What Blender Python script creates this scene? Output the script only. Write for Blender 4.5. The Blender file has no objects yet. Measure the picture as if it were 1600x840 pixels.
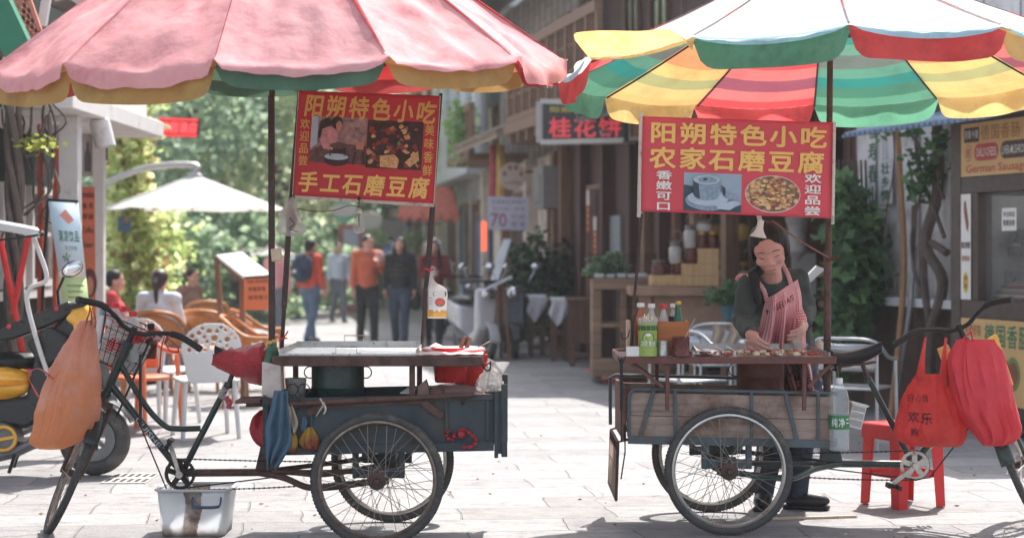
import bpy,bmesh,math,random
from mathutils import Vector,Matrix,noise as mnoise
from mathutils.bvhtree import BVHTree
random.seed(7)
R=math.radians;PI=math.pi
scene=bpy.context.scene
COL=scene.collection
# ---------------------------------------------------------------- camera, world, sun, exposure
F=2900.0;EYE=1.46;HY=392.0
cam_d=bpy.data.cameras.new('camera');cam=bpy.data.objects.new('camera',cam_d);COL.objects.link(cam)
cam_d.sensor_width=36;cam_d.lens=F/1600*36;cam_d.clip_start=.1;cam_d.clip_end=2000
cam_d.shift_y=-(420-HY)/1600
cam.location=(0,0,EYE);cam.rotation_euler=(PI/2,0,0)
cam_d.dof.use_dof=True;cam_d.dof.focus_distance=9.7;cam_d.dof.aperture_fstop=2.1
scene.camera=cam
SUN_EL,SUN_AZ=55.0,20.0
world=bpy.data.worlds.new('World');scene.world=world;world.use_nodes=True
wn=world.node_tree;bg=wn.nodes['Background']
sky=wn.nodes.new('ShaderNodeTexSky');sky.sky_type='NISHITA';sky.sun_disc=False
sky.sun_elevation=R(SUN_EL);sky.sun_rotation=R(SUN_AZ);sky.air_density=1.0;sky.dust_density=2.5
hsv=wn.nodes.new('ShaderNodeHueSaturation');hsv.inputs['Saturation'].default_value=.55;wn.links.new(sky.outputs[0],hsv.inputs['Color']);wn.links.new(hsv.outputs[0],bg.inputs[0]);bg.inputs[1].default_value=0.15
sun_d=bpy.data.lights.new('sun','SUN');sun=bpy.data.objects.new('sun',sun_d);COL.objects.link(sun)
sun_d.energy=4.2;sun_d.angle=R(.55);sun_d.color=(1,.965,.92)
sv=Vector((math.sin(R(SUN_AZ))*math.cos(R(SUN_EL)),math.cos(R(SUN_AZ))*math.cos(R(SUN_EL)),math.sin(R(SUN_EL))))
sun.rotation_euler=sv.to_track_quat('Z','Y').to_euler();sun.location=(3,8,14)
scene.view_settings.view_transform='Standard';scene.view_settings.look='None'
scene.view_settings.exposure=1.12;scene.view_settings.gamma=1.0
scene.render.engine='CYCLES';scene.cycles.use_denoising=True
scene.cycles.max_bounces=8;scene.cycles.transparent_max_bounces=16
scene.cycles.caustics_reflective=False;scene.cycles.caustics_refractive=False
scene.cycles.sample_clamp_indirect=6
# ---------------------------------------------------------------- helpers
def P(px,py,D):
    return Vector(((px-800)*D/F,D,EYE-(py-HY)*D/F))
def PX(px,D):return (px-800)*D/F
def PZ(py,D):return EYE-(py-HY)*D/F
def GD(py):return EYE*F/(py-HY)
def lin(c):
    c/=255.0
    return c/12.92 if c<=.04045 else ((c+.055)/1.055)**2.4
def C(r,g,b):return (lin(r),lin(g),lin(b),1)
V=Vector
class MB:
    """collects shapes in world coordinates; build() links them as one mesh object"""
    def __init__(s):s.v=[];s.f=[];s.m=[];s.uv={}
    def add(s,vs,fs,m=0,uvs=None):
        o=len(s.v)
        s.v+=[V(p) for p in vs]
        for f in fs:s.f.append([i+o for i in f]);s.m.append(m)
        if uvs:
            for i,u in enumerate(uvs):s.uv[o+i]=u
        return s
    def box(s,c,d,rz=0,m=0,mat=None):
        x,y,z=d[0]/2,d[1]/2,d[2]/2
        vs=[V((a*x,b*y,e*z)) for e in (-1,1) for b in (-1,1) for a in (-1,1)]
        q=mat if mat is not None else Matrix.Rotation(rz,3,'Z')
        return s.add([q @ p+V(c) for p in vs],[(0,2,3,1),(4,5,7,6),(0,1,5,4),(2,6,7,3),(0,4,6,2),(1,3,7,5)],m)
    def bb(s,p0,p1,m=0):
        a=V(p0);b=V(p1)
        return s.box((a+b)/2,[abs(x) for x in (b-a)],0,m)
    def bar(s,a,b,w,h,m=0,up=(0,0,1)):
        a=V(a);b=V(b);d=(b-a);L=d.length
        if L<1e-6:return s
        d/=L;u=V(up)
        if abs(d.dot(u))>.98:u=V((0,1,0))
        side=d.cross(u).normalized();u=side.cross(d)
        q=Matrix((d,side,u)).transposed()
        return s.box((a+b)/2,(L,w,h),0,m,q)
    def tube(s,pts,r,n=8,m=0,closed=False,caps=True,flat=1.0):
        pts=[V(p) for p in pts];k=len(pts)
        rs=r if isinstance(r,(list,tuple)) else [r]*k
        vs=[];fs=[];prev=None
        for i,p in enumerate(pts):
            if closed:t=(pts[(i+1) % k]-pts[i-1])
            else:t=pts[min(i+1,k-1)]-pts[max(i-1,0)]
            t=t.normalized() if t.length>1e-9 else V((0,0,1))
            if prev is None:
                a=V((0,0,1)) if abs(t.z)<.9 else V((1,0,0))
                prev=t.cross(a).normalized()
            prev=(prev-t*prev.dot(t)).normalized()
            b=t.cross(prev)
            for j in range(n):
                an=2*PI*j/n
                vs.append(p+(prev*math.cos(an)+b*math.sin(an)*flat)*rs[i])
        for i in range(k if closed else k-1):
            for j in range(n):
                i2=(i+1) % k
                fs.append((i*n+j,i*n+(j+1) % n,i2*n+(j+1) % n,i2*n+j))
        if caps and not closed:
            fs.append(tuple(range(n-1,-1,-1)));fs.append(tuple((k-1)*n+j for j in range(n)))
        return s.add(vs,fs,m)
    def cyl(s,a,b,r0,r1=None,n=16,m=0):return s.tube([a,b],[r0,r0 if r1 is None else r1],n,m)
    def lathe(s,prof,c=(0,0,0),n=24,m=0,q=None,sx=1,sy=1,cap=True):
        vs=[];fs=[];q=q or Matrix.Identity(3);c=V(c)
        for r,z in prof:
            for j in range(n):
                a=2*PI*j/n
                vs.append(q @ V((r*math.cos(a)*sx,r*math.sin(a)*sy,z))+c)
        for i in range(len(prof)-1):
            for j in range(n):
                fs.append((i*n+j,i*n+(j+1) % n,(i+1)*n+(j+1) % n,(i+1)*n+j))
        if cap:
            if prof[0][0]>1e-5:fs.append(tuple(range(n-1,-1,-1)))
            if prof[-1][0]>1e-5:fs.append(tuple((len(prof)-1)*n+j for j in range(n)))
        return s.add(vs,fs,m)
    def sph(s,c,r,m=0,n=14,q=None):
        if not isinstance(r,(tuple,list)):r=(r,r,r)
        k=max(6,n//2);vs=[];fs=[];q=q or Matrix.Identity(3)
        for i in range(k+1):
            t=PI*i/k
            for j in range(n):
                a=2*PI*j/n
                vs.append(q @ V((r[0]*math.sin(t)*math.cos(a),r[1]*math.sin(t)*math.sin(a),-r[2]*math.cos(t)))+V(c))
        for i in range(k):
            for j in range(n):fs.append((i*n+j,i*n+(j+1) % n,(i+1)*n+(j+1) % n,(i+1)*n+j))
        return s.add(vs,fs,m)
    def sheet(s,fn,nu,nv,m=0,wrap=False):
        vs=[];fs=[];uv=[]
        cu=nu if wrap else nu+1
        for j in range(nv+1):
            for i in range(cu):
                u,v=i/nu,j/nv
                vs.append(fn(u,v));uv.append((u,v))
        for j in range(nv):
            for i in range(nu):
                i2=(i+1) % cu
                fs.append((j*cu+i,j*cu+i2,(j+1)*cu+i2,(j+1)*cu+i))
        return s.add(vs,fs,m,uv)
    def torus(s,c,Rr,r,ax=(0,1,0),n=40,k=10,m=0,a0=0,a1=2*PI,flat=1.0):
        ax=V(ax).normalized();q=ax.to_track_quat('Z','Y').to_matrix();full=abs(a1-a0-2*PI)<1e-6
        pts=[q @ V((Rr*math.cos(a0+(a1-a0)*i/n),Rr*math.sin(a0+(a1-a0)*i/n),0))+V(c) for i in range(n if full else n+1)]
        return s.tube(pts,r,k,m,full,True,flat)
    def prism(s,poly,ext,m=0):
        """poly: list of 3-D points, ext: extrusion vector"""
        k=len(poly);e=V(ext);poly=[V(p) for p in poly]
        vs=poly+[p+e for p in poly]
        fs=[tuple(range(k-1,-1,-1)),tuple(range(k,2*k))]+[(i,(i+1) % k,k+(i+1) % k,k+i) for i in range(k)]
        return s.add(vs,fs,m)
    def build(s,name,mats,parent=None,bevel=0,flat=False,solid=0,sub=0,ang=38,label=None,kind=None,subdiv_levels=1):
        o0=origin(parent) if parent else V((0,0,0))
        me=bpy.data.meshes.new(name)
        me.from_pydata([p-o0 for p in s.v],[],s.f)
        if not isinstance(mats,(list,tuple)):mats=[mats]
        for x in mats:me.materials.append(x)
        me.polygons.foreach_set('material_index',s.m)
        if s.uv:
            l=me.uv_layers.new(name='UVMap')
            flatuv=[]
            for lp in me.loops:flatuv+=list(s.uv.get(lp.vertex_index,(0,0)))
            l.data.foreach_set('uv',flatuv)
        bm=bmesh.new();bm.from_mesh(me);bmesh.ops.recalc_face_normals(bm,faces=bm.faces);bm.to_mesh(me);bm.free()
        if not flat:
            me.shade_smooth();me.set_sharp_from_angle(angle=R(ang))
        ob=bpy.data.objects.new(name,me);COL.objects.link(ob)
        if parent:ob.parent=parent
        if solid:
            md=ob.modifiers.new('solid','SOLIDIFY');md.thickness=solid;md.offset=0
        if bevel:
            md=ob.modifiers.new('bevel','BEVEL');md.width=bevel;md.segments=2;md.limit_method='ANGLE';md.angle_limit=R(50)
        if sub:
            md=ob.modifiers.new('sub','SUBSURF');md.levels=sub;md.render_levels=sub
        if label:ob['label']=label
        if kind:ob['kind']=kind
        return ob
def origin(o):
    p=V((0,0,0))
    while o is not None:
        p=p+V(o.location);o=o.parent
    return p
def thing(name,label,cat,loc=(0,0,0),group=None):
    o=bpy.data.objects.new(name,None);COL.objects.link(o);o.location=loc;o.empty_display_size=.1
    o['label']=label;o['category']=cat
    if group:o['group']=group
    return o
def tag(o,label,cat,group=None):
    o['label']=label;o['category']=cat
    if group:o['group']=group
    return o
def solo(mb,name,mats,label,cat,group=None,loc=None,**k):
    """a thing that is one mesh; its origin goes to loc"""
    if loc is not None:
        l=V(loc);mb.v=[p-l for p in mb.v]
    o=mb.build(name,mats,None,**k)
    if loc is not None:o.location=loc
    return tag(o,label,cat,group)
def dup(root,loc,rz=0,label=None,scale=None):
    r=root.copy();COL.objects.link(r);r.location=loc;r.rotation_euler=(0,0,rz)
    if scale:r.scale=(scale,)*3
    if label:r['label']=label
    for ch in list(root.children):
        c=ch.copy();COL.objects.link(c);c.parent=r
        for g in list(ch.children):
            d=g.copy();COL.objects.link(d);d.parent=c
    return r
# ---------------------------------------------------------------- materials
MATS={}
class NT:
    def __init__(s,name):
        s.mat=bpy.data.materials.new(name);s.mat.use_nodes=True;s.t=s.mat.node_tree
        s.b=s.t.nodes['Principled BSDF'];s.out=s.t.nodes['Material Output'];s._tc=None
    def n(s,typ,**k):
        x=s.t.nodes.new(typ)
        for a,b in k.items():setattr(x,a,b)
        return x
    def l(s,a,b):s.t.links.new(a,b)
    def tc(s,which='Object'):
        if s._tc is None:s._tc=s.n('ShaderNodeTexCoord')
        return s._tc.outputs[which]
    def noise(s,scale,detail=5,rough=.6,vec=None,dist=0):
        x=s.n('ShaderNodeTexNoise');x.inputs['Scale'].default_value=scale;x.inputs['Detail'].default_value=detail
        x.inputs['Roughness'].default_value=rough;x.inputs['Distortion'].default_value=dist
        s.l(vec if vec is not None else s.tc(),x.inputs['Vector']);return x.outputs['Fac']
    def ramp(s,fac,stops,interp='LINEAR'):
        x=s.n('ShaderNodeValToRGB');x.color_ramp.interpolation=interp;e=x.color_ramp.elements
        while len(e)<len(stops):e.new(.5)
        for i,(p,c) in enumerate(stops):
            e[i].position=p;e[i].color=c if len(c)==4 else (*c,1)
        s.l(fac,x.inputs[0]);return x.outputs[0]
    def mix(s,fac,a,b,mode='MIX'):
        x=s.n('ShaderNodeMix',data_type='RGBA',blend_type=mode)
        for sock,val in ((x.inputs[0],fac),(x.inputs[6],a),(x.inputs[7],b)):
            if hasattr(val,'links'):s.l(val,sock)
            elif isinstance(val,(int,float)):sock.default_value=val
            else:sock.default_value=val if len(val)==4 else (*val,1)
        return x.outputs[2]
    def math(s,op,a,b=0.0,c=None):
        x=s.n('ShaderNodeMath',operation=op)
        for i,val in enumerate((a,b) if c is None else (a,b,c)):
            if hasattr(val,'links'):s.l(val,x.inputs[i])
            else:x.inputs[i].default_value=val
        return x.outputs[0]
    def bump(s,h,strength=.3,dist=.01,prev=None):
        x=s.n('ShaderNodeBump');x.inputs['Strength'].default_value=strength;x.inputs['Distance'].default_value=dist
        s.l(h,x.inputs['Height'])
        if prev is not None:s.l(prev,x.inputs['Normal'])
        s.l(x.outputs[0],s.b.inputs['Normal']);return x.outputs[0]
    def mapping(s,scale=(1,1,1),rot=(0,0,0),vec=None):
        x=s.n('ShaderNodeMapping');x.inputs['Scale'].default_value=scale;x.inputs['Rotation'].default_value=rot
        s.l(vec if vec is not None else s.tc(),x.inputs[0]);return x.outputs[0]
    def base(s,c):
        if hasattr(c,'links'):s.l(c,s.b.inputs['Base Color'])
        else:s.b.inputs['Base Color'].default_value=c
    def translucent(s,col,amount):
        tr=s.n('ShaderNodeBsdfTranslucent');mx=s.n('ShaderNodeMixShader');mx.inputs[0].default_value=amount
        if hasattr(col,'links'):s.l(col,tr.inputs[0])
        else:tr.inputs[0].default_value=col
        s.l(s.b.outputs[0],mx.inputs[1]);s.l(tr.outputs[0],mx.inputs[2]);s.l(mx.outputs[0],s.out.inputs[0]);return mx
def mul(c,k):return (min(c[0]*k,1),min(c[1]*k,1),min(c[2]*k,1),1)
def M(name,col=None,rough=.6,metal=0.0,var=.22,scale=9,bump=.15,bscale=60,dirt=None,damt=.35,dscale=5,spec=.4,coat=0,transl=0,stretch=None):
    """a surface with uneven colour, some dirt of its own and a fine bump"""
    if name in MATS:return MATS[name]
    t=NT(name);b=t.b
    vec=t.mapping(stretch) if stretch else None
    f=t.noise(scale,6,.62,vec)
    c=t.ramp(f,[(.28,mul(col,1-var)),(.72,mul(col,1+var))])
    if dirt:
        d=t.noise(dscale,8,.68)
        k=t.n('ShaderNodeMapRange');k.inputs[1].default_value=.62-damt*.4;k.inputs[2].default_value=.72;t.l(d,k.inputs[0])
        c=t.mix(k.outputs[0],c,dirt)
    t.base(c)
    r=t.ramp(t.noise(scale*1.7,4),[(.3,(max(rough-.12,.03),)*3),(.7,(min(rough+.12,1),)*3)])
    t.l(r,b.inputs['Roughness'])
    b.inputs['Metallic'].default_value=metal;b.inputs['Specular IOR Level'].default_value=spec;b.inputs['Coat Weight'].default_value=coat
    if bump:t.bump(t.noise(bscale,5,.6,vec),bump,.004)
    if transl:t.translucent(c,transl)
    MATS[name]=t.mat;return t.mat
def emit(name,col,st):
    if name in MATS:return MATS[name]
    t=NT(name);t.base(mul(col,.5));t.b.inputs['Emission Color'].default_value=col;t.b.inputs['Emission Strength'].default_value=st
    MATS[name]=t.mat;return t.mat
def wood(name,c1,c2,rough=.65,sc=(2,2,18),plank=None,dirt=None,axis='X'):
    """grain runs along the axis; plank = width of the boards"""
    if name in MATS:return MATS[name]
    t=NT(name)
    st={'X':(1.2,14,14),'Y':(14,1.2,14),'Z':(14,14,1.2)}[axis]
    f=t.noise(2.6,8,.65,t.mapping(st),.6)
    c=t.ramp(f,[(.3,c1),(.52,mul(c2,.85)),(.72,c2)])
    if plank:
        sep=t.n('ShaderNodeSeparateXYZ');t.l(t.tc(),sep.inputs[0])
        q=t.math('MULTIPLY',sep.outputs[{'X':2,'Y':2,'Z':0}[axis]],1/plank)
        fr=t.math('FRACT',q);fl=t.math('FLOOR',q)
        w=t.n('ShaderNodeTexWhiteNoise',noise_dimensions='1D');t.l(fl,w.inputs['W'])
        c=t.mix(t.math('MULTIPLY',w.outputs[0],.55),c,mul(c1,.75))
        g=t.math('LESS_THAN',fr,.05)
        c=t.mix(g,c,mul(c1,.3))
    if dirt:
        k=t.ramp(t.noise(3.2,8,.7),[(.48,(0,0,0)),(.68,(1,1,1))])
        c=t.mix(k,c,dirt)
    t.base(c);t.b.inputs['Roughness'].default_value=rough;t.b.inputs['Specular IOR Level'].default_value=.3
    t.bump(f,.25,.004)
    MATS[name]=t.mat;return t.mat
def glass(name,tint=(.8,.85,.85,1),alpha=.25,rough=.05):
    if name in MATS:return MATS[name]
    t=NT(name);tr=t.n('ShaderNodeBsdfTransparent');tr.inputs[0].default_value=(.92,.94,.94,1)
    mx=t.n('ShaderNodeMixShader');mx.inputs[0].default_value=alpha
    t.base(tint);t.b.inputs['Roughness'].default_value=rough;t.b.inputs['Specular IOR Level'].default_value=.8
    fr=t.n('ShaderNodeLayerWeight');fr.inputs[0].default_value=.5
    t.l(t.math('ADD',t.math('MULTIPLY',t.math('POWER',fr.outputs['Facing'],4.0),.6),alpha),mx.inputs[0])
    t.l(tr.outputs[0],mx.inputs[1]);t.l(t.b.outputs[0],mx.inputs[2]);t.l(mx.outputs[0],t.out.inputs[0])
    MATS[name]=t.mat;return t.mat
def film(name,col,transp=.2,transl=.4,rough=.25,content=None):
    """thin plastic bag: part clear, part glowing through; content = colour of what shows through in patches"""
    if name in MATS:return MATS[name]
    t=NT(name)
    c=t.ramp(t.noise(7,6,.6),[(.3,mul(col,.8)),(.7,mul(col,1.15))])
    if content:
        sep=t.n('ShaderNodeSeparateXYZ');t.l(t.tc('Generated'),sep.inputs[0])
        n=t.noise(5,7,.6);g=t.math('ADD',t.math('MULTIPLY',n,.9),t.math('MULTIPLY',sep.outputs[2],-.35))
        c=t.mix(t.ramp(g,[(.2,(0,0,0)),(.36,(1,1,1))]),c,content)
    t.base(c);t.b.inputs['Roughness'].default_value=rough;t.b.inputs['Specular IOR Level'].default_value=.5
    t.bump(t.math('ADD',t.noise(22,7,.7,t.mapping((1,1,.5)),.6),t.math('MULTIPLY',t.math('ABSOLUTE',t.math('SUBTRACT',t.noise(34,3,.5),.5)),-1.6)),.8,.022)
    mx=t.translucent(c,transl)
    tr=t.n('ShaderNodeBsdfTransparent');tr.inputs[0].default_value=(*[.4+.6*x for x in col[:3]],1)
    m2=t.n('ShaderNodeMixShader');m2.inputs[0].default_value=transp
    t.l(mx.outputs[0],m2.inputs[1]);t.l(tr.outputs[0],m2.inputs[2]);t.l(m2.outputs[0],t.out.inputs[0])
    MATS[name]=t.mat;return t.mat
def leafmat(name,c1,c2,tr=.35):
    if name in MATS:return MATS[name]
    t=NT(name)
    c=t.ramp(t.noise(1.1,4,.6),[(.3,c1),(.7,c2)])
    w=t.ramp(t.noise(23,2,.5),[(.3,(.7,.7,.7,1)),(.7,(1.25,1.25,1.1,1))])
    c=t.mix(1.0,c,w,'MULTIPLY')
    t.base(c);t.b.inputs['Roughness'].default_value=.5;t.b.inputs['Specular IOR Level'].default_value=.35
    t.translucent(mul(c2,1.6),tr)
    MATS[name]=t.mat;return t.mat
def brickmat(name,c1,c2,mortar,scale=1.0,bw=.24,bh=.075,rot=(PI/2,0,0),msize=.012,dirt=None):
    if name in MATS:return MATS[name]
    t=NT(name)
    x=t.n('ShaderNodeTexBrick');x.inputs['Scale'].default_value=scale
    x.inputs['Color1'].default_value=c1;x.inputs['Color2'].default_value=c2;x.inputs['Mortar'].default_value=mortar
    x.inputs['Mortar Size'].default_value=msize;x.inputs['Brick Width'].default_value=bw;x.inputs['Row Height'].default_value=bh
    t.l(t.mapping((1,1,1),rot),x.inputs['Vector'])
    c=t.mix(t.ramp(t.noise(6,6),[(.3,(.35,.35,.35)),(.7,(0,0,0))]),x.outputs[0],dirt or mul(c1,.45))
    t.base(c);t.b.inputs['Roughness'].default_value=.85
    t.bump(t.math('ADD',t.math('MULTIPLY',x.outputs[1],-1),t.math('MULTIPLY',t.noise(40),.5)),.5,.008)
    MATS[name]=t.mat;return t.mat
# ---------------------------------------------------------------- lettering and flat sign faces
GLY={}
def glyph(ch,bold=.0):
    k=(ch,bold)
    if k not in GLY:
        c=bpy.data.curves.new('glyph','FONT');c.body=ch;c.size=1;c.offset=bold;c.resolution_u=2
        o=bpy.data.objects.new('glyph',c);COL.objects.link(o)
        dg=bpy.context.evaluated_depsgraph_get()
        me=bpy.data.meshes.new_from_object(o.evaluated_get(dg))
        GLY[k]=([tuple(v.co)[:2] for v in me.vertices],[tuple(p.vertices) for p in me.polygons])
        bpy.data.objects.remove(o);bpy.data.curves.remove(c);bpy.data.meshes.remove(me)
    return GLY[k]
class Face2D(MB):
    """a sign face on four corners (top-left, top-right, bottom-right, bottom-left); u to the right, v down"""
    def __init__(s,tl,tr,br,bl,up=.0012):
        super().__init__();s.c=[V(tl),V(tr),V(br),V(bl)];s.up=up
        s.nrm=(s.c[3]-s.c[0]).cross(s.c[1]-s.c[0]).normalized()
        s.bend=None
    def at(s,u,v,lvl=0):
        a,b,c,d=s.c
        p=(a*(1-u)+b*u)*(1-v)+(d*(1-u)+c*u)*v
        if s.bend:p=p+s.nrm*s.bend(u,v)
        return p+s.nrm*s.up*lvl
    def poly(s,pts,m=0,lvl=1):
        s.add([s.at(u,v,lvl) for u,v in pts],[tuple(range(len(pts)))],m);return s
    def rect(s,u0,v0,u1,v1,m=0,lvl=1,n=1):
        vs=[];fs=[];uv=[]
        for j in range(n+1):
            for i in range(n+1):
                vs.append(s.at(u0+(u1-u0)*i/n,v0+(v1-v0)*j/n,lvl));uv.append((i/n,j/n))
        for j in range(n):
            for i in range(n):a=j*(n+1)+i;fs.append((a,a+1,a+n+2,a+n+1))
        s.add(vs,fs,m,uv);return s
    def ell(s,cu,cv,ru,rv,m=0,lvl=1,n=28,a0=0,a1=2*PI):
        return s.poly([(cu+ru*math.cos(a0+(a1-a0)*i/n),cv+rv*math.sin(a0+(a1-a0)*i/n)) for i in range(n)],m,lvl)
    def char(s,ch,u0,v0,u1,v1,m=0,lvl=2,bold=.02,shear=0,bbox=False):
        if bold>.015 and not bbox:
            a=(u1-u0)*bold*.75;b=(v1-v0)*bold*.75
            for i,(x,y) in enumerate(((a,0),(-a,0),(0,b),(0,-b),(a*.7,b*.7),(-a*.7,b*.7),(a*.7,-b*.7),(-a*.7,-b*.7))):
                s.char(ch,u0+x,v0+y,u1+x,v1+y,m,lvl+.04*(i+1),0,shear)
            bold=0
        vs,fs=glyph(ch,min(bold,.008))
        if not vs:return s
        if bbox:
            x0=min(p[0] for p in vs);x1=max(p[0] for p in vs);y0=min(p[1] for p in vs);y1=max(p[1] for p in vs)
        else:x0,x1,y0,y1=0,1,-.14,.9
        out=[]
        for x,y in vs:
            a=(x-x0)/max(x1-x0,1e-6);b=(y-y0)/max(y1-y0,1e-6)
            out.append(s.at(u0+(u1-u0)*(a+shear*(b-.5)),v1+(v0-v1)*b,lvl))
        s.add(out,fs,m);return s
    def line(s,txt,u0,v0,u1,v1,m=0,lvl=2,bold=.02,shear=0):
        """characters spread evenly over the box, one cell each"""
        n=len(txt)
        for i,ch in enumerate(txt):
            w=(u1-u0)/n
            s.char(ch,u0+w*(i+.04),v0,u0+w*(i+.96),v1,m,lvl,bold,shear)
        return s
    def col(s,txt,u0,v0,u1,v1,m=0,lvl=2,bold=.02):
        n=len(txt)
        for i,ch in enumerate(txt):
            h=(v1-v0)/n
            s.char(ch,u0,v0+h*(i+.04),u1,v0+h*(i+.96),m,lvl,bold)
        return s
    def word(s,txt,u0,v0,u1,v1,m=0,lvl=2,bold=.01):
        return s.char(txt,u0,v0,u1,v1,m,lvl,bold,0,True)
# ---------------------------------------------------------------- soft bodies: capsules melted into one skin
def melt(shapes,vox=.012,smooth=3,name='skin'):
    """shapes: ('c',p0,r0,p1,r1) capsules, ('e',centre,(rx,ry,rz),rotmatrix) ellipsoids -> (verts, faces)"""
    mb=MB()
    for sh in shapes:
        if sh[0]=='c':
            _,a,ra,b,rb=sh;a=V(a);b=V(b);d=b-a;L=d.length;d=d/L if L>1e-6 else V((0,0,1))
            pts=[];rs=[]
            for k in (.02,.3,.6,.85):pts.append(a-d*ra*math.cos(k*PI/2));rs.append(ra*math.sin(k*PI/2))
            for k in (0,.5,1):pts.append(a.lerp(b,k));rs.append(ra+(rb-ra)*k)
            for k in (.85,.6,.3,.02):pts.append(b+d*rb*math.cos(k*PI/2));rs.append(rb*math.sin(k*PI/2))
            mb.tube(pts,rs,14)
        else:mb.sph(sh[1],sh[2],0,18,sh[3] if len(sh)>3 else None)
    me=bpy.data.meshes.new(name);me.from_pydata(mb.v,[],mb.f)
    bm=bmesh.new();bm.from_mesh(me);bmesh.ops.recalc_face_normals(bm,faces=bm.faces);bm.to_mesh(me);bm.free()
    ob=bpy.data.objects.new(name,me);COL.objects.link(ob)
    md=ob.modifiers.new('r','REMESH');md.mode='VOXEL';md.voxel_size=vox
    if smooth:
        sm=ob.modifiers.new('s','SMOOTH');sm.factor=.5;sm.iterations=smooth
    dg=bpy.context.evaluated_depsgraph_get()
    m2=bpy.data.meshes.new_from_object(ob.evaluated_get(dg))
    vs=[V(v.co) for v in m2.vertices];fs=[tuple(p.vertices) for p in m2.polygons]
    bpy.data.objects.remove(ob);bpy.data.meshes.remove(me);bpy.data.meshes.remove(m2)
    return vs,fs
def skin(shapes,name,mat,parent,vox=.012,smooth=3,wr=0.0,wf=14.0,paint=None):
    vs,fs=melt(shapes,vox,smooth)
    mb=MB();mb.add(vs,fs)
    if wr:
        for i,p in enumerate(mb.v):
            n=mnoise.noise_vector(p*wf)*wr;mb.v[i]=p+n
    if paint:mb.m=[paint(sum((mb.v[i] for i in f),V())/len(f)) for f in mb.f]
    return mb.build(name,mat,parent,ang=180)
# ================================================================ ground
def ground():
    t=NT('limestone_paving');tc=t.tc()
    warp=t.n('ShaderNodeTexNoise');warp.inputs['Scale'].default_value=1.3;warp.inputs['Detail'].default_value=4
    t.l(tc,warp.inputs['Vector'])
    w2=t.n('ShaderNodeVectorMath',operation='MULTIPLY_ADD');t.l(warp.outputs['Color'],w2.inputs[0]);w2.inputs[1].default_value=(.13,.13,0);t.l(tc,w2.inputs[2])
    x=t.n('ShaderNodeTexBrick');x.inputs['Scale'].default_value=1;x.inputs['Brick Width'].default_value=.86;x.inputs['Row Height'].default_value=.44
    x.inputs['Mortar Size'].default_value=.007;x.inputs['Mortar Smooth'].default_value=.6;x.offset=.37
    x.inputs['Color1'].default_value=C(124,122,122);x.inputs['Color2'].default_value=C(154,151,150);x.inputs['Mortar'].default_value=C(118,113,110)
    t.l(t.mapping((1,1,1),(0,0,R(-6)),w2.outputs[0]),x.inputs['Vector'])
    n1=t.noise(.9,8,.66);n2=t.noise(7,8,.7)
    c=t.mix(t.ramp(n1,[(.35,(0,0,0)),(.7,(.55,)*3)]),x.outputs[0],C(132,129,128))
    c=t.mix(t.ramp(n2,[(.52,(0,0,0)),(.72,(.6,)*3)]),c,C(112,108,107))
    c=t.mix(t.ramp(t.noise(2.2,9,.75),[(.56,(0,0,0)),(.68,(.6,)*3)]),c,C(172,170,169))
    c=t.mix(t.ramp(t.noise(3.1,9,.78,t.mapping((.55,1.5,1))),[(.55,(0,0,0)),(.66,(.9,)*3)]),c,C(104,100,98))
    c=t.mix(t.ramp(t.noise(16,5,.7),[(.62,(0,0,0)),(.70,(.9,)*3)]),c,C(98,92,88))
    # hairline cracks
    vo=t.n('ShaderNodeTexVoronoi',feature='DISTANCE_TO_EDGE');vo.inputs['Scale'].default_value=.8
    w3=t.n('ShaderNodeVectorMath',operation='MULTIPLY_ADD');t.l(warp.outputs['Color'],w3.inputs[0]);w3.inputs[1].default_value=(.7,.7,0);t.l(tc,w3.inputs[2]);t.l(w3.outputs[0],vo.inputs['Vector'])
    ck=t.math('MULTIPLY',t.ramp(vo.outputs[0],[(0,(1,1,1)),(.012,(0,0,0))]),t.ramp(t.noise(.7,3),[(.5,(0,0,0)),(.62,(.8,)*3)]))
    c=t.mix(ck,c,C(104,92,84))
    t.base(c);t.l(t.ramp(n2,[(.3,(.55,)*3),(.7,(.85,)*3)]),t.b.inputs['Roughness'])
    hgt=t.math('ADD',t.math('MULTIPLY',x.outputs[1],-.6),t.math('ADD',t.math('MULTIPLY',n2,.8),t.math('MULTIPLY',t.noise(45,4,.7),.35)))
    t.bump(hgt,.9,.03)
    g=MB();g.add([(-150,-20,0),(150,-20,0),(150,320,0),(-150,320,0)],[(0,1,2,3)])
    o=g.build('street_pavement',t.mat,flat=True,kind='structure');o['label']='pale limestone slab paving of the pedestrian street'
    dr=MB()
    a=P(180,742,GD(742));b=P(247,742,GD(742));d0,d1=GD(755),GD(740)
    dr.bb((a.x,d0,.001),(b.x,d1,.006),0)
    for i in range(6):
        for j in range(2):
            xx=a.x+(b.x-a.x)*(i+.5)/6;yy=d0+(d1-d0)*(j+.5)/2
            dr.bb((xx-.013,yy-(d1-d0)*.17,.006),(xx+.013,yy+(d1-d0)*.17,.0075),1)
    tag(dr.build('drain_grate',[M('pale_drain_stone',C(176,170,164),.8),M('drain_hole',C(46,42,42),.9)]),'small rectangular drain grate in the paving behind the plastic tub','drain')
ground()
w=MB();rl=random.Random(61)
for _ in range(70):
    x,y=rl.uniform(-3.2,3.2),rl.uniform(9.3,15);a=rl.uniform(0,6.28);s_=rl.uniform(.006,.02);d=V((math.cos(a),math.sin(a),0))*s_;e=V((-d.y*.5,d.x*.5,.005))
    c=V((x,y,.005));w.add([c-d,c+e,c+d,c-e],[(0,1,2,3)],rl.choice((0,0,1)))
w.build('litter',[M('dry_leaf_bits',C(110,84,62),.9),M('paper_bits',C(186,176,168),.9)],kind='stuff',flat=True)['label']='small dry leaf and paper bits on the paving'
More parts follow.
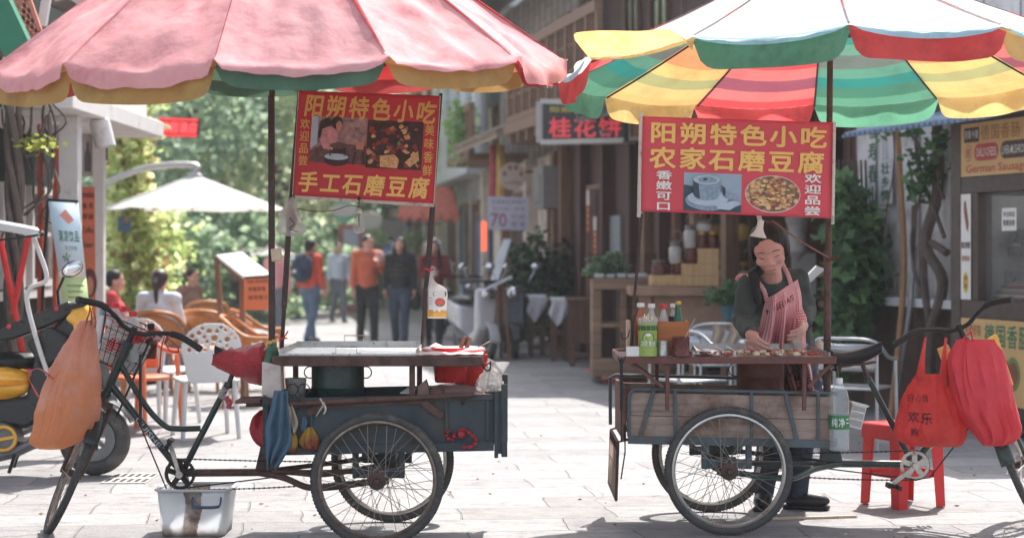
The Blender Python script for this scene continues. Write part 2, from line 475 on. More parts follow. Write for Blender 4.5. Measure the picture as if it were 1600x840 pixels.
# ================================================================ materials used by the carts
K=dict
m_frame_l=M('green_black_paint',C(38,52,50),.45,var=.3,dirt=C(92,66,50),damt=.25,dscale=14,coat=.2)
m_frame_r=M('dark_green_paint',C(46,62,58),.4,var=.25,dirt=C(120,96,74),damt=.12,dscale=18,coat=.3)
m_rust=M('rusty_brown_steel',C(92,68,60),.7,var=.35,dirt=C(54,34,28),damt=.4,dscale=11,bump=.4)
m_rustred=M('red_brown_steel',C(112,70,62),.6,var=.3,dirt=C(70,44,38),damt=.35,dscale=9,bump=.35)
m_pole=M('maroon_painted_steel',C(62,38,36),.42,var=.3,dirt=C(120,90,80),damt=.1,dscale=16)
m_tyre=M('grey_rubber',C(78,76,74),.88,var=.2,scale=14,bump=.5,bscale=120,dirt=C(120,114,106),damt=.2)
m_tread=M('worn_tread_rubber',C(70,68,66),.9,var=.2,bump=.8,bscale=150,dirt=C(128,122,112),damt=.3)
m_rim=M('rusty_rim_steel',C(128,116,106),.42,.75,var=.3,dirt=C(90,62,46),damt=.3,dscale=16)
m_rim2=M('dull_chrome',C(186,182,176),.32,.85,var=.15,dirt=C(110,82,62),damt=.15,dscale=18)
m_spoke=M('spoke_steel',C(150,142,134),.4,.8,var=.2)
m_hub=M('greasy_hub_steel',C(84,70,64),.55,.5,var=.35,dirt=C(96,56,42),damt=.35,dscale=22)
m_black=M('black_rubber',C(34,33,34),.6,var=.2,bump=.2)
m_chain=M('oily_chain',C(52,46,42),.5,.6,var=.3)
m_bluebox=M('dark_blue_sheet_steel',C(58,68,72),.6,var=.4,scale=5,dirt=C(84,72,64),damt=.3,dscale=7,bump=.3,bscale=18,stretch=(1,1,.5))
m_graystrap=M('blue_grey_steel',C(82,94,98),.55,var=.25,dirt=C(104,78,64),damt=.25,dscale=12)
m_boxwood=wood('weathered_boards',C(132,110,98),C(178,156,142),.8,plank=None,dirt=C(112,84,72),axis='X')
m_boxwood2=wood('dark_board',C(96,66,58),C(124,88,78),.8,dirt=C(70,48,42),axis='X')
m_steel=M('brushed_steel_tray',C(188,188,186),.35,.7,var=.12,dirt=C(120,112,104),damt=.2,dscale=10)
m_saddle=M('black_vinyl',C(24,24,26),.42,var=.15,spec=.4,bump=.12)
m_white=M('white_plastic',C(232,230,226),.4,var=.05)
m_whiteem=M('white_lettering',C(232,232,226),.6,var=.04)
m_silverlet=M('faded_silver_lettering',C(190,196,194),.5,var=.2)
def catmull(pts,n):
    pts=[V(p) for p in pts];out=[]
    k=len(pts)
    for i in range(k-1):
        p0=pts[max(i-1,0)];p1=pts[i];p2=pts[i+1];p3=pts[min(i+2,k-1)]
        for j in range(n):
            t=j/n
            out.append(.5*((2*p1)+(p2-p0)*t+(2*p0-5*p1+4*p2-p3)*t*t+(3*p1-p0-3*p2+p3)*t**3))
    out.append(pts[-1]);return out
def lerp_list(tab,t):
    """tab: list of tuples, t 0..1 -> Catmull-Rom value of every column"""
    x=t*(len(tab)-1);i=min(int(x),len(tab)-2);f=x-i
    r=[]
    for c in range(len(tab[0])):
        p0,p1,p2,p3=(tab[max(i-1,0)][c],tab[i][c],tab[i+1][c],tab[min(i+2,len(tab)-1)][c])
        r.append(.5*(2*p1+(p2-p0)*f+(2*p0-5*p1+4*p2-p3)*f*f+(3*p1-p0-3*p2+p3)*f**3))
    return r
# ================================================================ setting: hills, buildings, trees
def leaf_cloud(mb,n,sampler,size,m=0,rnd=None,droop=.3):
    rnd=rnd or random
    for _ in range(n):
        p=sampler()
        if p is None:continue
        a=rnd.uniform(0,2*PI);t=rnd.uniform(-1,1)*.9-droop*.3
        d=V((math.cos(a),math.sin(a),t)).normalized();s_=size*rnd.uniform(.6,1.3)
        w=d.cross(V((rnd.uniform(-1,1),rnd.uniform(-1,1),rnd.uniform(-1,1)))).normalized()*s_*.34
        mm=m if isinstance(m,int) else m[int(rnd.random()*len(m))]
        k=len(mb.v);up=d.cross(w).normalized()*s_*.07
        mb.v+=[p,p+d*s_*.5+w+up,p+d*s_,p+d*s_*.5-w+up];mb.f.append([k,k+1,k+2,k+3]);mb.m.append(mm)
def clumped(center,rad,nclump,rnd,cr=.33,bottom=-1):
    """sampler: leaves gathered in clumps spread through an ellipsoid"""
    c=V(center);cl=[]
    while len(cl)<nclump:
        d=V((rnd.uniform(-1,1),rnd.uniform(-1,1),rnd.uniform(bottom,1)))
        if .25<d.length<1:cl.append((c+V((d.x*rad[0],d.y*rad[1],d.z*rad[2])),rnd.uniform(.6,1.25)*cr))
    def f():
        o,r=rnd.choice(cl);g=V((rnd.gauss(0,.5),rnd.gauss(0,.5),rnd.gauss(0,.42)))
        return o+V((g.x*rad[0]*r,g.y*rad[1]*r,g.z*rad[2]*r))
    return f
m_leaf_far=[leafmat('far_leaf',C(132,152,130),C(166,184,148),.5),leafmat('far_leaf_dark',C(108,130,116),C(138,158,134),.45),leafmat('far_leaf_pale',C(174,188,156),C(208,216,182),.5)]  # greens paled and greyed to put distance haze into the leaf colour
m_bark=M('grey_brown_bark',C(104,90,80),.9,var=.35,bump=.6,bscale=30)
def tree(x,y,h,rad,label,seed,n=7000,leaf=.26,low=.28,mats=(0,0,1,2)):
    rnd=random.Random(seed)
    T=thing('tree',label,'tree',(x,y,0),'trees at the end of the street')
    tk=MB();top=h*.62
    tk.tube(catmull([(x,y,-.1),(x+.1,y,top*.4),(x-.1,y+.1,top*.8),(x,y,top)],4),[.2-.012*i for i in range(13)],8)
    for i in range(7):
        a=rnd.uniform(0,6.28);z=top*rnd.uniform(.4,1);e=V((math.cos(a),math.sin(a),.7))*rad*.75
        tk.tube(catmull([V((x,y,z)),V((x,y,z))+e*.5+V((0,0,.1)),V((x,y,z))+e],3),[.09,.08,.07,.06,.05,.04,.03],6)
    tk.build('trunk',m_bark,T)
    cr=MB();c=V((x,y,h*(low+1)/2));rr=(rad,rad,h*(1-low)/2)
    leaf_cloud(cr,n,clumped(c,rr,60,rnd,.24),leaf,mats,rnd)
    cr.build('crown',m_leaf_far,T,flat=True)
    return T
hm=M('hill_forest_green',C(110,132,110),.9,var=.35,scale=.12,bump=.8,bscale=.6)
hl=MB()
def hillf(u,v):
    a=u*PI*1.0;x=-90+180*u;y=150+50*v
    z=(13+4*math.sin(u*9)+3*math.sin(u*23+1))*min(1,v*1.6)+2*mnoise.noise(V((u*20,v*9,0)))
    return V((x,y,max(z,-1)))
hl.sheet(hillf,80,14);hl.build('hill',hm,kind='structure')
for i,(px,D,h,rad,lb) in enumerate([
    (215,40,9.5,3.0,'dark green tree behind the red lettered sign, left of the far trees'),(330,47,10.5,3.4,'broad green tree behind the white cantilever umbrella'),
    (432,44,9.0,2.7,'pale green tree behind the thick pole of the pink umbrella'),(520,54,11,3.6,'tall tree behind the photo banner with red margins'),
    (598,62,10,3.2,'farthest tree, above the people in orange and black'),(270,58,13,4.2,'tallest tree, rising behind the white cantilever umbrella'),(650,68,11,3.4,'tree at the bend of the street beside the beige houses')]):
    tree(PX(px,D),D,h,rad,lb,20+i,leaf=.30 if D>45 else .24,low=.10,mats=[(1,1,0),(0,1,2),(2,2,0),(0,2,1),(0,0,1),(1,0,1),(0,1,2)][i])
# low shrubs closing the dark end of the garden
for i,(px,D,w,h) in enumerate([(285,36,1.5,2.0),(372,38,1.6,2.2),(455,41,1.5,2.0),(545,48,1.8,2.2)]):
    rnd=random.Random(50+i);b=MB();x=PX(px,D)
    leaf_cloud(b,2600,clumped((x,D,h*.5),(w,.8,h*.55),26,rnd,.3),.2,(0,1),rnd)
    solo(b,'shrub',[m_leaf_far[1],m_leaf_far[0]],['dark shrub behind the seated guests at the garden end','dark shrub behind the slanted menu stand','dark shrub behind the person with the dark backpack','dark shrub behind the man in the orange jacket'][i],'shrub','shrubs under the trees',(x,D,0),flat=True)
class Fac:
    """a house front from A to B (far end); s along it, h up, d out towards the street"""
    def __init__(s,A,B):
        s.A=V((*A,0));s.B=V((*B,0));s.len=(s.B-s.A).length;s.t=(s.B-s.A).normalized()
        s.n=V((-s.t.y,s.t.x,0))
        if s.n.x>0:s.n=-s.n
    def at(s,a,h,d=0):return s.A+s.t*a+s.n*d+V((0,0,h))
    def s_at(s,px,d=0):
        k=(px-800)/F;o=s.A+s.n*d
        return (k*o.y-o.x)/(s.t.x-k*s.t.y)
    def h_at(s,py,px,d=0):
        p=s.at(s.s_at(px,d),0,d);return EYE-(py-HY)*p.y/F
    def bx(s,mb,a0,a1,h0,h1,d0,d1,m=0):
        vs=[s.at(a,h,d) for h in (h0,h1) for d in (d0,d1) for a in (a0,a1)]
        mb.add(vs,[(0,2,3,1),(4,5,7,6),(0,1,5,4),(2,6,7,3),(0,4,6,2),(1,3,7,5)],m)
    def face(s,a0,a1,h0,h1,d=.0):
        """corners for Face2D as seen from the street: the nearer end (a0) is on the right"""
        return s.at(a1,h1,d),s.at(a0,h1,d),s.at(a0,h0,d),s.at(a1,h0,d)
m_darkwood=wood('dark_red_wood',C(66,42,40),C(94,62,57),.6,plank=.16,axis='Z')
m_brownwood=wood('brown_wood',C(106,78,63),C(148,112,90),.6,axis='Z')
m_brownwoodh=wood('brown_wood_rail',C(104,80,66),C(146,116,96),.7,axis='X')
m_palewood=wood('pale_wood',C(176,140,100),C(214,178,130),.7,axis='Z')
m_counterwood=wood('worn_counter_wood',C(130,106,88),C(170,140,116),.75,plank=.14,axis='X')
m_beigewall=M('beige_plaster',C(206,192,178),.9,var=.15,scale=3,dirt=C(110,98,90),damt=.3,dscale=1.4)
m_graywall=M('grey_plaster',C(172,168,164),.9,var=.2,scale=2,dirt=C(84,82,82),damt=.3,dscale=1.2)
m_whitewall=M('white_plaster',C(206,208,210),.9,var=.08,scale=2,dirt=C(150,148,146),damt=.25,dscale=1.2)
m_gbrick=brickmat('grey_brick',C(144,132,126),C(164,150,142),C(108,100,98),1,.3,.09,(PI/2,0,PI/2))
m_tile=M('grey_roof_tile',C(96,92,92),.85,var=.3,dirt=C(70,74,62),damt=.3)
m_darkglass=M('dark_window_glass',C(40,46,50),.12,var=.2,spec=.8,bump=0)
m_bluedoor=M('blue_painted_wood',C(84,112,140),.6,var=.2,dirt=C(70,82,94),damt=.3)
m_dark=M('dark_interior',C(40,34,34),.9)
def railing(mb,fc,a0,a1,h0,h1,d,n,m=0):
    fc.bx(mb,a0,a1,h1-.14,h1,d-.05,d+.05,m);fc.bx(mb,a0,a1,h0,h0+.09,d-.04,d+.04,m)
    for i in range(n+1):
        a=a0+(a1-a0)*i/n
        fc.bx(mb,a-.045,a+.045,h0+.09,h1-.14,d-.035,d+.035,m)
        if i<n:
            w=(a1-a0)/n
            for j in range(1,4):fc.bx(mb,a+w*j/4-.012,a+w*j/4+.012,h0+.09,h1-.14,d-.012,d+.012,m+1)
            for hh in (.35,.65):z=h0+(h1-h0)*hh;fc.bx(mb,a+.046,a+w-.046,z-.012,z+.012,d-.01,d+.01,m+1)
def eave(mb,fc,a0,a1,h,d0,d1,drop,m=0,tiles=True):
    """sloping tiled eave with rounded tile rows"""
    mb.add([fc.at(a0,h,d0),fc.at(a1,h,d0),fc.at(a1,h-drop,d1),fc.at(a0,h-drop,d1),fc.at(a0,h-.08,d0),fc.at(a1,h-.08,d0),fc.at(a1,h-drop-.08,d1),fc.at(a0,h-drop-.08,d1)],
           [(0,1,2,3),(7,6,5,4),(3,2,6,7),(0,3,7,4),(1,5,6,2),(0,4,5,1)],m)
    if tiles:
        n=int((a1-a0)/.22)
        for i in range(n):
            a=a0+(a1-a0)*(i+.5)/n
            mb.tube([fc.at(a,h+.02,d0),fc.at(a,h-drop+.02,d1+.03)],.055,8,m)
def window(parent,fc,a0,a1,h0,h1,d=.0,fm=None,bars=2,label=None):
    w=MB();fm=fm or m_brownwood;e=.06
    fc.bx(w,a0,a1,h1-e,h1,d,d+.06);fc.bx(w,a0,a1,h0,h0+e,d,d+.08)
    fc.bx(w,a0,a0+e,h0+e,h1-e,d,d+.06);fc.bx(w,a1-e,a1,h0+e,h1-e,d,d+.06)
    for i in range(1,bars):a=a0+(a1-a0)*i/bars;fc.bx(w,a-.02,a+.02,h0+e,h1-e,d,d+.045)
    o=w.build('window',fm,parent)
    p=MB();fc.bx(p,a0+e,a1-e,h0+e,h1-e,d+.003,d+.02);p.build('pane',m_darkglass,o)
    return o
def door(parent,fc,a0,a1,h1,d=.0,m=None):
    w=MB();m=m or m_darkwood;e=.07
    fc.bx(w,a0,a1,h1-e,h1,d,d+.08,1);fc.bx(w,a0,a0+e,.02,h1-e,d,d+.08,1);fc.bx(w,a1-e,a1,.02,h1-e,d,d+.08,1)
    fc.bx(w,a0+e,a1-e,.03,h1-e,d+.003,d+.045,0)
    for h0_,h1_ in ((.15,.9),(1.05,h1-.2)):fc.bx(w,a0+e+.1,a1-e-.1,h0_,h1_,d+.046,d+.06,0)
    return w.build('door',[m,m_brownwood],parent)
# --- dark wooden house with the balcony and the lit sign
f3=Fac((1.95,22.6),(.86,28.2));L3=f3.len
B=thing('wooden_house','dark red wooden house with a long balcony railing, behind the lit black sign','house',f3.at(L3/2,0))
w=MB()
f3.bx(w,0,L3,0,3.35,-4,0,0)
f3.bx(w,0,L3,3.36,6.0,-4,-.55,0)
w.build('wall',[m_darkwood],B)
w=MB();f3.bx(w,-.05,L3+.05,3.2,3.36,-.54,1.0,0)
for i in range(9):a=L3*(i+.5)/9;f3.bx(w,a-.05,a+.05,3.05,3.2,.001,.98,0)
w.build('balcony_floor',[m_brownwoodh],B)
w=MB();railing(w,f3,0,L3,3.38,4.5,.92,10);w.build('balcony_railing',[m_brownwoodh,m_brownwood],B)
for a in (.1,1.55,3.0,4.35,L3-.1):
    w=MB();f3.bx(w,a-.08,a+.08,0,3.19,.002,.16);w.build('pillar',m_brownwood if a>5 else m_darkwood,B)
for a0,a1 in ((.5,1.3),(2.0,2.9),(3.5,4.3)):window(B,f3,a0,a1,3.9,5.6,-.548)
s0=f3.s_at(972,.02);s1=f3.s_at(938,.02)
w=MB();f3.bx(w,s0,s1,f3.h_at(402,950),f3.h_at(338,950),.005,.05);w.build('notice_board',M('grey_board',C(136,138,140),.6,var=.1),B)
door(B,f3,3.15,4.2,2.4,.003)
w=MB();f3.bx(w,-.3,1.4,5.0,5.7,.6,.64);w.build('upper_panel',m_whitewall,B)
w=MB();eave(w,f3,-.2,L3+.2,6.15,-.5,.8,.35);w.build('roof',m_tile,B)
# paper scrolls on the door posts
m_redpaper=M('red_paper_scroll',C(150,52,46),.8,var=.2)
for px,y0,y1,lb in ((919,300,365,'narrow red and white paper scroll on the post left of the grey board'),(930,340,400,'thin red paper scroll on the post beside the grey board')):
    a=f3.s_at(px,.17);w=Face2D(*f3.face(a-.09,a+.09,f3.h_at(y1,px),f3.h_at(y0,px),.172));w.rect(0,0,1,1,0,0);w.rect(0,0,1,.35,1,1)
    for i in range(4):w.char('福喜春乐'[i],.12,.38+.15*i,.88,.51+.15*i,2,2)
    tag(w.build('paper_scroll',[m_redpaper,m_beigewall,M('gold_ink',C(206,160,84),.5)],solid=.004,flat=True),lb,'scroll','paper scrolls on the posts')
# lit sign
LS=f3.s_at(978,.95)
tl,tr,br_,bl=P(848,158,23.2),P(978,162,22.4),P(978,219,22.4),P(848,222,23.2)
S=thing('lit_sign','black hanging sign with red lit characters in a pale metal frame','sign',(tl+br_)/2)
w=MB();back=V((.1,.22,0))
w.prism([tl,tr,br_,bl],back);w.build('sign_box',M('black_sign_face',C(34,36,40),.4,var=.1),S)
w=MB()
for a,b in ((tl,tr),(tr,br_),(br_,bl),(bl,tl)):w.bar(a+back*.5,b+back*.5,.26,.06,up=(0,0,1) if abs(a.z-b.z)<.2 else (0,1,0))
w.build('sign_frame',M('pale_metal',C(176,172,168),.45,.3,var=.1),S)
fc=Face2D(tl,tr,br_,bl,.004);m_led=emit('red_led',C(206,60,72),.32);m_ledy=emit('dim_yellow_led',C(150,140,70),.3)
fc.line('桂花饼',.07,.37,.97,.93,0,2,.03);fc.line('阳朔特产桂花',.08,.12,.92,.28,1,2,.02)
fc.build('sign_lettering',[m_led,m_ledy],S,flat=True)
w=MB();w.tube([tr+V((0,.1,-.08)),tr+V((1.2,.6,-.05))],.03,8);w.tube([br_+V((-.3,.1,.1)),br_+V((1.1,.6,.2))],.025,8);w.build('bracket',MATS['pale_metal'],S)
# --- brick house with tiled eaves and blue doors
f4=Fac((.83,28.4),(-.42,36.2));L4=f4.len
B=thing('brick_house','grey brick house with beige ground floor, blue doors and a tiled eave','house',f4.at(L4/2,0))
w=MB();f4.bx(w,0,L4,0,3.0,-4,0,0);f4.bx(w,0,L4,3.0,6.0,-4,-.2,1);f4.bx(w,0,L4,6.0,6.9,-4,-.8,2)
w.build('wall',[m_beigewall,m_gbrick,m_whitewall],B)
w=MB();eave(w,f4,-.1,L4*.62,3.75,-.2,1.1,.5);w.build('roof',M('beige_roof_tile',C(150,132,118),.85,var=.25),B)
w=MB();eave(w,f4,-.1,L4+.2,6.2,-.2,.9,.35);w.build('upper_roof',m_tile,B)
for px0,px1,m in ((822,812,m_bluedoor),(748,728,m_bluedoor)):
    a0=f4.s_at(px0);a1=f4.s_at(px1)
    door(B,f4,a0,min(a1,L4-.2),2.25,.003,m)
door(B,f4,3.6,4.9,2.5,.003);door(B,f4,.25,1.2,2.4,.003)
for a0,a1 in ((.6,1.8),(3.0,4.2),(5.6,6.8)):window(B,f4,a0,a1,3.95,5.2,-.198)
for i in range(4):
    w=MB();a=.15+i*(L4-.3)/3;f4.bx(w,a-.12,a+.12,0,2.99,.002,.2);w.build('pillar',m_beigewall if i % 2 else m_brownwood,B)
w=MB();railing(w,f4,L4*.6,L4,3.2,4.1,.8,6);f4.bx(w,L4*.6,L4,3.08,3.199,-.19,.86,0);w.build('balcony_railing',[m_brownwoodh,m_brownwood],B)
a=f4.s_at(848,.3)
w=MB();f4.bx(w,a-.45,a+.45,f4.h_at(330,848),f4.h_at(268,848),.01,.38);f4.bx(w,a-.3,a+.3,f4.h_at(322,848),f4.h_at(280,848),.38,.4)
for i in range(6):z=f4.h_at(322-7*i,848);f4.bx(w,a-.28,a+.28,z,z+.02,.4,.415)
tag(w.build('air_conditioner',M('grey_appliance_metal',C(142,138,136),.5,var=.1),bevel=.01),'grey air conditioner box on the beige wall beside the dark house','air conditioner')
for i,(dx,dz) in enumerate(((0,0),(.3,.28),(.28,-.05))):
    w=MB();f4.bx(w,a-.3+dx,a-.12+dx,1.95+dz-.09,1.95+dz+.09,.003,.12)
    tag(w.build('electric_meter',m_dark),['dark meter box on the beige wall, nearest the street end','dark meter box on the beige wall, just under the air conditioner','dark meter box on the beige wall, lowest beside the dark house'][i],'meter','meter boxes on the beige wall')
# --- pale arcade house
f5=Fac((-.5,36.6),(-1.75,46.5));L5=f5.len
B=thing('arcade_house','tall pale house with white columns above the brick house','house',f5.at(L5/2,0))
w=MB();f5.bx(w,0,L5,0,3.1,-4,0,0);f5.bx(w,0,L5,3.1,7.6,-4,-1.2,1);w.build('wall',[m_graywall,m_beigewall],B)
w=MB();f5.bx(w,0,L5,3.0,3.3,-1.19,.4,0);f5.bx(w,0,L5,6.3,6.55,-1.19,.4,0);w.build('floor_slab',[m_whitewall],B)
for i in range(5):
    w=MB();a=.3+i*(L5-.6)/4
    w.cyl(f5.at(a,3.31,.1),f5.at(a,6.29,.1),.17,n=12);w.build('column',m_whitewall,B)
    if i<4:window(B,f5,a+.5,a+1.7,3.8,5.8,-1.198)
for a0 in (.8,3.4,6.4):door(B,f5,a0,a0+1.3,2.5,.003,m_bluedoor if a0==3.4 else m_darkwood)
# --- far beige houses
f6=Fac((-1.9,47.2),(-4.6,66));L6=f6.len
B=thing('beige_house','far beige house at the bend, behind the right edge of the photo banner','house',f6.at(L6/2,0))
w=MB();f6.bx(w,0,L6,0,7.4,-4,0,0);w.build('wall',[m_beigewall],B)
for i in range(5):
    a=.8+i*3.4;window(B,f6,a,a+1.4,4.2,5.9,.003);door(B,f6,a,a+1.4,2.6,.003,m_darkwood if i % 2 else m_bluedoor)
w=MB();eave(w,f6,-.2,L6,3.6,0,1.2,.4);w.build('eave',m_tile,B)
# grey wall house above (with the painted red character)
B=thing('grey_house','grey blue plaster house wall with a faded red painted character high up','house',(1.2,41,0))
w=MB();w.bb((-.9,41,5.0),(3.2,46,8.2));w.bb((1.4,40.9,0),(4.5,46,5));w.build('wall',M('grey_blue_plaster',C(140,150,160),.9,var=.12,scale=1.5),B)
fc=Face2D(P(772,-14,40.9),P(815,-14,40.9),P(815,40,40.9),P(772,40,40.9),.004);fc.char('大',0,0,1,1,0,1,.04)
fc.build('painted_character',M('faded_red_paint',C(160,84,76),.8),B,flat=True)
w=MB();w.bb((.0,40.85,6.3),(.35,40.99,8.1));w.build('white_drainpipe',m_whitewall,B)
# --- white plank house with brick base (right of the shop)
f1=Fac((3.98,15.6),(3.32,17.9));L1=f1.len
m_wplank=wood('white_weathered_planks',C(212,212,212),C(236,236,236),.8,plank=.34,dirt=C(176,170,164),axis='Z')
m_rbrick=brickmat('dark_red_brick',C(96,66,58),C(112,82,70),C(84,76,72),1,.24,.075,(PI/2,0,PI/2),dirt=C(50,42,40))
B=thing('plank_house','white weathered plank wall on a dark brick base, beside the sausage kiosk','house',f1.at(L1/2,0))
w=MB();f1.bx(w,.12,L1,1.04,5.4,-3,0,0);w.build('wall',m_wplank,B)
w=MB();f1.bx(w,.12,L1+.02,0,.96,-3,.03,0);w.build('brick_base',m_rbrick,B)
w=MB();f1.bx(w,.12,L1+.08,.962,1.038,-3,.14,0);w.build('ledge',m_whitewall,B)
for a in (.55,1.15,1.8):
    w=MB();f1.bx(w,a-.05,a+.05,1.05,5.3,.002,.06);w.build('batten',m_wplank,B)
# painted scrolls with green and red writing
for px,y0,y1,m,tx,lb in ((1364,180,330,0,'福寿春山','hanging paper strip with dark green brushwriting on the white planks'),(1384,250,320,1,'壮乡情','short strip with green characters on the white planks'),(1374,330,430,2,'大红','strip with large red brush characters on the white planks')):
    a=f1.s_at(px,.065);h0,h1=f1.h_at(y1,px),f1.h_at(y0,px)
    fc=Face2D(*f1.face(a-.13,a+.13,h0,h1,.066));fc.rect(0,0,1,1,0,0,3);fc.col(tx,.15,.05,.85,.95,1,2,.02)
    tag(fc.build('paper_strip',[m_wplank,[M('green_ink',C(58,98,70),.7),MATS['green_ink'] if 'green_ink' in MATS else None,M('red_ink',C(160,76,70),.7)][m]],solid=.003,flat=True),lb,'paper strip','paper strips on the planks')
w=MB();m_pipe=M('tan_bamboo_pole',C(150,112,78),.6,var=.2)
w.tube(catmull([f1.at(f1.s_at(1398,.1),3.2,.12),f1.at(f1.s_at(1415,.1),2.2,.16),f1.at(f1.s_at(1412,.2),1.2,.2),f1.at(f1.s_at(1392,.5),.02,.5)],6),.028,8)
tag(w.build('bamboo_pole',m_pipe),'long tan bamboo pole leaning on the white plank wall','pole')
w=MB();w.tube(catmull([f1.at(f1.s_at(1432,.1),1.5,.12),f1.at(f1.s_at(1420,.2),.9,.2),f1.at(f1.s_at(1393,.45),.02,.45)],5),.025,8)
tag(w.build('metal_tube',M('grey_tube',C(150,150,150),.5,.3)),'pale grey metal tube leaning beside the bamboo pole','tube')
# vine with twisted stems
Vn=thing('climbing_vine','twisted bare vine stems with a few leaves climbing the white planks','vine',f1.at(1.0,0,.2))
w=MB();rnd=random.Random(9)
m_vine=M('grey_vine_bark',C(98,86,80),.9,var=.3,bump=.5)
for pts,r in (([(1452,600),(1455,520),(1470,440),(1452,380),(1460,300),(1466,180),(1468,60)],.05),([(1476,395),(1450,380),(1446,430),(1450,520)],.035),([(1430,180),(1440,260),(1462,330),(1480,370)],.02),
               ([(1424,320),(1424,400),(1430,440),(1450,470)],.016),([(1425,200),(1450,250),(1480,310)],.014),([(1440,460),(1428,380),(1436,300),(1460,220),(1450,120)],.012),([(1424,250),(1432,330),(1420,440),(1425,520)],.01),([(1392,180),(1396,260),(1388,360),(1400,460)],.008)):
    w.tube(catmull([f1.at(f1.s_at(x,.16),f1.h_at(y,x,.16),.13+rnd.uniform(0,.08)) for x,y in pts],5),r,8)
w.build('stem',m_vine,Vn)
w=MB();m_ivy=[leafmat('ivy_leaf',C(72,106,68),C(112,146,96),.3),leafmat('ivy_leaf_dark',C(52,80,58),C(80,112,76),.25)]
for px,y,n,rr in ((1446,262,110,.14),(1468,220,30,.12),(1430,190,60,.1),(1440,290,60,.1),(1384,200,30,.08),(1370,340,30,.08)):
    c=f1.at(f1.s_at(px,.25),f1.h_at(y,px,.25),.27)
    leaf_cloud(w,n,lambda:c+V((rnd.gauss(0,rr*.6),rnd.gauss(0,rr*.4),rnd.gauss(0,rr*.6))),.1,(0,1),rnd)
w.build('leaves',m_ivy,Vn,flat=True)
# --- open gift shop behind the woman
f2=Fac((3.3,18.0),(1.95,22.5));L2=f2.len
B=thing('gift_shop','open fronted wooden shop with dark interior behind the woman in the apron','shop',f2.at(L2/2,0))
w=MB();f2.bx(w,-.1,L2+.3,0,3.0,-3.4,-3.2,0);f2.bx(w,L2+.3,L2+.42,0,3.0,-3.4,0,0);f2.bx(w,-.12,-.005,0,3.0,-3.4,0,0)
f2.bx(w,-.1,L2+.4,3.0,6.6,-3.4,-.3,1);w.build('wall',[m_darkwood,m_darkwood],B)
w=MB();f2.bx(w,-.1,L2+.41,2.85,3.0,-3.19,.5,0);w.build('ceiling',m_brownwood,B)
w=MB();eave(w,f2,-.15,L2+.4,3.5,-.3,1.1,.4);w.build('roof',m_tile,B)
for px in (1012,1060,1090,1140,1335):
    w=MB();a=f2.s_at(px,-.1);f2.bx(w,a-.075,a+.075,0,2.84,-.18,-.02);w.build('pillar',m_brownwood if px !=1335 else m_darkwood,B)
w=MB();a0=f2.s_at(1056);a1=f2.s_at(1016);f2.bx(w,a0,a1,.9,2.6,-.13,-.06);w.build('door_panel',m_darkwood,B)
w=MB();w.bar(f2.at(.1,1.6,.1),f2.at(.9,3.2,.3),.09,.09);w.build('brace',M('red_brown_beam',C(104,44,42),.7),B)
# display shelf with rows of jars, against the far end wall of the shop
SD=22.0
sh=thing('display_shelf','brown wooden wall shelf crowded with jars and gift boxes behind the woman','shelf',(PX(1200,SD),SD,0))
sA,sB=PX(1103,SD),PX(1300,SD)
w=MB()
for h in (.55,PZ(486,SD),PZ(440,SD),PZ(390,SD),PZ(322,SD)):w.bb((sA,SD,h-.035),(sB,SD+.3,h))
w.bb((sA,SD+.301,.05),(sB,SD+.33,PZ(322,SD)))
for a in (sA,sA+.52,sA+1.0,sB):w.bb((a-.02,SD-.004,.05),(a+.02,SD+.29,PZ(322,SD)+.002))
w.build('shelf_board',M('shelf_brown_wood',C(110,80,60),.6,var=.2),sh)
m_jar=M('dark_red_jar',C(92,40,36),.25,var=.25,spec=.6);m_gold=M('gold_lid',C(196,152,72),.35,.5,var=.2);m_jlabel=M('cream_label',C(196,170,130),.7)
rnd=random.Random(4);jk=None
for ri,yb in enumerate((486,440)):
    for i in range(8):
        p=V((sA+.1+i*.19+rnd.uniform(-.01,.01),SD+.12,PZ(yb,SD)))
        if jk is None:
            jk=thing('jar','x','jar',p,'jars on the wall shelf');m_=MB()
            m_.lathe([(.055,0),(.075,.01),(.078,.16),(.06,.19),(.058,.2)],p,14);m_.build('glass_body',m_jar,jk)
            m_=MB();m_.lathe([(.062,.19),(.066,.195),(.066,.235),(.06,.24)],p,14);m_.build('lid',m_gold,jk)
            m_=MB();m_.lathe([(.0795,.05),(.0795,.13)],p,14,cap=False);m_.build('label',m_jlabel,jk);o=jk
        else:o=dup(jk,p,0,'x',1+rnd.uniform(-.08,.1))
        o['label']='dark red jar with gold lid in the %s row of the shop wall shelf' % ['lower','upper'][ri]
for i,px in enumerate((1122,1158)):
    p=P(px,389,SD+.1);g=thing('gift_box',['square dark gift box with a dim round emblem on the top shelf','square dark gift box with a bright gold round emblem on the top shelf'][i],'gift box',p,'gift boxes on the top shelf')
    w=MB();w.bb((p.x-.125,SD+.04,p.z),(p.x+.125,SD+.2,p.z+.36));w.build('carton',M('dark_olive_card',C(72,62,48),.6),g)
    w=MB();w.lathe([(0,.004),(.085,.004),(.10,0)],V((p.x,SD+.036,p.z+.2)),24,0,V((0,-1,0)).to_track_quat('Z','Y').to_matrix(),cap=False);w.build('emblem',[M('dim_gold',C(140,110,66),.4,.3),m_gold][i],g)
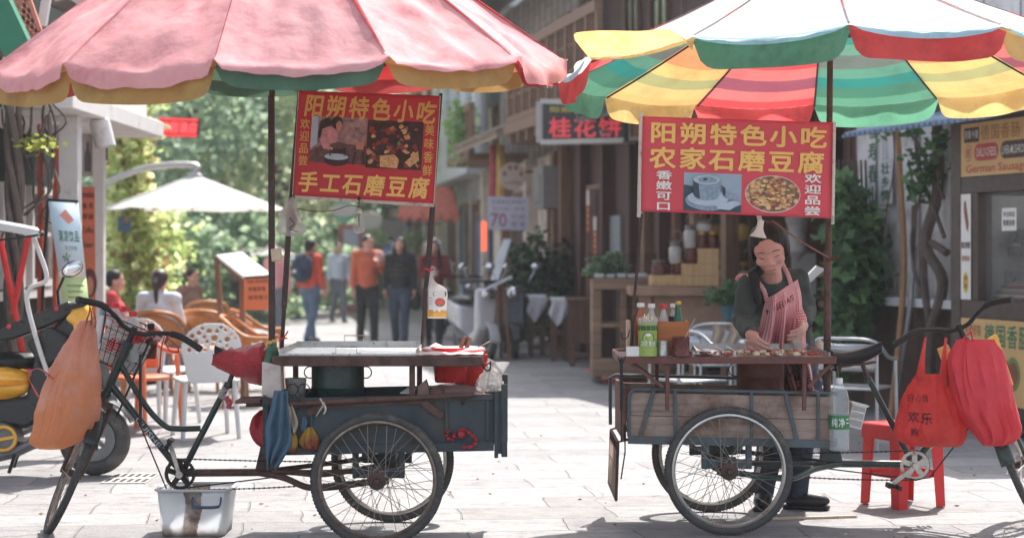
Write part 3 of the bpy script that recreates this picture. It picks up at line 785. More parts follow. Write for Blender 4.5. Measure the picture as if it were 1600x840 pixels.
# counter with stepped display in front of the shop
c0=P(930,590,20.6);
w=MB()
T=thing('shop_counter','long worn wooden counter with open compartments in front of the shop','counter',(1.55,20.6,0))
def CB(mb,px0,px1,y0,y1,D0,D1,m=0):
    mb.bb((PX(px0,D0),D0,PZ(y1,D0)),(PX(px1,D0),D1,PZ(y0,D0)),m)
CB(w,926,1060,436,452,20.4,21.2);CB(w,926,940,452,592,20.45,21.1);CB(w,968,980,452,592,20.45,21.1);CB(w,1040,1056,452,592,20.45,21.1)
CB(w,940,968,505,512,20.46,21.1);CB(w,980,1040,460,592,20.6,21.1);CB(w,930,1050,560,588,20.38,20.449)
w.build('carcass',m_counterwood,T,bevel=.008)
w=MB();CB(w,985,1140,448,462,19.6,20.3);CB(w,1020,1135,462,545,19.75,20.2);CB(w,1000,1018,462,540,19.7,19.9);w.build('table_top',M('counter_brown_top',C(160,128,106),.6,var=.2),T,bevel=.008)
T=thing('display_steps','pale wooden stepped display stand carrying jars on the counter','display stand',P(1070,448,19.9))
w=MB();CB(w,1018,1124,430,447,19.7,20.15);CB(w,1066,1124,412,430,19.7,20.15);CB(w,1092,1124,388,412,19.7,20.15);w.build('step',m_palewood,T,bevel=.005)
m_clear=glass('clear_glass',(.03,.03,.03,1),.03)
JL=['wide jar of dark preserve at the low end of the stepped display','glass jar with a wire clip beside the dark preserve jar','gold lidded jar on the lowest step of the display','gold lidded jar on the middle step of the display','tall clip jar standing on the middle step of the display','gold lidded jar on the top step, left of its twin','gold lidded jar on the top step, nearest the woman','cream jar with a wire loop on the topmost stand']
for i,(px,yb,wd,hh,kind) in enumerate([(1030,430,26,24,'dark'),(1055,412,20,34,'clear'),(1060,430,20,24,'gold'),(1080,412,22,30,'gold'),(1078,388,20,36,'clear'),(1098,388,18,26,'gold'),(1114,388,18,26,'gold'),(1101,362,26,16,'clear')]):
    p=P(px,yb,19.9);r=wd/2*19.9/F;h=hh*19.9/F
    j=thing('jar',JL[i],'jar',p,'jars on the stepped display')
    m_=MB();m_.lathe([(r*.8,0),(r,.02),(r,h*.7),(r*.7,h*.82)],p,16);m_.build('glass_body',{'dark':m_jar,'gold':m_jar,'clear':M('milky_glass',C(176,170,164),.2,var=.1)}[kind],j)
    m_=MB();m_.lathe([(r*.75,h*.8),(r*.8,h*.83),(r*.8,h),(0,h)],p,16);m_.build('lid',m_gold if kind=='gold' else M('grey_lid',C(120,110,104),.4,.4),j)
    if kind=='clear':m_=MB();m_.torus(p+V((.02,0,h+.06)),.06,.008,(0,1,.3),16,6);m_.build('clip',MATS['grey_lid'],j)
T=thing('glass_display','low glass display case of green leaves and white paper on the counter','display case',P(975,430,20.7))
w=MB();a=P(922,436,20.5);b=P(1025,395,20.5);w.bb((a.x,20.5,a.z),(a.x+.01,21,b.z));w.bb((b.x,20.5,a.z),(b.x+.01,21,b.z));w.bb((a.x+.011,20.5,a.z),(b.x-.001,20.508,b.z));w.build('glass_pane',m_clear,T)
w=MB();leaf_cloud(w,700,clumped(P(955,415,20.75),(.28,.15,.12),10,rnd,.4),.07,(0,1),rnd);w.build('leaf_sprays',[leafmat('pale_sprig',C(96,112,92),C(150,160,140),.2),m_ivy[0]],T,flat=True)
w=MB();
for i in range(5):CB(w,930+i*17,944+i*17,427+(i % 2),434,20.52+.03*(i % 2),20.8)
w.build('paper_packet',m_white,T,bevel=.01)
# potted plant on a blue pot near the counter
T=thing('potted_plant','small leafy plant in a blue pot behind the seasoning bottles','potted plant',P(1141,500,18.6))
w=MB();p=P(1141,500,18.6);w.lathe([(.07,0),(.1,.14),(.11,.15),(.09,.15)],p,16);w.build('pot',M('blue_glazed_pot',C(66,108,120),.3),T)
w=MB();leaf_cloud(w,350,clumped(p+V((0,0,.25)),(.17,.15,.15),9,rnd,.45),.08,(0,1),rnd);w.build('leaves',m_ivy,T,flat=True)
# hanging ivy curtain at the shop corner
T=thing('ivy_curtain','dense dark ivy hanging down beside the pole of the striped umbrella','ivy',f2.at(-.1,0,.3))
w=MB();rnd=random.Random(12)
def ivs():
    u=rnd.random();y=270+300*(u**.8);cx=1325+18*math.sin(y*.02)+(6 if y>430 else 0);wx=34 if 330<y<470 else 20
    return P(cx+rnd.gauss(0,wx*.55),y+rnd.gauss(0,8),17.2+rnd.gauss(0,.16))
leaf_cloud(w,2000,ivs,.16,(0,1,1),rnd,1.2);w.build('leaves',m_ivy,T,flat=True)
w=MB()
for i in range(7):w.tube(catmull([P(1310+i*7,250,17.3),P(1318+6*i,350,17.35),P(1322+5*i,470,17.3),P(1330+3*i,640,17.3)],5),.012,5)
w.build('stem',m_vine,T)
# red carpet on the ground before the counter
w=MB();d0,d1=GD(600),GD(577)
w.add([(PX(912,d1),d1,.004),(PX(1010,d1),d1,.004),(PX(1020,d0),d0,.004),(PX(950,d0),d0,.004)],[(0,1,2,3)])
tag(w.build('door_mat',M('faded_red_mat',C(170,104,98),.95,var=.2),solid=.012),'faded red mat on the paving before the shop counter','mat')
# --- sausage kiosk
fk=Fac((4.02,14.05),(3.64,15.4));LK=fk.len
m_kframe=M('brown_kiosk_frame',C(74,58,52),.5,var=.15)
K_=thing('sausage_kiosk','brown framed sausage kiosk with yellow signs under a blue corrugated awning','kiosk',fk.at(LK/2,0))
w=MB();w_=w
for a in (0,LK-.16):fk.bx(w,a,a+.16,.15,2.62,-.16,0)
for h0,h1 in ((.15,.24),(.92,1.06),(1.93,2.06),(2.5,2.62)):fk.bx(w,.161,LK-.161,h0,h1,-.15,-.005)
fk.bx(w,LK-.42,LK-.33,1.061,1.929,-.14,-.01);fk.bx(w,0,LK,.15,2.62,-1.9,-1.85);fk.bx(w,LK-.06,LK,.16,2.61,-1.84,-.17);fk.bx(w,.1,LK-.1,.16,.9,-1.8,-.3)
fk.bx(w,0,LK,2.625,2.68,-1.9,.02);fk.bx(w,.1,LK-.07,.02,.14,-1.7,-.1)
w.build('body',m_kframe,K_,bevel=.004)
w=MB()
def awn(u,v):a=-.4+(LK+1.0)*u;return fk.at(a,2.66+.02*math.sin(u*2*PI*26)-.22*v+.25*(0),-.3+1.0*v)
w.sheet(awn,26*8,2);w.build('awning',M('blue_corrugated_metal',C(112,134,160),.5,var=.15,dirt=C(86,92,100),damt=.3),K_,solid=.006,ang=80)
w=MB();fk.bx(w,.17,LK-.43,1.065,1.925,-.09,-.08);w.build('glass_pane',glass('reflection_tint_glass',(.45,.44,.43,1),.06,.08),K_)  # grey tint in the pane stands in for reflections of the bright street
w=MB();fk.bx(w,.16,LK-.43,1.0,1.06,-.6,-.17);w.build('inner_counter',M('inside_counter_metal',C(110,106,104),.4,.5),K_)
w=MB();fk.bx(w,.17,LK-.3,1.3,1.33,-1.84,-1.5);fk.bx(w,.17,LK-.3,1.62,1.65,-1.84,-1.5);fk.bx(w,LK-.075,LK-.062,1.07,1.92,-1.8,-.2);fk.bx(w,LK-.3,LK-.08,1.5,1.52,-1.2,-.4)
w.build('inner_shelf',M('kiosk_inside_pale',C(176,168,162),.7,var=.15),K_)
w=MB();fk.bx(w,.85,1.3,1.07,1.30,-.85,-.45);w.prism([fk.at(.80,1.42,-.9),fk.at(1.34,1.42,-.9),fk.at(1.2,1.64,-.85),fk.at(.95,1.64,-.85)],fk.n*.4)
w.build('grill_hood',m_steel,K_)
m_ysign=M('warm_yellow_sign',C(216,176,116),.5,var=.1,scale=1.5);m_redt=M('sign_red',C(186,60,58),.5);m_brt=M('sign_brown',C(74,46,42),.5);m_greent=M('sign_green',C(60,120,76),.5);m_orangt=M('sign_orange_brown',C(170,104,60),.5)
S=Face2D(*fk.face(.165,LK-.165,2.065,2.495,-.003));S.rect(0,0,1,1,0,0)
S.rect(.05,.08,.27,.36,2,1);S.line('阿斯卡德',.06,.12,.26,.30,4,2,.01);S.line('德国香肠',.29,.05,.86,.36,5,2,.0)
def pill(u0,v0,u1,v1,m):
    cv=(v0+v1)/2;rv=(v1-v0)/2;ru=rv*.36
    pts=[(u0+ru-ru*math.sin(t),cv-rv*math.cos(t)) for t in [PI*i/10 for i in range(11)]]
    pts+=[(u1-ru+ru*math.sin(t),cv+rv*math.cos(t)) for t in [PI*i/10 for i in range(11)]]
    S.poly(pts,m,1)
pill(.20,.40,.55,.72,1);S.word('CHILLY-CHEESE',.23,.48,.52,.64,4,2);pill(.58,.40,.98,.72,2);S.word('LIVER-MUSHROOM',.60,.48,.96,.64,4,2)
S.ell(.11,.56,.05,.16,5,1);S.ell(.11,.56,.042,.14,0,2);S.char('德',.08,.46,.14,.66,1,3)
S.word('German Sausage',.08,.78,.95,.98,1,2,.03)
S.build('upper_sign',[m_ysign,m_redt,m_brt,m_greent,m_whiteem,m_orangt],K_,flat=True)
S=Face2D(*fk.face(.165,LK-.165,.245,.915,-.003));S.rect(0,0,1,1,0,0)
S.line('经典好味',.06,.06,.30,.22,2,2);S.line('德国香肠',.34,.04,.98,.34,3,2,.02)
S.ell(.62,.62,.10,.17,4,1);S.ell(.52,.70,.10,.17,4,1);S.ell(.60,.60,.05,.02,5,2);S.ell(.75,.62,.10,.2,6,1);S.ell(.75,.62,.07,.14,4,2)
S.build('lower_sign',[m_ysign,m_redt,m_orangt,m_greent,M('sausage_brown',C(140,78,56),.5),m_whiteem,M('lettuce_green',C(120,140,70),.6)],K_,flat=True)
S=Face2D(*fk.face(LK-.325,LK-.165,1.065,1.925,-.002));S.rect(0,0,1,1,0,0)
S.poly([(.30,.08),(.5,.06),(.8,.28),(.72,.36),(.55,.33),(.3,.16)],1,1);S.line('德式烤肠',.05,.45,.95,.52,2,2);S.line('现烤美味',.1,.58,.9,.64,3,2);S.ell(.5,.84,.28,.1,4,1);S.char('德',.32,.77,.68,.83,5,2);S.char('肠',.32,.84,.68,.9,5,2)
S.build('side_poster',[m_white,MATS['sausage_brown'],m_dark,m_orangt,M('lime_yellow',C(206,200,84),.6),m_redt],K_,flat=True)
S=Face2D(*fk.face(.50,.72,1.62,1.80,-.075));S.rect(0,0,1,1,0,1);S.line('今日供应',.1,.15,.9,.4,1,2);S.line('香肠热狗',.1,.5,.9,.8,1,2)
S.build('price_card',[m_white,m_dark],K_,flat=True)
w=MB();
def cush(u,v):a=.35+u*.75;return fk.at(a,1.065+.14*math.sin(PI*min(1,v*1.3)*.6),-.2-.3*v)
w.sheet(cush,8,8)
t=NT('striped_textile');sep=t.n('ShaderNodeSeparateXYZ');t.l(t.tc('UV'),sep.inputs[0])
t.base(t.ramp(t.math('FRACT',t.math('MULTIPLY',sep.outputs[1],3)),[(0,C(150,66,62)),(.2,C(196,180,160)),(.35,C(96,100,96)),(.5,C(170,110,70)),(.65,C(176,166,150)),(.8,C(120,50,52))],'CONSTANT'));t.b.inputs['Roughness'].default_value=.9
tag(w.build('striped_cloth',t.mat,solid=.01),'striped red, cream and grey cloth lying inside the kiosk window','cloth')
def add_wheel(parent,c,ax,Rw,rimmat,tw=.021,spokes=36,seed=0):
    """rim with a tyre, a hub and crossed spokes"""
    rnd=random.Random(seed);ax=V(ax).normalized();q=ax.to_track_quat('Z','Y').to_matrix();c=V(c)
    rim=MB();Rr=Rw-2*tw-.002
    prof=[(Rr+.006,-.014),(Rr+.006,.014),(Rr-.004,.016),(Rr-.012,.008),(Rr-.012,-.008),(Rr-.004,-.016),(Rr+.006,-.014)]
    rim.lathe(prof,c,72,0,q,cap=False)
    w=rim.build('wheel',rimmat,parent)
    ty=MB()
    tp=[]
    for i in range(17):
        a=2*PI*i/16
        tp.append((Rw-tw+tw*math.cos(a)*(1.0),tw*math.sin(a)*.95))
    ty.lathe(tp,c,96,0,q,cap=False)
    kn=110
    for i in range(kn):
        a=2*PI*i/kn
        for sd in (-1,1):
            d=V((math.cos(a+sd*.012),math.sin(a+sd*.012),0));t=V((-math.sin(a),math.cos(a),0))
            m=Matrix((t,V((0,0,1)),d)).transposed()
            ty.box(q @ (d*(Rw-.0035)+V((0,0,sd*.0105)))+c,(.0095,.0085,.008),0,1,q @ m @ Matrix.Rotation(sd*.5,3,'Z'))
    ty.build('tyre',[m_tyre,m_tread],w)
    hb=MB()
    hb.lathe([(.012,-.06),(.016,-.055),(.016,-.035),(.044,-.033),(.046,-.028),(.02,-.024),(.018,.024),(.046,.028),(.044,.033),(.016,.035),(.016,.055),(.012,.06)],c,24,0,q)
    hb.build('hub',m_hub,w)
    sp=MB()
    for i in range(spokes):
        a=2*PI*i/spokes;sd=1 if i % 2 else-1
        b=a+(1 if (i//2) % 2 else-1)*1.25
        p0=q @ V((.041*math.cos(b),.041*math.sin(b),sd*.03))+c
        p1=q @ V(((Rr-.01)*math.cos(a),(Rr-.01)*math.sin(a),sd*.004))+c
        sp.tube([p0,p1],.0016,5)
    sp.build('spokes',m_spoke,w)
    return w
def trike(kind):
    Lf=kind=='left'
    s,X0,D0,phi=(-1,-.665,9.59,R(75)) if Lf else (1,1.115,9.98,R(70))
    lab='dark green vending tricycle with a blue steel box, facing the scooter' if Lf else 'vending tricycle with a weathered wooden box, beside the woman in the apron'
    T=thing('cargo_tricycle',lab,'tricycle',(X0,D0,0),'food cart tricycles')
    fm=m_frame_l if Lf else m_frame_r
    def L(a,b,z):return V((X0+s*a,D0+b,z))
    W=.43;Rw=.331;za=Rw
    # rear wheels
    add_wheel(T,L(0,-W,za),(0,1,0),Rw,m_rim if Lf else m_rim2,seed=1)
    add_wheel(T,L(-.02 if Lf else .0,W,za),(0,1,0),Rw,m_rim2,seed=2)
    ax=MB();ax.cyl(L(0,-W-.03,za),L(0,W+.03,za),.013)
    for b in (-W+.09,W-.09):ax.lathe([(.02,-.02),(.05,-.015),(.05,.015),(.02,.02)],L(0,b,za),20,0,V((0,1,0)).to_track_quat('Z','Y').to_matrix())
    ax.lathe([(.03,-.006),(.06,-.004),(.06,.004),(.03,.006)],L(0,.02,za),26,0,V((0,1,0)).to_track_quat('Z','Y').to_matrix())
    ax.build('axle',m_hub,T)
    br=MB()
    for b in (-.33,.33):
        for a in (-.115,.115):br.bar(L(a,b,.47),L(a,b,.33),.03,.045)
        br.bar(L(-.115,b,.355),L(.115,b,.355),.03,.05)
        br.bar(L(-.05,b,.345),L(.05,b,.345),.035,.09)
    br.bar(L(.06,-.33,.44),L(.06,.33,.44),.05,.03);br.bar(L(-.03,-.2,.42),L(-.03,.2,.42),.09,.05)
    br.build('axle_bracket',m_bluebox if Lf else m_graystrap,T,bevel=.004)
    # frame: seat tube, low curved top tube, down tube, head tube, stays
    axis=R(23.5);O=(1.61,0,.315)
    U=V((-math.sin(axis),0,math.cos(axis)));f0=V((math.cos(axis),0,math.sin(axis)));l0=V((0,1,0))
    fw=f0*math.cos(phi)+l0*math.sin(phi);la=-f0*math.sin(phi)+l0*math.cos(phi)
    def FR(f,l,u):
        p=V(O)+fw*f+la*l+U*u
        return L(p.x,p.y,p.z)
    def vec(v):return V((s*v.x,v.y,v.z))
    fr=MB();bb=L(1.04,0,.315)
    fr.tube([bb,L(.80,0,.78)],.0165,12)
    hd0=FR(0,0,.44);hd1=FR(0,0,.73)
    fr.tube(catmull([L(.945,0,.545),L(1.06,0,.543),L(1.13,0,.56),L(1.23,0,.665),FR(0,0,.62)],7),.0155,12)
    fr.tube([bb,FR(0,0,.50)],.019,12)
    fr.tube([hd0,hd1],.024,14);fr.cyl(FR(0,0,.43),FR(0,0,.455),.031);fr.cyl(FR(0,0,.71),FR(0,0,.735),.031)
    fr.cyl(L(1.04,-.045,.315),L(1.04,.045,.315),.03,n=18)
    fr.cyl(L(.80,0,.75),L(.80,0,.785),.021)
    fr.build('frame',fm,T)
    st=MB()
    st.tube([L(1.03,0,.315),L(.64,0,.318)],.02,12)
    for b in (-1,1):
        st.tube(catmull([L(.66,0,.318),L(.5,b*.12,.305),L(.36,b*.27,.275),L(.22,b*.33,.285),L(.02,b*.345,.315)],6),.0165,10)
        st.tube([L(.56,b*.05,.325),L(.25,b*.22,.345),L(.1,b*.3,.36)],.013,8)
    st.prism([L(.66,-.02,.33),L(.54,-.02,.33),L(.55,-.02,.46),L(.63,-.02,.46)],(0,.04,0))
    st.build('stay',m_rust if Lf else m_frame_r,T)
    # lettering on the down tube (the maker's word, in worn silver)
    a0=bb.lerp(FR(0,0,.50),.30);a1=bb.lerp(FR(0,0,.50),.62)
    dr=(a1-a0).normalized();upv=V((0,-1,0)).cross(dr)*(1 if s<0 else 1)
    if upv.z<0:upv=-upv
    p_,q_=(a0,a1) if a0.x<a1.x else (a1,a0)
    off=V((0,-.0205,0));hh=upv*.0135
    if Lf:hh=hh
    fc=Face2D(p_+off+hh,q_+off+hh,q_+off-hh,p_+off-hh)
    fc.word('GUISHE',0,0,1,1,0,1,.01);fc.build('frame_lettering',m_silverlet,T,flat=True)
    # fork, fender, front wheel
    fk=MB()
    fk.tube([FR(0,0,.80),FR(0,0,.40)],.0125,10)
    fk.bar(FR(0,-.055,.395),FR(0,.055,.395),.04,.03)
    for l in (-1,1):fk.tube(catmull([FR(0,l*.05,.395),FR(-.005,l*.052,.2),FR(.0,l*.05,.0)],5),[.0125]*6+[.011]*5,10)
    fk.build('fork',fm if not Lf else m_rust,T)
    add_wheel(T,FR(0,0,0),vec(la),Rw,m_rim2 if not Lf else m_rim,seed=3)
    fe=MB()
    def fend(u,v):
        a_s=R(38) if Lf else R(14);an=a_s+(R(166)-a_s)*v
        r=.352+.012*math.cos((u-.5)*PI);l=(u-.5)*.075
        return FR(-math.cos(an)*r*1.0,l,math.sin(an)*r)
    fe.sheet(fend,6,26);fe.build('mudguard',m_frame_l if Lf else m_frame_r,T,solid=.003)
    ms=MB()
    for l in (-1,1):
        ms.tube([FR(0,l*.055,0),FR(-.345,l*.03,.04)],.003,6)
    ms.build('mudguard_stay',m_rim2,T)
    # handlebar
    hb=MB()
    pts=[(-.17,-.335,.86),(-.09,-.21,.872),(-.03,-.12,.84),(0,-.045,.80),(0,.045,.80),(-.03,.12,.84),(-.09,.21,.872),(-.17,.335,.86)]
    hp=catmull([FR(*p) for p in pts],6)
    hb.tube(hp,.0125,12);hb.cyl(FR(0,0,.735),FR(0,0,.82),.016)
    hbar=hb.build('handlebar',m_black,T)
    for e in (0,1):
        g=MB();seg=hp[:9] if e==0 else hp[-9:][::-1]
        rs=[.0165+(.0022 if i % 2 else 0) for i in range(len(catmull(seg,4)))]
        g.tube(catmull(seg,4),rs,12);g.build('grip',m_black,hbar)
    # brake linkage from bar to bottom bracket
    bk=MB()
    bk.tube([FR(.03,.10,.80),FR(.03,.10,.35)],.006,6)
    if Lf:bk.bar(L(1.245,-.05,.93),L(1.245,-.05,.56),.012,.022);bk.tube([L(1.245,-.055,.565),L(1.11,-.055,.24)],.004,6)
    else:bk.tube([FR(.02,-.12,.45),L(1.12,-.05,.25),L(1.05,-.05,.24)],.004,6)
    bk.tube([L(1.04,-.05,.24),L(.55,-.05,.30)],.004,6)
    bk.build('brake_rod',m_black,T)
    # seat
    sd=MB()
    def seatf(u,v):
        a=.87-v*.29 if not Lf else .87-v*.27
        w=.024+(.105-.024)*(max(0,(v-.25)/.75)**1.1 if v>.25 else 0)
        w=w if v<.97 else w*.7
        th=2*PI*u;zt=.900+.030*(1-v)**2+.012*(v-.5)-.012*math.sin(PI*v)+(.02*(1-v)**3)
        h=.032+.045*v
        zz=math.sin(th)
        return L(a,w*math.cos(th),zt+(zz*.032 if zz>0 else zz*h))
    sd.sheet(seatf,22,22,wrap=True)
    saddle=sd.build('saddle',m_saddle,T,ang=60)
    sp=MB();sp.tube([L(.80,0,.77),L(.765,0,.865)],.0125,10)
    for b in (-1,1):sp.tube(catmull([L(.84,b*.02,.865),L(.74,b*.03,.85),L(.64,b*.045,.862)],4),.005,6)
    for b in (-1,1):sp.lathe([(.016+.004*(i % 2),-.03+.006*i) for i in range(9)],L(.63,b*.05,.845),10)
    sp.build('seat_post',m_hub,saddle)
    # chainring, crank, pedals, chain
    yq=V((0,1,0)).to_track_quat('Z','Y').to_matrix()
    cr=MB();cc=L(1.04,-.05,.315);n=40
    ring=[(.081 if i % 2 else .075) for i in range(n*2)]
    vs=[];fs=[]
    for dz in (-.002,.002):
        for rr in ('o','i'):
            for i in range(n*2):
                a=PI*i/n;r=ring[i] if rr=='o' else .062
                vs.append(yq @ V((r*math.cos(a),r*math.sin(a),dz))+cc)
    N=n*2
    for i in range(N):
        j=(i+1) % N
        fs+=[(i,j,N+j,N+i),(2*N+i,3*N+i,3*N+j,2*N+j),(i,2*N+i,2*N+j,j),(N+i,N+j,3*N+j,3*N+i)]
    cr.add(vs,fs)
    for i in range(5):
        a=2*PI*i/5+.3
        cr.bar(cc,yq @ V((.064*math.cos(a),.064*math.sin(a),0))+cc,.028,.0035,up=(0,1,0))
    cr.cyl(cc+V((0,-.006,0)),cc+V((0,.006,0)),.026)
    cr.build('chainring',m_rim2 if not Lf else m_chain,T)
    ca=R(107) if Lf else R(218)
    for k in (0,1):
        an=ca+PI*k;y=-.075 if k==0 else .07
        cw=MB();p0=cc+V((0,y+.05-.0,0)) if k else cc+V((0,-.025,0))
        d=V((math.cos(an),0,math.sin(an)))
        p1=p0+d*.165
        cw.bar(p0,p1,.022,.014,up=(0,1,0));cw.cyl(p0+V((0,-.012,0)),p0+V((0,.012,0)),.019);cw.cyl(p1+V((0,-.012,0)),p1+V((0,.012,0)),.014)
        crk=cw.build('crank',m_rim2,T,bevel=.002)
        pd=MB();o=-1 if k==0 else 1;t=d if k==0 else-d
        tt=V((-t.z,0,t.x));pq=Matrix((tt,V((0,1,0)),t)).transposed() @ Matrix.Rotation(R(40),3,'Y')
        for sgn in (-1,1):pd.box(p1+V((0,o*.06,0))+pq @ V((sgn*.028,0,0)),(.018,.085,.026),0,0,pq)
        pd.box(p1+V((0,o*.06,0)),(.05,.012,.02),0,0,pq);pd.cyl(p1,p1+V((0,o*.1,0)),.007)
        pd.build('pedal',m_black,crk,bevel=.002)
    ch=MB();y=-.05
    r1=.079;r2=.042;A=V((X0+s*1.04,0,.315));B=V((X0+s*.0,0,za))
    path=[]
    for i in range(0,13):a=R(90)-s*R(180)*i/12;path.append(V((A.x+s*0+r1*math.cos(a),0,A.z+r1*math.sin(a))))
    for i in range(1,30):t=i/30;path.append(V((A.x+(B.x-A.x)*t,0,A.z-r1+(B.z-r2-A.z+r1)*t-.018*math.sin(PI*t))))
    for i in range(0,9):a=R(-90)-s*R(180)*i/8;path.append(V((B.x+r2*math.cos(a),0,B.z+r2*math.sin(a))))
    for i in range(1,30):t=i/30;path.append(V((B.x+(A.x-B.x)*t,0,B.z+r2+(A.z+r1-B.z-r2)*t-.006*math.sin(PI*t))))
    # resample into links
    tot=[0]
    for i in range(len(path)):tot.append(tot[-1]+(path[(i+1) % len(path)]-path[i]).length)
    nl=int(tot[-1]/.0127)
    j=0
    for k in range(nl):
        d=tot[-1]*k/nl
        while tot[j+1]<d:j+=1
        f=(d-tot[j])/max(tot[j+1]-tot[j],1e-6)
        p=path[j].lerp(path[(j+1) % len(path)],f);t=(path[(j+1) % len(path)]-path[j]).normalized()
        p=V((p.x,D0+y+.055*min(1,max(0,abs(p.x-A.x)/1.04)),p.z))
        ch.bar(p-t*.0055,p+t*.0055,.007,.0085 if k % 2 else .0052)
    ch.build('chain',m_chain,T)
    # box
    def tz(a,z):return z-.022*a
    a0,a1=(-.575,.575) if Lf else (-.51,.55)
    b0,b1=-.365,.365;z0,z1=.46,.735
    bx=MB()
    def slab(pa,pb,m=0):
        """box between two local corners, tilted with the load bed"""
        (xa,ya,zA),(xb,yb,zB)=pa,pb
        vs=[L(x,yy,tz(x,z)) for z in (zA,zB) for yy in (ya,yb) for x in (xa,xb)]
        bx.add(vs,[(0,2,3,1),(4,5,7,6),(0,1,5,4),(2,6,7,3),(0,4,6,2),(1,3,7,5)],m)
    th=.014
    if Lf:
        for yy in (b0,b1-th):slab((a0,yy,z0),(a1,yy+th,z1))
        slab((a1-th,b0+th+.001,z0),(a1,b1-th-.001,z1+.02));slab((a0+.001,b0+th+.001,z0+.002),(a1-th-.001,b1-th-.001,z0+.02))
        box=bx.build('box',[m_bluebox],T,bevel=.003)
        tr=MB()
        for (p,q,w,h) in [((a0,b0-.008,z0+.02),(a1,b0-.008,z0+.02),.016,.045),((a0,b0-.006,z1-.01),(a1,b0-.006,z1-.01),.012,.03),
                             ((.33,b0-.006,z0+.05),(.33,b0-.006,z1-.03),.012,.025),((-.34,b0-.006,z0+.05),(-.34,b0-.006,z1-.03),.012,.022),((-.545,b0-.006,z0+.05),(-.545,b0-.006,z1-.03),.012,.03),((.55,b0-.006,z0+.05),(.55,b0-.006,z1-.03),.012,.03)]:
            tr.bar(L(p[0],p[1],tz(p[0],p[2])),L(q[0],q[1],tz(q[0],q[2])),w,h)
        tr.build('edge_strip',m_bluebox,box,bevel=.002)
        # brown pipe rail carried on struts along the near side
        rl=MB();ry=b0-.035
        rl.tube([L(.50,ry,.70),L(-.20,ry,.735),L(-.48,ry,.75)],.014,10);rl.bar(L(.25,b0-.012,tz(.25,.70)),L(-.22,b0-.012,tz(-.22,.715)),.012,.03)
        for q in ((.25,.35,.70,.66),(-.22,-.32,.715,.64)):rl.bar(L(q[0],b0-.02,q[2]),L(q[1],b0-.02,q[3]),.012,.035)
        for a in (.44,-.42):rl.tube([L(a,ry,.715 if a>0 else .745),L(a,b0,.70)],.008,6)
        rl.build('rail',m_rust,T)
        tg=MB()
        tg.box(L(a0-.032,0,.61),(.03,.76,.31));tg.box(L(a0-.052,-.375,.62),(.03,.03,.36));tg.box(L(a0-.052,.375,.62),(.03,.03,.36))
        tg.box(L(a0-.012,-.38,.60),(.02,.02,.33));tg.box(L(a0-.054,0,.50),(.012,.7,.03));tg.box(L(a0-.054,0,.72),(.012,.7,.03))
        tg.build('tailgate',m_bluebox,T,bevel=.003)
        # little shelf behind the seat
        sh=MB();sh.bar(L(.58,-.31,.72),L(.70,-.31,.715),.26,.016);sh.bar(L(.575,-.34,.70),L(.66,-.34,.70),.02,.03);sh.build('shelf',m_rust,T)
    else:
        g=.003
        for yy in (b0,b1-th):
            slab((a0,yy,z0+.03),(a1,yy+th,.5965));slab((a0,yy+.002,.5995),(a1,yy+th-.002,z1-.018))
        slab((a0+.001,b0+th+.001,z0+.032),(a1-.001,b1-th-.001,z0+.05))
        slab((a1-th,b0+th+.001,z0+.052),(a1,b1-th-.001,z1-.02))
        box=bx.build('box',[m_boxwood],T,bevel=.002)
        tr=MB();y=b0-.008
        def lb(p,q,w=.014,h=.02):t1=MB();t1.bar(L(p[0],y,tz(p[0],p[1])),L(q[0],y,tz(q[0],q[1])),w,h);t1.build('steel_strap',m_graystrap,box)
        lb((a0-.005,z0+.014),(a1+.012,z0+.014),.026,.04)
        for a in (-.27,.125,.47):lb((a,z0+.03),(a,z1))
        for a,c in ((-.38,-.45),(.3,.36)):lb((a,z1),(c,z0+.03))
        tr.tube([L(a0+.0,y,tz(a0,z0+.03)),L(a0,y,tz(a0,z1-.03)),L(a0+.03,y,tz(a0,z1)),L(a1+.02,y,tz(a1,z1))],.0095,8);tr.build('rail',m_graystrap,box);tr=MB()
        tr.tube([L(a0-.06,.3,z0+.04),L(a0-.06,.34,z1+.02),L(a0-.03,.35,z1+.035),L(a1,.36,z1+.01)],.0095,8);tr.build('rail',m_graystrap,box)
        en=MB();en.bar(L(a0-.022,-.36,.615),L(a0-.022,.36,.615),.018,.27);en.build('end_board',m_boxwood2,T)
        tg=MB()
        ya,yb=-.35,.33
        xa=a0-.02
        def gp(y,t):return L(xa-.035-.01*t,y,.47-.30*t)
        for y in (ya,yb):tg.tube([L(xa+.02,y,.485),gp(y,0),gp(y,1)],.009,6)
        for t in (0,.45,1):tg.tube([gp(ya,t),gp(yb,t)],.008,6)
        for i in range(1,5):yy=ya+(yb-ya)*i/5;tg.tube([gp(yy,0),gp(yy,1)],.005,5)
        t_=tg.build('tailgate',m_rust,T)
        tb=MB();tb.add([gp(ya+.02,.18),gp(yb-.02,.18),gp(yb-.02,.95),gp(ya+.02,.95)],[(0,1,2,3)]);tb.build('gate_board',m_boxwood,t_,solid=.012)
        tc=MB();tc.tube([L(xa,-.37,.56),L(xa-.0,-.375,.42),L(xa-.02,-.36,.28)],.004,5);tc.build('gate_chain',m_chain,T)
    # counter above the box
    ct=MB()
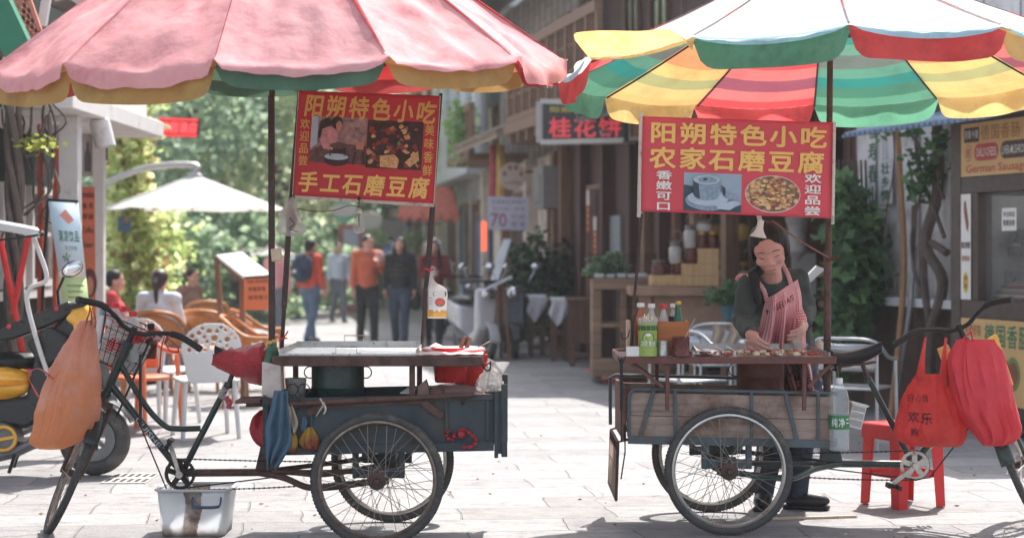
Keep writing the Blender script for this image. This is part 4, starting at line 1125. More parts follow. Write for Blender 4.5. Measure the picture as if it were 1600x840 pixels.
    if Lf:
        c0,c1=-.515,.535;y0,y1=-.315,.45;zt_=.934
        ct.bar(L(c0,y0,zt_-.024),L(c1,y0,zt_-.024),.022,.05);ct.bar(L(c0,y1,zt_-.024),L(c1,y1,zt_-.024),.022,.05)
        for a in (c0+.011,c1-.011,.0):ct.bar(L(a,y0+.013,zt_-.026),L(a,y1-.013,zt_-.026),.022,.044)
        counter=ct.build('counter',m_rust,T,bevel=.003)
        for a,bq in ((-.165,y0+.02),(-.165,y1),(.505,y0+.02),(.505,y1)):
            lg=MB();lg.bar(L(a,bq,zt_-.05),L(a,bq,.70),.028,.03,up=(0,1,0));lg.build('leg',m_rust,counter,bevel=.002)
    else:
        c0,c1=-.56,.55;y0,y1=-.45,.30;zt_=.918
        ct.bar(L(c0,y0,zt_-.018),L(c1,y0,zt_-.018),.02,.036);ct.bar(L(c0,y1,zt_-.018),L(c1,y1,zt_-.018),.02,.036)
        for a in (c0+.011,c1-.011):ct.bar(L(a,y0+.012,zt_-.02),L(a,y1-.012,zt_-.02),.022,.034)
        ct.bb(L(c0+.023,y0+.012,zt_-.026),L(-.16,y1-.012,zt_-.012));ct.bar(L(-.15,y0+.012,zt_-.02),L(-.15,y1-.012,zt_-.02),.02,.03)
        counter=ct.build('counter',m_rustred,T,bevel=.002)
        for a in (-.315,.39):
            for bq in (y0+.03,y1-.02):
                lg=MB();zb=.64 if bq<0 else .5
                lg.bar(L(a,bq,zt_-.038),L(a,bq,zb),.02,.024,up=(0,1,0))
                e=-.5 if a<0 else .53
                lg.bar(L(e,bq,zt_-.04),L(a+(-.02 if a<0 else .02),bq,.76),.016,.02)
                lg.build('leg',m_rustred,counter,bevel=.002)
    return T,L,FR,hp
TL,LL,FRL,HPL=trike('left')
TR,LR,FRR,HPR=trike('right')
# wire basket on the left handlebar
wb=MB();m_wire=M('black_wire',C(40,40,42),.5,.3)
def bk(f,l,u):return FRL(.05+f,l,.58+u)
for z,g in ((0,0),(.06,.25),(.12,.5),(.18,.75),(.24,1)):
    w=.10+.055*g;d0,d1=0,.15+.08*g
    wb.tube([bk(d0,-w,z),bk(d1,-w,z),bk(d1,w,z),bk(d0,w,z)],.0035 if z in (0,.24) else .0018,5,closed=True)
for i in range(9):
    t=i/8*2-1
    for d in (0,1):wb.tube([bk(0 if d==0 else .15,t*.10,0),bk(0 if d==0 else .23,t*.155,.24)],.0018,4)
    wb.tube([bk(0,t*.1,0),bk(.15,t*.1,0)],.0018,4)
for i in range(1,6):
    t=i/6
    for sd in (-1,1):wb.tube([bk(.15*t,sd*.10,0),bk(.23*t,sd*.155,.24)],.0018,4)
wb.build('basket',m_wire,TL)
# ================================================================ umbrellas
def fabric(name,cols,transl,wear=C(90,70,60),wamt=.25,stripes=None,rough=.75,spec=.15,folds=.5):
    """cloth; cols = (dark, light); stripes = list of (v, colour) along the panel"""
    if name in MATS:return MATS[name]
    t=NT(name)
    n=t.noise(5,6,.6)
    c=t.ramp(n,[(.3,cols[0]),(.7,cols[1])])
    if stripes:
        sep=t.n('ShaderNodeSeparateXYZ');t.l(t.tc('UV'),sep.inputs[0])
        v=t.math('ADD',sep.outputs[1],t.math('MULTIPLY',t.math('SUBTRACT',t.noise(9,3),.5),.012))
        sc=t.ramp(v,stripes,'CONSTANT')
        c=t.mix(.93,c,sc)
    g=t.ramp(t.noise(4.2,9,.72),[(.50,(0,0,0)),(.74,(wamt*2,)*3)])
    c=t.mix(g,c,wear)
    w=t.n('ShaderNodeTexWave');w.inputs['Scale'].default_value=60;w.inputs['Distortion'].default_value=4
    t.l(t.tc(),w.inputs['Vector'])
    t.base(c);t.b.inputs['Roughness'].default_value=rough;t.b.inputs['Specular IOR Level'].default_value=spec
    t.bump(t.noise(9,3,.5,t.mapping((1,1,.6)),.1),folds,.03)
    t.translucent(c,transl)
    MATS[name]=t.mat;return t.mat
def stripe(base,seq):
    return [(0,base)]+seq
yel=C(238,190,92);red=C(226,62,66);grn=C(58,150,110)
ROUT={
 'R':fabric('red_striped_canvas',(C(222,66,70),C(236,84,86)),.66,C(150,70,80),.15,[(0,C(222,92,94)),(.47,C(164,100,116)),(.53,C(230,126,124)),(.60,C(226,90,92)),(.70,C(232,132,128)),(.78,C(158,96,112)),(.86,C(230,134,130)),(.94,C(222,92,94))]),
 'Y':fabric('yellow_striped_canvas',(C(236,186,96),C(244,204,120)),.66,C(170,130,80),.2,[(0,C(232,198,132)),(.45,C(184,184,126)),(.53,C(234,204,138)),(.60,C(230,162,116)),(.72,C(234,202,134)),(.80,C(176,180,130)),(.87,C(234,204,140)),(.95,C(230,196,130))]),
 'G':fabric('green_striped_canvas',(C(52,140,104),C(70,160,122)),.66,C(80,100,90),.2,[(0,C(96,150,126)),(.45,C(66,146,136)),(.54,C(116,162,140)),(.61,C(122,126,120)),(.71,C(108,160,138)),(.78,C(62,144,136)),(.85,C(86,138,116)),(.93,C(110,166,138))])}
RVAL={'R':fabric('red_canvas',(C(216,84,86),C(230,100,98)),.55,C(120,50,56),.25),'Y':fabric('yellow_canvas',(C(224,184,112),C(236,204,138)),.55,C(140,100,56),.3),'G':fabric('green_canvas',(C(92,150,122),C(112,172,140)),.55,C(50,70,60),.25)}
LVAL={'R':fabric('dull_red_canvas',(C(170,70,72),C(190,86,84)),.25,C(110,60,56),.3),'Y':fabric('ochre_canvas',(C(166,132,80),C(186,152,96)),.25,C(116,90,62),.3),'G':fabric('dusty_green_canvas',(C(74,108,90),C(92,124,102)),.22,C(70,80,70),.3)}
m_wcover=fabric('sun_bleached_white_sheet',(C(230,230,230),C(244,244,244)),.5,C(170,170,176),.12,folds=.35)
m_bluehem=fabric('pale_blue_hem',(C(150,198,216),C(170,214,226)),.4)
m_pink=fabric('faded_pink_sheet',(C(226,158,160),C(236,178,178)),.3,C(190,104,114),.36,folds=.35)
m_pinkhem=fabric('faded_rose_sheet',(C(204,112,124),C(216,128,138)),.4,C(160,84,100),.2)
m_redseam=fabric('red_seam_tape',(C(196,52,62),C(216,66,76)),.4)
m_dseam=M('dark_seam',C(70,60,66),.8)
def umbrella(kind):
    Lf=kind=='left'
    if Lf:
        ctr=V((-1.20,9.58,2.385));Rr,h,ang0,tiltx,tilty=1.44,1.03,R(-4),R(4.4),R(-1.2)
        cols=['G','Y','R','G','Y','R','G','Y','R','G','Y','Y'];mpole=m_pole;lab='faded pink market umbrella over the cart with the blue box'
    else:
        ctr=V((1.71,10.0,2.425));Rr,h,ang0,tiltx,tilty=1.43,.70,R(-6),R(-2.7),R(-1.0)
        cols=['R','Y','G']*4;mpole=m_rust;lab='umbrella with white top and red, yellow and green striped panels'
    q=Matrix.Rotation(tilty,3,'Y') @ Matrix.Rotation(tiltx,3,'X')
    def W(p):return q @ V(p)+ctr
    T=thing('market_umbrella',lab,'umbrella',(ctr.x-(.04 if Lf else 0),ctr.y,.5),'umbrellas over the food carts')
    rnd=random.Random(3 if Lf else 5)
    def rim(k):a=ang0+2*PI*k/12;return V((math.sin(a),-math.cos(a),0))
    def prof(v):return h*(1-v) if Lf else h*(1-v)**1.0*(1-.18*v)+0
    def surf(k,u,v,lift=0,sag=.03):
        a=rim(k);b=rim(k+1);d=a.lerp(b,u)
        s_=sag*4*u*(1-u)*math.sin(PI*min(v,1)*.5)
        return d*(Rr*v)+V((0,0,prof(v)-s_+lift))
    can=MB();val=MB();order=['R','Y','G']
    for k in range(12):
        mi=order.index(cols[k])
        can.sheet(lambda u,v,k=k:W(surf(k,u,.03+.97*v)),8,22,mi)
        ln=((.128 if k in (9,10,11) else .088) if Lf else .125)*rnd.uniform(.93,1.07);amp=rnd.uniform(.01,.03);ph=rnd.uniform(0,6)
        flip=(not Lf) and k==10
        def vf(u,v,k=k,ln=ln,amp=amp,ph=ph,flip=flip):
            e=abs(2*u-1);e2=max(0,(e-.72)/.28)
            shape=math.sqrt(max(0,1-e2**2.4)) if e2<1 else 0
            shape=max(shape,.12)
            p=surf(k,u,1.0);out=rim(k).lerp(rim(k+1),u).normalized()
            wv=amp*math.sin(u*9+ph)*v+.005*math.sin(u*19+ph*2)*v
            if flip:return W(p+out*(v*ln*shape*1.15)+V((0,0,.125*v*shape+.02*math.sin(u*5)*v-.05*v*u)))
            return W(p+out*(.02*v+wv)-V((0,0,v*ln*shape)))
        val.sheet(vf,26,6,mi)
    pm=[RVAL[c] if Lf else ROUT[c] for c in order]
    c_=can.build('canopy',pm,T,ang=60)
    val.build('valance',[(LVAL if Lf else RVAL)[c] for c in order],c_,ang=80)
    # loose sheet pulled over the top
    cv=MB();nsd=V((11.3,4.2,7.7)) if Lf else V((3.3,9.1,1.7))
    for k in range(12):
        hang=(rnd.uniform(.085,.10) if k in (9,10,11) else rnd.uniform(.04,.055)) if Lf else rnd.uniform(.0,.03)
        if Lf and k==2:hang=.11
        def cf(u,v,k=k,hang=hang):
            vv=v*1.10
            if vv<=1:
                p=surf(k,u,.02+.985*vv,.045 if Lf else .022)
                n=mnoise.noise(V((p.x*4,p.y*4,k*3.1))+nsd)*.036+mnoise.noise(V((p.x*13,p.y*13,k*1.7))+nsd)*.012+mnoise.noise(V((math.atan2(p.x,p.y)*11,p.length*2.2,2))+nsd)*.034
                n*=min(1,vv*2)*(1 if Lf else .35)*(4*u*(1-u))**.4
                return W(p+V((0,0,n)))
            t=(vv-1)/.10
            p=surf(k,u,1.005,.036 if Lf else .014);out=rim(k).lerp(rim(k+1),u).normalized()
            sh=(4*u*(1-u))**(.22 if Lf else .6)*(1+.06*math.sin(u*17+k*2))
            wv=.015*math.sin(u*14+k)*t
            return W(p+out*(.03*math.sin(t*PI/2)+.012+wv)-V((0,0,t*hang*sh+.004*math.sin(u*31+k)*t)))
        cv.sheet(cf,22,44,0)
    cvo=cv.build('cover_sheet',m_pink if Lf else m_wcover,T,ang=80)
    sm=MB()
    for k in range(12):
        if Lf:
            pts=[W(surf(k,0,.1+.9*i/14,.050)) for i in range(15)]
            wd=[.002]*15 if k not in (1,2,3) else [.003+.012*math.sin(PI*i/14) for i in range(15)]
            sm.tube(pts,wd,6,0,flat=.3)
        else:
            for i in range(9):
                if i % 2==0 or True:
                    pts=[W(surf(k,0,.1+.1*(i+t/3),.026)) for t in range(4)]
                    sm.tube(pts,.005,5,0 if i % 3==0 else 1,flat=.4)
    sm.build('seam',[m_redseam,m_dseam],cvo)
    if not Lf:
        for k in (11,0,1,9):
            bh=MB();bh.sheet(lambda u,v,k=k:W(surf(k,u,1.0,.014)+rim(k).lerp(rim(k+1),u)*.03-V((0,0,.0+v*.035*(4*u*(1-u))**.5))),12,2);bh.build('hem',m_bluehem,cvo)
    for k in range(12):
        r=MB();r.tube([W(surf(k,0,v/8,-.012)) for v in range(1,9)],.0055,6)
        a=W(surf(k,0,.52,-.014));b=W(V((0,0,h-.52)))
        r.tube([a,b],.0045,6)
        r.build('rib',m_dseam if not Lf else m_rust,T)
    po=MB()
    if Lf:
        po.bar(P(424,150,9.55),P(425,560,9.55),.03,.034,up=(0,1,0));po.tube([P(425,150,9.57),W((0,0,h))],.016,8)
        po.tube([P(425,555,9.55),P(425,640,9.55)],.02,8)
    else:
        x=W((0,0,0));po.tube([W((0,0,h)),P(1297,90,9.98),P(1293,555,9.98)],.0165,10);po.tube([P(1293,400,9.98),P(1292,640,9.98)],.02,10)
        po.cyl(W((0,0,h-.56)),W((0,0,h-.48)),.03)
    po.build('pole',mpole,T)
    return T
UL=umbrella('left');UR=umbrella('right')
# ================================================================ things on and around the carts
def rings(mb,tab,D,n=40,k=36,wr=.012,wf=11,seed=0.0,fold=.0,m=0,pw=1.0):
    """closed soft body: tab rows (px_left, px_right, py, half_depth_m)"""
    def fn(u,v):
        a,b,y,dh=lerp_list(tab,v)
        ang=2*PI*u;c,s_=math.cos(ang),math.sin(ang)
        c=math.copysign(abs(c)**pw,c);s_=math.copysign(abs(s_)**pw,s_)
        hw=max((b-a)/2,.3)
        p=P((a+b)/2+hw*c,y,D);p.y+=dh*s_
        n1=mnoise.noise(V((c*2.2+seed,s_*2.2,p.z*2.6)));n2=mnoise.noise(V((c*4.5,s_*4.5+seed,p.z*(7+9*v))));n3=mnoise.noise(V((p.x*wf*4,p.y*wf*4+seed,p.z*wf*3)))
        w=1.0*(.55-2.2*abs(n1))+.55*(.5-2*abs(n2))+.16*n3
        f=1+(w*wr+fold*math.sin(ang*9+seed+v*2)*(1-v))/max(hw*D/F,.02)
        cen=P((a+b)/2,y,D)
        return cen+(p-cen)*f
    mb.sheet(fn,n,k,m,wrap=True);return mb
def bottle(name,label,px,ytop,ybot,w,D,body,capm,group,shape='round',lab=None,fill=None,capf=.13,capw=.42):
    p=P(px,ybot,D);h=(ybot-ytop)*D/F;r=w/2*D/F
    T=thing(name,label,'bottle',p,group)
    pr={'round':[(0,0),(.85,.0),(1,.03),(1,.48),(.96,.58),(.72,.70),(.44,.82),(.36,.86),(.36,.9)],
          'soda':[(0,0),(.8,0),(.95,.03),(.9,.12),(1,.25),(.92,.42),(1,.55),(.9,.68),(.55,.82),(.38,.87),(.38,.9)],
          'wide':[(0,0),(.85,0),(1,.03),(.94,.09),(1,.15),(.94,.21),(1,.27),(.98,.5),(.95,.56),(1,.62),(.96,.72),(.8,.82),(.5,.9),(.42,.92)],'neck':[(0,0),(.9,0),(1,.03),(1,.45),(.85,.6),(.5,.78),(.36,.86),(.34,.92)]}[shape]
    b=MB();b.lathe([(r*a,h*z) for a,z in pr],p,20);b.build('bottle_body',body,T)
    c=MB();cr=r*capw;c.lathe([(cr,h*(1-capf)),(cr*1.04,h*(1-capf+.01)),(cr*1.04,h*.985),(cr*.9,h),(0,h)],p,18);c.build('cap',capm,T)
    if lab:
        l_=MB();l_.lathe([(r*1.015,h*lab[1]),(r*1.015,h*lab[2])],p,20,cap=False);l_.build('label',lab[0],T)
    if fill:
        l_=MB();l_.lathe([(0,.006),(r*.86,.006),(r*.93,.02),(r*.93,h*fill[1]),(0,h*fill[1])],p,16);l_.build('liquid',fill[0],T)
    return T
m_pet=glass('clear_bottle_plastic',(.86,.88,.88,1),.34,.12);m_greenglass=M('green_bottle_glass',C(50,112,74),.12,var=.15,bump=0,spec=.8,transl=.35)
m_redcap=M('red_cap',C(206,46,48),.35,var=.06);m_whitecap=M('white_cap',C(226,224,220),.4,var=.04);m_yelcap=M('gold_cap',C(196,160,80),.4,.4)
m_bulbglass=glass('bulb_glass',(.9,.88,.84,1),.16,.03)
m_signred=M('printed_red_vinyl',C(204,54,64),.5,var=.07,scale=2.5,bump=.06,bscale=8,transl=.12)
m_signpink=M('sun_faded_red_vinyl',C(224,82,94),.5,var=.08,scale=2.5,bump=.08,bscale=7,transl=.15)
m_signgold=M('golden_lettering',C(240,194,110),.55,var=.06);m_signgold2=M('ochre_lettering',C(224,172,92),.55,var=.06)
m_hem=M('white_hem',C(206,196,186),.8,var=.12,dirt=C(120,104,96),damt=.25,dscale=20)
m_orangebag=film('orange_bag_film',C(252,204,186),.16,.66,.14,C(240,182,140));m_redbag=film('red_bag_film',C(218,74,84),.06,.34,.14);m_redbag2=film('bright_red_bag_film',C(246,96,90),.16,.5,.16)
m_clearbag=film('clear_bag_film',C(236,234,232),.5,.4,.18);m_yelbag=film('yellow_bag_film',C(206,164,66),.05,.35,.35,C(176,96,70))
m_stringred=M('red_string',C(206,60,70),.7)
def foodmat(name,stops,scale=26):
    if name in MATS:return MATS[name]
    t=NT(name);v=t.n('ShaderNodeTexVoronoi');v.inputs['Scale'].default_value=scale;t.l(t.mapping((1,1,1),(0,0,0)),v.inputs['Vector'])
    sep=t.n('ShaderNodeSeparateColor');t.l(v.outputs['Color'],sep.inputs[0])
    f=t.math('ADD',t.math('MULTIPLY',sep.outputs[0],.6),t.math('MULTIPLY',t.noise(scale*1.6,6,.7),.4))
    c=t.ramp(f,stops);c=t.mix(t.ramp(v.outputs['Distance'],[(.35,(0,0,0)),(.62,(.75,)*3)]),c,C(52,26,22))
    t.base(c);t.b.inputs['Roughness'].default_value=.4;MATS[name]=t.mat;return t.mat
m_tofu=foodmat('printed_fried_tofu',[(.2,C(58,26,24)),(.36,C(150,66,50)),(.5,C(204,140,96)),(.62,C(128,48,40)),(.78,C(216,172,124)),(.88,C(64,92,60))],17)
m_plate=foodmat('printed_noodle_dish',[(.2,C(206,150,96)),(.38,C(232,196,140)),(.5,C(190,96,66)),(.62,C(238,208,158)),(.76,C(196,140,80)),(.88,C(84,130,70))],38)
m_stonew=M('printed_stone_wall',C(158,126,124),.7,var=.6,scale=38);m_pd=M('printed_dark_brown',C(64,42,40),.6,var=.6,scale=45);m_pp=M('printed_pink_shirt',C(200,134,138),.6,var=.35,scale=35)
m_pskin=M('printed_skin',C(190,128,108),.6);m_pmid=M('printed_mid_brown',C(104,76,72),.6,var=.6,scale=40);m_pg1=M('printed_mill_grey',C(134,152,170),.6,var=.35,scale=60);m_pg2=M('printed_mill_pale',C(176,190,204),.6,var=.12,scale=30);m_pg3=M('printed_mill_dark',C(58,76,90),.6,var=.2,scale=20);m_pg0=M('printed_blue_grey',C(150,170,188),.6,var=.12,scale=5)
# --- left banner on its two poles
DB=9.86
c4=[P(467,142,DB),P(688,150,DB),P(678,318,DB),P(457,305,DB)]
BL=thing('banner','red banner with two photos, gold brush characters and a white hem','banner',(c4[2]+c4[3])/2,'banners over the food carts')
S=Face2D(*c4,up=.0024);S.bend=lambda u,v:.012*math.sin(u*3.1)+.002*math.sin(v*4+u*3)
S.rect(0,0,1,1,0,0,24);S.build('banner_sheet',[m_signred],BL,solid=.0012)
S=Face2D(*c4,up=.0024);S.bend=lambda u,v:.012*math.sin(u*3.1)+.002*math.sin(v*4+u*3)
def lines6(S,txt,u0,v0,u1,v1,m,sl=0.0,bold=.035,shear=.12):
    n=len(txt)
    for i,ch in enumerate(txt):
        w=(u1-u0)/n;dv=sl*i
        S.char(ch,u0+w*(i+.04),v0+dv,u0+w*(i+.94),v1+dv,m,2,bold,shear)
lines6(S,'阳朔特色小吃',.04,.02,.99,.25,1,.005)
lines6(S,'手工石磨豆腐',.03,.755,.97,.97,0,.0)
S.col('欢迎品尝',.025,.255,.095,.72,1,2,.02);S.col('美味香鲜',.905,.26,.975,.76,1,2,.02)
S.build('banner_lettering',[m_signgold,m_signgold2],BL,flat=True)
S=Face2D(*c4,up=.0024);S.bend=lambda u,v:.012*math.sin(u*3.1)+.002*math.sin(v*4+u*3)
u0,u1,v0,v1=.105,.50,.235,.675
def q(a,b):return (u0+(u1-u0)*a,v0+(v1-v0)*b)
S.rect(u0,v0,u1,v1,0,1,12)
S.poly([q(0,0),q(.12,0),q(.12,.6),q(0,.7)],1,2);S.poly([q(0,.75),q(.3,.55),q(1,.6),q(1,1),q(0,1)],2,2)
S.poly([q(.16,.1),q(.3,.02),q(.38,.12),q(.32,.25),q(.18,.45),q(.12,.5)],3,3)
S.poly([q(.20,.28),q(.34,.2),q(.48,.26),q(.50,.42),q(.42,.62),q(.36,.72),q(.24,.7),q(.17,.55)],4,4)
S.ell(*q(.46,.13),.040,.062,3,5);S.ell(*q(.50,.19),.022,.045,5,6);S.poly([q(.4,.45),q(.48,.5),q(.4,.72),q(.33,.7)],4,5)
S.poly([q(.35,.62),q(.64,.62),q(.64,.84),q(.35,.84)],3,5);S.ell(*q(.5,.62),.058,.028,2,6);S.ell(*q(.48,.92),.09,.06,3,4);S.ell(*q(.48,.86),.085,.03,1,5)
S.poly([q(.8,.52),q(.97,.52),q(.95,.68),q(.83,.68)],5,5);S.poly([q(.78,.7),q(.98,.7),q(.97,.74),q(.8,.74)],2,5);S.poly([q(.8,.74),q(.83,.74),q(.8,1),q(.76,1)],3,5);S.poly([q(.93,.74),q(.96,.74),q(.99,1),q(.95,1)],3,5)
S.build('photo_print',[m_stonew,m_pg2,m_pmid,m_pd,m_pp,m_pskin],BL,flat=True)
S=Face2D(*c4,up=.0024);S.bend=lambda u,v:.012*math.sin(u*3.1)+.002*math.sin(v*4+u*3)
u0,u1,v0,v1=.503,.895,.25,.70
S.rect(u0,v0,u1,v1,0,1,12);rnd=random.Random(2)
for i in range(70):
    cu,cv=rnd.uniform(.04,.96),rnd.uniform(.10,.94);r0=rnd.uniform(.03,.075)
    pts=[q(min(1,max(0,cu+r0*rnd.uniform(.5,1.3)*math.cos(t))),min(1,max(0,cv+r0*rnd.uniform(.5,1.2)*math.sin(t)))) for t in [2*PI*j/9 for j in range(9)]]
    S.poly(pts,rnd.choice((1,2,3,3,0,2)),2+i*.03)
S.poly([q(.25,.74),q(.5,.70),q(.6,.8),q(.57,.99),q(.26,.97)],1,5);S.poly([q(.7,.85),q(.93,.6),q(.96,.8),q(.8,.95)],1,5);S.ell(*q(.58,.47),.012,.02,4,6)
S.build('photo_print',[m_pd,M('printed_cream_tofu',C(206,162,112),.6,var=.45,scale=55),m_tofu,M('printed_red_brown',C(142,60,48),.6,var=.35,scale=30),M('printed_green',C(92,134,88),.6)],BL,flat=True)
w=MB();nb=V((0,.004,0))
w.bar(c4[3]+nb,c4[2]+nb,.004,.035);w.bar(c4[0]+nb,c4[3]+nb,.004,.012);w.bar(c4[1]+nb,c4[2]+nb,.004,.014);w.build('hem',m_hem,BL)
for a,b,c in (((468,138),(454,310),(440,548)),((689,146),(676,322),(659,548))):
    w=MB();w.tube([P(*a,DB+.02),P(*b,DB+.02)],.009,8);w.tube([P(*b,DB+.02),P(b[0]+(c[0]-b[0])*.72,b[1]+(c[1]-b[1])*.72,DB)],.0155,10);w.tube([P(b[0]+(c[0]-b[0])*.7,b[1]+(c[1]-b[1])*.7,DB),P(*c,DB)],.011,8);w.build('pole',m_pole,BL)
w=MB();w.bar(P(431,388,9.52),P(433,408,9.52),.05,.05,up=(0,1,0));tag(w.build('tape_wrap',M('beige_tape',C(206,186,160),.7),bevel=.006),'beige tape wrapped round the thick pole of the pink umbrella','tape')
w=MB();w.torus(P(443,528,DB-.02),.017,.004,(0,0,1),14,6);w.tube(catmull([P(436,533,DB-.04),P(444,526,DB-.04),P(450,517,DB-.03)],4),.004,5);tag(w.build('red_tie',m_stringred),'red string tied low on the thin left banner pole','string')
# --- lamp bulbs
def bulb(px,y0,y1,wd,D):
    T=thing('light_bulb','bare clear light bulb hanging from the middle of the left banner','light bulb',P(px,y0,D))
    p=P(px,y1,D);h=(y1-y0)*D/F;r=wd/2*D/F
    b=MB();b.lathe([(0,0),(r*.6,.006),(r*.95,h*.13),(r,h*.22),(r*.92,h*.4),(r*.72,h*.58),(r*.5,h*.72),(r*.46,h*.78)],p,24);b.build('glass',m_bulbglass,T)
    b=MB();b.lathe([(0,h*.02),(r*.62,h*.03),(r*.9,h*.12),(r*.95,h*.2),(0,h*.2)],p,20);b.build('water',glass('still_water',(.7,.68,.64,1),.3),T)
    b=MB();b.lathe([(r*.46,h*.76),(r*.5,h*.78),(r*.46,h*.9),(r*.3,h*.95),(0,h)],p,18);b.build('socket',m_hem,T)
    b=MB();b.tube([p+V((0,0,h*.76)),p+V((0,0,h*.3))],.003,6);b.tube([p+V((0,0,h)),P(px,y0-12,D)],.003,6);b.sph(P(px,y0-14,D),.011);b.build('wire',m_pole,T)
bulb(561,324,365,20,DB-.03)
T=thing('bagged_bulb','lamp bulb wrapped in a knotted clear plastic bag by the thick pole','light bulb',P(456,308,DB-.05))
w=MB();rings(w,[(452,460,309,.01),(444,463,322,.03),(437,470,340,.05),(433,477,358,.055),(438,474,365,.045),(450,462,369,.01)],DB-.05,30,26,.008,14,3.0);w.build('plastic_bag',m_clearbag,T)
w=MB();w.lathe([(0,-.12),(.02,-.1),(.03,-.07),(.015,-.02),(.012,.0)],P(456,325,DB-.05),14);w.build('bulb',M('brass_socket',C(120,84,66),.4,.3),T)
w=MB();w.torus(P(456,309,DB-.05),.014,.0035,(0,1,.3),14,6);w.tube(catmull([P(452,340,DB-.11),P(460,350,DB-.1),P(452,357,DB-.11),P(466,362,DB-.1)],4),.002,5);w.build('wire',m_black,T)
w=MB();w.tube(catmull([P(464,326,DB-.04),P(490,330,DB-.04),P(520,329,DB-.04),P(545,321,DB-.04),P(559,323,DB-.04)],5),.0022,5);tag(w.build('lamp_wire',m_black),'thin dark wire looping between the two bulbs under the left banner','wire')
# hanging label pouch on the right banner pole
T=thing('sauce_pouch','clear pouch with a food label tied with red string to the banner pole','pouch',P(683,430,DB-.06))
w=MB();a,b,c,d=P(668,451,DB-.06),P(698,452,DB-.06),P(698,497,DB-.06),P(668,496,DB-.06)
fc=Face2D(a,b,c,d);fc.bend=lambda u,v:.025*math.sin(PI*u)*min(1,3*(1-v)+.3)
fc.rect(0,0,1,1,0,0,8);fc.rect(0,.72,1,.98,2,1,4);fc.poly([(.35,.08),(.95,.06),(1,.14),(.95,.25),(.35,.25),(.28,.16)],1,2);fc.word('香辣',.42,.1,.88,.22,0,3);fc.ell(.66,.45,.26,.15,1,2);fc.ell(.66,.43,.24,.12,3,3);fc.rect(.0,0,.05,.7,4,2);fc.rect(.08,.3,.25,.32,4,2);fc.rect(.08,.4,.25,.42,4,2);fc.rect(.08,.5,.25,.52,4,2)
fc.build('pouch_front',[m_white,M('label_green',C(76,116,78),.5),M('amber_sauce',C(206,160,84),.4,var=.2,scale=40),M('label_red',C(206,92,86),.5,var=.3,scale=60),M('print_grey',C(140,134,130),.6)],T)
w=MB();rings(w,[(672,676,424,.004),(670,680,440,.01),(668,698,452,.012),(668,698,475,.014),(669,697,497,.006)],DB-.045,18,16,.002,9);w.build('pouch_back',m_clearbag,T)
w=MB();w.torus(P(671,421,DB-.03),.018,.005,(.1,0,1),14,6);w.tube([P(664,418,DB-.05),P(671,423,DB-.05),P(678,420,DB-.05)],.005,6);w.build('string',m_stringred,T)
# --- left counter: tray, pot, bucket and the rest
ZL=.936
T=thing('griddle_tray','large empty steel tray with wire handles on the left counter','tray',(PX(545,9.6),9.62,ZL))
w=MB();x0,x1=PX(434,9.29)+.005,PX(652,9.29)-.005;y0,y1=9.295,10.03;t=.003;hh=.032
w.bb((x0,y0,ZL-.0),(x1,y1,ZL+.004))
w.bb((x0,y0,ZL+.0045),(x0+t,y1,ZL+hh));w.bb((x1-t,y0,ZL+.0045),(x1,y1,ZL+hh));w.bb((x0+t,y0,ZL+.0045),(x1-t,y0+t,ZL+.010));w.bb((x0+t,y1-t,ZL+.0045),(x1-t,y1,ZL+hh+.006))
w.build('pan',m_steel,T)
for yy,pc in ((10.03,555),(9.31,540)):
    w=MB();z0_=ZL+(.035 if yy>10 else .012);hx=.052
    xc=PX(553,10.03) if yy>10 else PX(541,9.31)
    w.tube([V((xc-hx-.02,yy,z0_)),V((xc-hx,yy,z0_)),V((xc-hx,yy,z0_+.033)),V((xc+hx,yy,z0_+.033)),V((xc+hx,yy,z0_)),V((xc+hx+.02,yy,z0_))],.0028,6);w.build('wire_handle',m_rim2,T)
T=thing('stove_pot','dark green enamel pot with loop handles under the left counter','pot',P(528,618,9.5))
w=MB();p=V((PX(528,9.5),9.5,.735));r=41*9.5/F
w.lathe([(0,0),(r*.98,.0),(r,.01),(r,.025),(r*1.02,.03),(r,.035),(r,.15),(r*1.03,.155),(r*1.03,.165),(r*.9,.17),(0,.165)],p,40);w.build('pot_body',M('green_enamel',C(38,58,50),.35,var=.4,dirt=C(30,30,30),damt=.4,dscale=6),T)
for sx in (-1,1):w=MB();w.torus(p+V((sx*(r+.008),0,.105)),.03,.0035,(0,1,0),18,6);w.build('handle',m_black,T)
w=MB();w.lathe([(r*.2,.06),(r*.85,.0),(r*.82,-.01),(r*.1,.05)],p+V((0,0,-.09)),30);w.build('burner',m_black,T)
# red bucket and what is in and around it
m_redpl=M('red_translucent_plastic',C(232,66,62),.3,var=.06,transl=.45,bump=0)
T=thing('bucket','red plastic bucket under the right end of the left counter','bucket',P(702,598,9.55));p=V((PX(703,9.5),9.56,PZ(598,9.5)));r=27*9.5/F
w=MB();w.lathe([(r*.86,0),(r*.9,.004),(r*1.1,.17),(r*1.16,.172),(r*1.16,.18),(r*1.06,.18),(r*.86,.01),(0,.01)],p,36);w.build('bucket_wall',m_redpl,T)
T=thing('bucket','second red bucket behind the first, blurred by a clear bag','bucket',P(735,600,9.75));p2_=V((PX(733,9.8),9.8,PZ(600,9.8)))
w=MB();w.lathe([(.07,0),(.075,.004),(.095,.15),(.1,.152),(.1,.16),(.088,.16),(.07,.01),(0,.01)],p2_,30);w.build('bucket_wall',m_redpl,T)
T=thing('chopping_board','round white chopping board with a red rim on the counter end','chopping board',P(707,549,9.55));p=V((PX(708,9.55),9.62,ZL+.004))
w=MB();w.lathe([(0,0),(.155,0),(.16,.006),(.16,.018),(.15,.022),(0,.022)],p,40,sy=.9);w.build('board',m_white,T)
